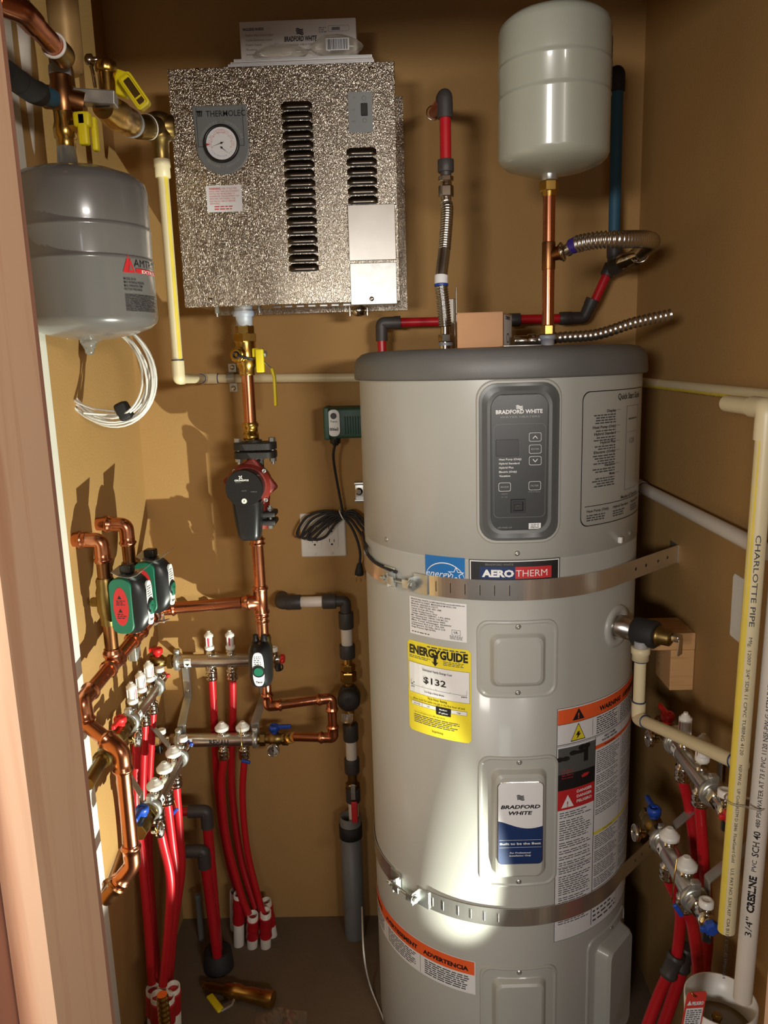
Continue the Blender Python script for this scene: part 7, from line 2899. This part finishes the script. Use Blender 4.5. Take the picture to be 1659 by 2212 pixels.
mb.build('lower_nut', M['chrome'], hose)
mb = MB()
lathe(mb, (hx.x, YH, b0.z - 0.031), DR, [(0, 0.0150), (0.006, 0.0150)], 20)
mb.build('sealant_ring', M['bluetape'], hose)
u0_ = pts_h[-1]
mb = MB()
lathe(mb, u0_ - V((0, 0, 0.012)), (0, 0, 1), [(0, 0.0105), (0.026, 0.0105)], 18)
hexn(mb, u0_ + V((0, 0, 0.012)), u0_ + V((0, 0, 0.034)), 0.0152)
hexn(mb, u0_ + V((0, 0, 0.042)), u0_ + V((0, 0, 0.052)), 0.0150)
lathe(mb, u0_ + V((0, 0, 0.034)), (0, 0, 1), [(0, 0.0115), (0.012, 0.0115), (0.018, 0.0085), (0.030, 0.0085)], 18)
mb.build('upper_nut', M['chrome'], hose)
Yp = u0_.y
r_top = AT(968, 232, Y=Yp)
r_in = AT(936, 248, Y=YB)
hp = thing('red_pipe', 'short red pipe with black fittings bending out of the back wall above the connector', 'pipe', V((u0_.x, Yp, u0_.z + 0.05)))
mb = MB()
zr0 = AT(966, 372, Y=Yp).z
tube(mb, [V((u0_.x, Yp, zr0)), V((u0_.x, Yp, AT(966, 240, Y=Yp).z))], 0.0112, 18)
mb.build('pipe', M['pex'], hp)
mb = MB()
coupling(mb, (u0_.x, Yp, AT(966, 345, Y=Yp).z), (u0_.x, Yp, zr0), 0.0135, 0, False, 1.2)
lathe(mb, (u0_.x, Yp, zr0 + 0.002), DR, [(0, 0.012), (0.012, 0.010)], 16)
mb.build('coupling', M['charcoal'], hp)
zc1 = AT(966, 208, Y=Yp).z
mb = MB()
elbow(mb, V((u0_.x, Yp, zc1 - 0.1)), V((u0_.x, Yp, zc1)), V((r_in.x, YB, AT(936, 244, Y=YB).z)), 0.0118, 0.018, 0.022, 0, False, 1.3, 1.3)
mb.build('elbow', M['charcoal'], hp)
mb = MB()
e_in = V((r_in.x, YB - 0.001, AT(936, 244, Y=YB).z))
tube(mb, [V((u0_.x, Yp, zc1)).lerp(e_in, 0.25), e_in], 0.0112, 18)
mb.build('pipe', M['pex'], hp)
mb = MB()
torus(mb, e_in, (0, 1, 0), 0.0160, 0.0016, 28, 6)
mb.build('escutcheon', M['chrome'], hp)
# red pipe along the back wall behind the heater top
YP = 1.90
def hp_(px, py, Y=YP):
    return AT(px, py, Y=Y)
ra, rb_, rc, rd, re_, rf = hp_(826, 775), hp_(826, 696), hp_(1262, 690), hp_(1285, 650), hp_(1312, 590), hp_(1385, 548)
rb_.x = ra.x
zrow = (rb_.z + rc.z) / 2
ra.z = AT(826, 800, Y=YP).z
rb_.z = zrow + 0.002
rc.z = zrow
t = thing('red_pipe', 'horizontal red pipe with black fittings crossing behind the heater lid', 'pipe', ra)
for (a_, b_) in ((ra, rb_), (rb_, rc), (rc, rd), (rd, re_)):
    mb = MB()
    tube(mb, [a_, b_], 0.0108, 16)
    mb.build('pipe', M['pex'], t)
for a_, c_, b_ in ((ra, rb_, rc), (rb_, rc, V((rc.x + 0.02, YP - 0.01, rc.z + 0.05)))):
    mb = MB()
    elbow(mb, a_, c_, b_, 0.0108, 0.018, 0.024, 0, False, 1.32, 1.32)
    lathe(mb, c_ + (b_ - c_).normalized() * 0.03, (b_ - c_), [(0, 0.0155), (0.016, 0.0155)], 18)
    mb.build('elbow', M['charcoal'], t)
for px in (1110, 1222):
    c_ = hp_(px, 692)
    c_.z = zrow
    mb = MB()
    coupling(mb, c_ - V((0.015, 0, 0)), c_ + V((0.015, 0, 0)), 0.0125, 0, False, 1.22)
    mb.build('coupling', M['charcoal'], t)
mb = MB()
coupling(mb, re_ + (re_ - rd) * -0.1, re_ + (re_ - rd) * 0.3, 0.0125, 0, False, 1.2)
c_ = AT(1325, 578, Y=1.89)
coupling(mb, c_, AT(1378, 552, Y=1.80), 0.0135, 0, True, 1.25, 1.4)
lathe(mb, AT(1327, 590, Y=1.89), (0, 0, 1), [(0, 0.0165), (0.05, 0.0165)], 18)
mb.build('tee', M['charcoal'], t)
# blue pipe coming down the corner
ba, bb = AT(1334, 178, Y=1.86), AT(1326, 540, Y=1.89)
t = thing('blue_pipe', 'vertical blue pipe in the back right corner behind the pale tank', 'pipe', bb)
mb = MB()
tube(mb, [ba, bb], 0.0132, 18)
mb.build('pipe', M['pexblue'], t)
mb = MB()
elbow(mb, bb, ba + V((0, 0, 0.02)), ba + V((-0.01, 0.12, 0.03)), 0.0132, 0.018, 0.02, 0, False, 1.25, 1.25)
mb.build('elbow', M['softblack'], t)
mb = MB()
coupling(mb, AT(1327, 532, Y=1.89), AT(1327, 556, Y=1.89), 0.0140, 0, False, 1.25)
mb.build('coupling', M['charcoal'], t)
# curved flexible connector from the riser tee
tq = tp + td * 0.024
P_ = [tq + td * 0.01, AT(1245, 528, Y=YT - 0.03), AT(1290, 519, Y=YT - 0.05), AT(1345, 517, Y=YT - 0.05), AT(1395, 517, Y=YT), AT(1409, 522, Y=YT + 0.08), AT(1398, 532, Y=YT + 0.16), AT(1385, 545, Y=YT + 0.22)]
fx = thing('flexible_connector', 'horizontal corrugated steel connector curving from the copper tee towards the back right corner', 'hose', tq)
sp_ = spline(P_, 14)
mb = MB()
corrug(mb, sp_[14:], 0.0118, 0.30, 0.0068)
tube(mb, sp_[:15], 0.0115, 16)
mb.build('hose', M['steel'], fx)
mb = MB()
torus(mb, tq + td * 0.001, td, 0.0145, 0.0028, 28, 8)
mb.build('union_ring', M['chrome'], fx)
mb = MB()
tube(mb, sp_[9:17], 0.0136, 18, 0)
tube(mb, sp_[13:17], 0.0139, 18, 1)
mb.build('printed_sleeve', [M['purple'], M['purple']], fx)
mb = MB()
ee = AT(1382, 550, Y=YT + 0.22)
torus(mb, ee, (0.4, 0.8, -0.2), 0.0165, 0.003, 28, 8)
lathe(mb, ee, (-0.45, 0.75, -0.15), [(0, 0.013), (0.03, 0.014), (0.034, 0.016), (0.05, 0.016)], 18)
mb.build('union_ring', M['chrome'], fx)
# cut metal conduit
cd = thing('metal_conduit', 'cut length of coiled metal conduit rising to the right from the heater lid', 'conduit', AT(1115, 744, Y=1.50))
P_ = [V((AT(1150, 744, Y=1.50).x, 1.50, ZLID + 0.012)), V((AT(1215, 738, Y=1.50).x, 1.50, ZLID + 0.016)), AT(1290, 722, Y=1.50), AT(1370, 697, Y=1.50), AT(1450, 679, Y=1.50)]
mb = MB()
corrug(mb, spline(P_, 12), 0.0088, 0.26, 0.0095, 14)
mb.build('armour', M['steel'], cd)
mb = MB()
lathe(mb, (P_[0].x + 0.004, 1.50, ZLID + 0.012), (-1, 0, 0), [(0, 0.012), (0.012, 0.012), (0.014, 0.0095), (0.038, 0.0095)], 18)
mb.build('connector', M['chrome'], cd)
mb = MB()
rbox(mb, (AT(1125, 745, Y=1.44).x, 1.45, ZLID + 0.0018), AX, (0.034, 0.03, 0.0012), 0.0008, 0, 1)
tag(mb.build('knockout_plate', M['zinc']), 'flat metal plate on the heater lid beside the cardboard box', 'plate')
# cardboard box on the lid
YK = 1.46
k0, k1 = AT(988, 754, Y=YK), AT(1103, 676, Y=YK)
xk0, xk1, zk1 = k0.x, k1.x, AT(1040, 676, Y=YK).z
kb = thing('cardboard_box', 'small brown cardboard box standing on the heater lid', 'box', ((xk0 + xk1) / 2, YK, ZLID))
xe = AT(1086, 700, Y=YK).x
A_k = V((xk0, YK, 0))
B_k = V((xe, YK, 0))
C_k = V((AT(1106, 700, Y=YK + 0.09).x, YK + 0.09, 0))
D_k = A_k + (C_k - B_k)
mb = MB()
vs = [V((q.x, q.y, z)) for z in (ZLID + 0.001, zk1) for q in (A_k, B_k, C_k, D_k)]
mb.add(vs, [(0, 3, 2, 1), (4, 5, 6, 7), (0, 1, 5, 4), (1, 2, 6, 5), (2, 3, 7, 6), (3, 0, 4, 7)], 0, False)
box(mb, (xk0 - 0.0004, YK - 0.0004, zk1 + 0.0002), (xe, YK + 0.03, zk1 + 0.0012), 0)
mb.build('box_body', M['card'], kb)
SFk = Flat((B_k + C_k) / 2 + V((0, 0, (ZLID + zk1) / 2)), (C_k - B_k), (0, 0, 1))
mb = MB()
hk = (zk1 - ZLID)
wk = (C_k - B_k).length
srect(mb, SFk, -wk * 0.40, wk * 0.42, -hk * 0.42, hk * 0.44, 0.0005, 0)
stext(mb, SFk, 'STMOD', 0.0, hk * 0.32, hk * 0.10, 0.0009, 1, wk * 0.5, 'C', 0.03)
plate(mb, SFk, 0.0, -hk * 0.22, wk * 0.26, hk * 0.28, 0.012, [(0, 0.0008), (0.002, 0.0009)], 1, False, cap=False)
mb.build('side_label', [M['paper'], M['ink']], kb)
# thin steel rail behind the connector
mb = MB()
pa, pb = AT(985, 620, Y=1.66), AT(985, 745, Y=1.66)
rbox(mb, ((pa.x), 1.66, (pa.z + ZLID) / 2 + 0.001), AX, (0.0016, 0.005, (pa.z - ZLID) / 2), 0.001, 0, 1, False)
rbox(mb, (pa.x - 0.008, 1.672, (pa.z + ZLID) / 2 - 0.01), AX, (0.007, 0.0012, (pa.z - ZLID) / 2 - 0.012), 0.001, 0, 1, False)
tag(mb.build('steel_rail', M['chrome']), 'thin upright steel angle between the connector and the cardboard box', 'bracket')

# ================================================================== DRAIN STACK ON THE BACK WALL
YD = 1.91
dx = (AT(750, 1330, Y=YD).x + AT(762, 1760, Y=YD).x) / 2
zd = lambda py: AT(758, py, Y=YD).z
stk = thing('drain_stack', 'white pipe stack with black fittings and brass valves left of the heater', 'pipe', (dx, YD, zd(1770)))
zh = AT(672, 1300, Y=YD).z
eL = V((AT(607, 1300, Y=YD).x, YD, zh))
mb = MB()
elbow(mb, V((eL.x - 0.004, YB, zh + 0.004)), eL, V((dx, YD, zh)), 0.0135, 0.020, 0.018, 0, False, 1.35, 1.35)
mb.build('elbow', M['charcoal'], stk)


def hseg(px0, px1, r, m_, nm, bead=False):
    mb = MB()
    a_, b_ = AT(px0, 1300, Y=YD), AT(px1, 1300, Y=YD)
    coupling(mb, V((a_.x, YD, zh)), V((b_.x, YD, zh)), r, 0, False, 1.0)
    mb.build(nm, M[m_], stk)


hseg(618, 650, 0.0195, 'charcoal', 'coupling')
hseg(648, 700, 0.0142, 'pvc', 'pipe')
hseg(697, 726, 0.0195, 'charcoal', 'coupling')
mb = MB()
elbow(mb, eL, V((dx, YD, zh)), V((dx, YD, zh - 0.1)), 0.0115, 0.016, 0.022, 0, False, 1.25, 1.25)
mb.build('elbow', M['charcoal'], stk)


def vseg(py0, py1, r, m_, nm, hexa=False, seg_=20):
    mb = MB()
    a_, b_ = V((dx, YD, zd(py0))), V((dx, YD, zd(py1)))
    if hexa:
        hexn(mb, a_, b_, r)
    else:
        coupling(mb, a_, b_, r, 0, False, 1.0)
    return mb.build(nm, M[m_], stk)


vseg(1322, 1356, 0.0195, 'charcoal', 'coupling')
vseg(1354, 1394, 0.0148, 'pvc', 'pipe')
vseg(1392, 1420, 0.0205, 'charcoal', 'coupling')
vseg(1418, 1482, 0.0120, 'brass', 'brass_nipple')
vseg(1434, 1448, 0.0190, 'brass', 'union_nut', True)
vseg(1450, 1472, 0.0215, 'brass', 'union_nut', True)
mb = MB()
pc = V((dx, YD - 0.01, zd(1505)))
lathe(mb, pc + V((0, 0.03, 0)), (0, -1, 0), [(0, 0.024), (0.01, 0.030), (0.045, 0.030), (0.052, 0.024), (0.054, 0.012)], 32)
lathe(mb, V((dx, YD, zd(1480))), DR, [(0, 0.015), (0.006, 0.022), (0.02, 0.024)], 24)
mb.build('backflow_body', M['iron'], stk)
mb = MB()
lathe(mb, V((dx - 0.004, YD - 0.040, zd(1527))), (0, -0.5, -1), [(0, 0.014), (0.004, 0.016), (0.018, 0.0155), (0.024, 0.010)], 20)
mb.build('sight_cup', M['clear'], stk)
vseg(1528, 1566, 0.0125, 'brass', 'brass_nipple')
vseg(1563, 1598, 0.0205, 'charcoal', 'coupling')
vseg(1595, 1640, 0.0148, 'pvc', 'pipe')
vseg(1638, 1668, 0.0205, 'charcoal', 'coupling')
vseg(1664, 1740, 0.0130, 'brassdull', 'valve_body')
vseg(1690, 1708, 0.0190, 'brassdull', 'union_nut', True)
vseg(1700, 1730, 0.0200, 'charcoal', 'coupling')
vseg(1728, 1790, 0.0142, 'pvc', 'pipe')
mb = MB()
rbox(mb, V((dx + 0.002, YD - 0.026, zd(1700))), AX, (0.006, 0.0012, 0.022), 0.001)
hl = mb.build('lever', M['zinc'], stk)
mb = MB()
rbox(mb, V((dx + 0.004, YD - 0.028, zd(1742))), AX, (0.0082, 0.0035, 0.031), 0.003)
mb.build('lever_sleeve', M['redlab'], hl)
gx = AT(762, 1900, Y=YD).x
gp_ = thing('standpipe', 'grey plastic standpipe on the floor with a black rubber collar near its top', 'pipe', (gx, YD, 0))
mb = MB()
zg = AT(762, 1762, Y=YD).z
lathe(mb, (gx, YD, 0), (0, 0, 1), [(0, 0.0285), (zg, 0.0285), (zg, 0.0240), (zg - 0.08, 0.0240)], 32, 0, False)
mb.build('pipe', M['pvcgrey'], gp_)
mb = MB()
lathe(mb, (gx, YD, AT(762, 1806, Y=YD).z), (0, 0, 1), [(0, 0.029), (0.001, 0.0315), (0.036, 0.0315), (0.037, 0.029)], 32)
mb.build('rubber_collar', M['softblack'], gp_)

# ================================================================== RED RISERS WITH BLACK ELBOWS, LEFT BACK
for k, (pe, py, bot, lb) in enumerate((((446, 1752), 1752, (452, 2120), 'red riser with a black elbow low on the back wall, upper of two'), ((440, 1838), 1838, (444, 1900), 'short red riser with a black elbow low on the back wall, lower of two'))):
    Yk = 1.80 - 0.03 * k
    c_ = AT(pe[0], pe[1], Y=Yk)
    t = thing('red_riser', lb, 'pipe', V((c_.x, Yk, 0.02)), 'red risers with black elbows')
    a_ = AT(330 if k == 0 else 395, py + 4, Y=Yk)
    mb = MB()
    tube(mb, [V((a_.x, Yk, c_.z)), c_], 0.0112, 16)
    mb.build('pipe', M['pex'], t)
    mb = MB()
    zbt = 0.0 if k == 0 else 0.0
    tube(mb, [c_, V((c_.x + (0.012 if k else 0.0), Yk + (0.012 if k else 0), 0.0))], 0.0132, 16)
    mb.build('pipe', M['pex'], t)
    mb = MB()
    elbow(mb, V((a_.x, Yk, c_.z)), c_, c_ - V((0, 0, 0.1)), 0.0128, 0.016, 0.030, 0, False, 1.28, 1.28)
    mb.build('elbow', M['charcoal'], t)
mb = MB()
p = AT(452, 2132, Z=0.0)
lathe(mb, (AT(446, 1752, Y=1.80).x, 1.80, 0), (0, 0, 1), [(0, 0.040), (0.05, 0.036), (0.052, 0.028)], 24)
tag(mb.build('pipe_collar', M['softblack']), 'black rubber collar on the floor around the red riser', 'collar')
mb = MB()
a_, b_ = AT(428, 1940, Y=1.90), AT(426, 2055, Y=1.90)
tube(mb, [a_, V((a_.x, 1.90, 0.0))], 0.0085, 12)
lathe(mb, a_, (0, 0, 1), [(0, 0.010), (0.01, 0.011), (0.012, 0.008)], 12)
tag(mb.build('stub_pipe', M['pvcgrey']), 'thin grey stub pipe standing from the floor against the back wall', 'pipe')

# ================================================================== FLOOR PIECES
fv = thing('loose_valve', 'loose brass valve assembly with a yellow lever lying on the concrete floor', 'valve', AT(520, 2160, Z=0.02))
a_, b_ = AT(440, 2128, Z=0.022), AT(590, 2160, Z=0.022)
dd = (b_ - a_)
Lf = dd.length
mb = MB()
lathe(mb, a_, dd, [(0, 0.010), (Lf * 0.1, 0.010), (Lf * 0.12, 0.013), (Lf * 0.3, 0.013), (Lf * 0.34, 0.019), (Lf * 0.5, 0.021), (Lf * 0.58, 0.016), (Lf * 0.7, 0.019), (Lf * 0.85, 0.019), (Lf * 0.87, 0.021), (Lf, 0.021)], 22)
mb.build('valve_body', M['brass'], fv)
mb = MB()
p0, p1 = AT(452, 2150, Z=0.03), AT(478, 2184, Z=0.03)
dd2 = (p1 - p0)
rbox(mb, (p0 + p1) / 2, (dd2.normalized(), dd2.normalized().cross(V((0, 0, 1))), V((0, 0, 1))), (dd2.length / 2, 0.009, 0.004), 0.0038)
mb.build('yellow_lever', M['yellow'], fv)
mb = MB()
tube(mb, [p1, AT(500, 2172, Z=0.03), AT(505, 2160, Z=0.03)], 0.004, 8)
mb.build('stem', M['zinc'], fv)
mb = MB()
a_, b_ = AT(350, 2148, Y=1.36), AT(355, 2212, Y=1.34)
P_ = resample([a_, V((a_.x, 1.36, 0.0))], 0.003)
tube(mb, P_, [0.0105 + (0.002 if (i // 2) % 2 else 0) for i in range(len(P_))], 14)
tag(mb.build('barbed_fitting', M['brass']), 'upright brass barbed fitting in front of the floor sleeves at the lower left', 'fitting')
for k, (q, lb) in enumerate(((((556, 2172), (612, 2178), (606, 2240), (546, 2232)), 'left of two clear plastic parts bags on the floor by the heater'), (((612, 2180), (664, 2186), (660, 2246), (604, 2240)), 'right of two clear plastic parts bags on the floor by the heater'))):
    P_ = [AT(x, y, Z=0.001) for x, y in q]
    mb = MB()
    n = 8
    rnd = random.Random(k)
    vs, fs = [], []
    for lay in (0, 1):
        for i in range(n + 1):
            for j in range(n + 1):
                a_ = P_[0].lerp(P_[1], j / n)
                b_ = P_[3].lerp(P_[2], j / n)
                p = a_.lerp(b_, i / n)
                e = math.sin(PI * i / n) * math.sin(PI * j / n)
                vs.append(V((p.x, p.y, 0.001 + (e * 0.010 + rnd.uniform(0, 0.003) + 0.0008 if lay else 0))))
    m_ = (n + 1) ** 2
    for i in range(n):
        for j in range(n):
            a_ = i * (n + 1) + j
            fs.append((a_, a_ + 1, a_ + n + 2, a_ + n + 1)[::-1])
            fs.append((m_ + a_, m_ + a_ + 1, m_ + a_ + n + 2, m_ + a_ + n + 1))
    mb.add(vs, fs, 0, False)
    tag(mb.build('parts_bag', M['film']), lb, 'plastic bag', None)
mb = MB()
tube(mb, spline([AT(782, 1960, Y=1.80), AT(786, 2060, Y=1.62), AT(800, 2130, Z=0.02), AT(832, 2212, Z=0.004), AT(850, 2300, Z=0.004)], 8), 0.0022, 8)
tag(mb.build('thin_cable', M['cable']), 'thin white cable trailing down the left side of the heater to the floor', 'cable')
# white pipe in the front left corner above the dark tank
pa, pb = AT(43, 60, Y=1.53), AT(58, 400, Y=1.53)
t = thing('corner_pipe', 'white vertical pipe behind the door stud above the dark expansion tank', 'pipe', pb)
mb = MB()
dd = (pa - pb)
tube(mb, [pb - dd * 0.6, pa + dd * 0.7], 0.0170, 20)
mb.build('pipe', M['pvc'], t)
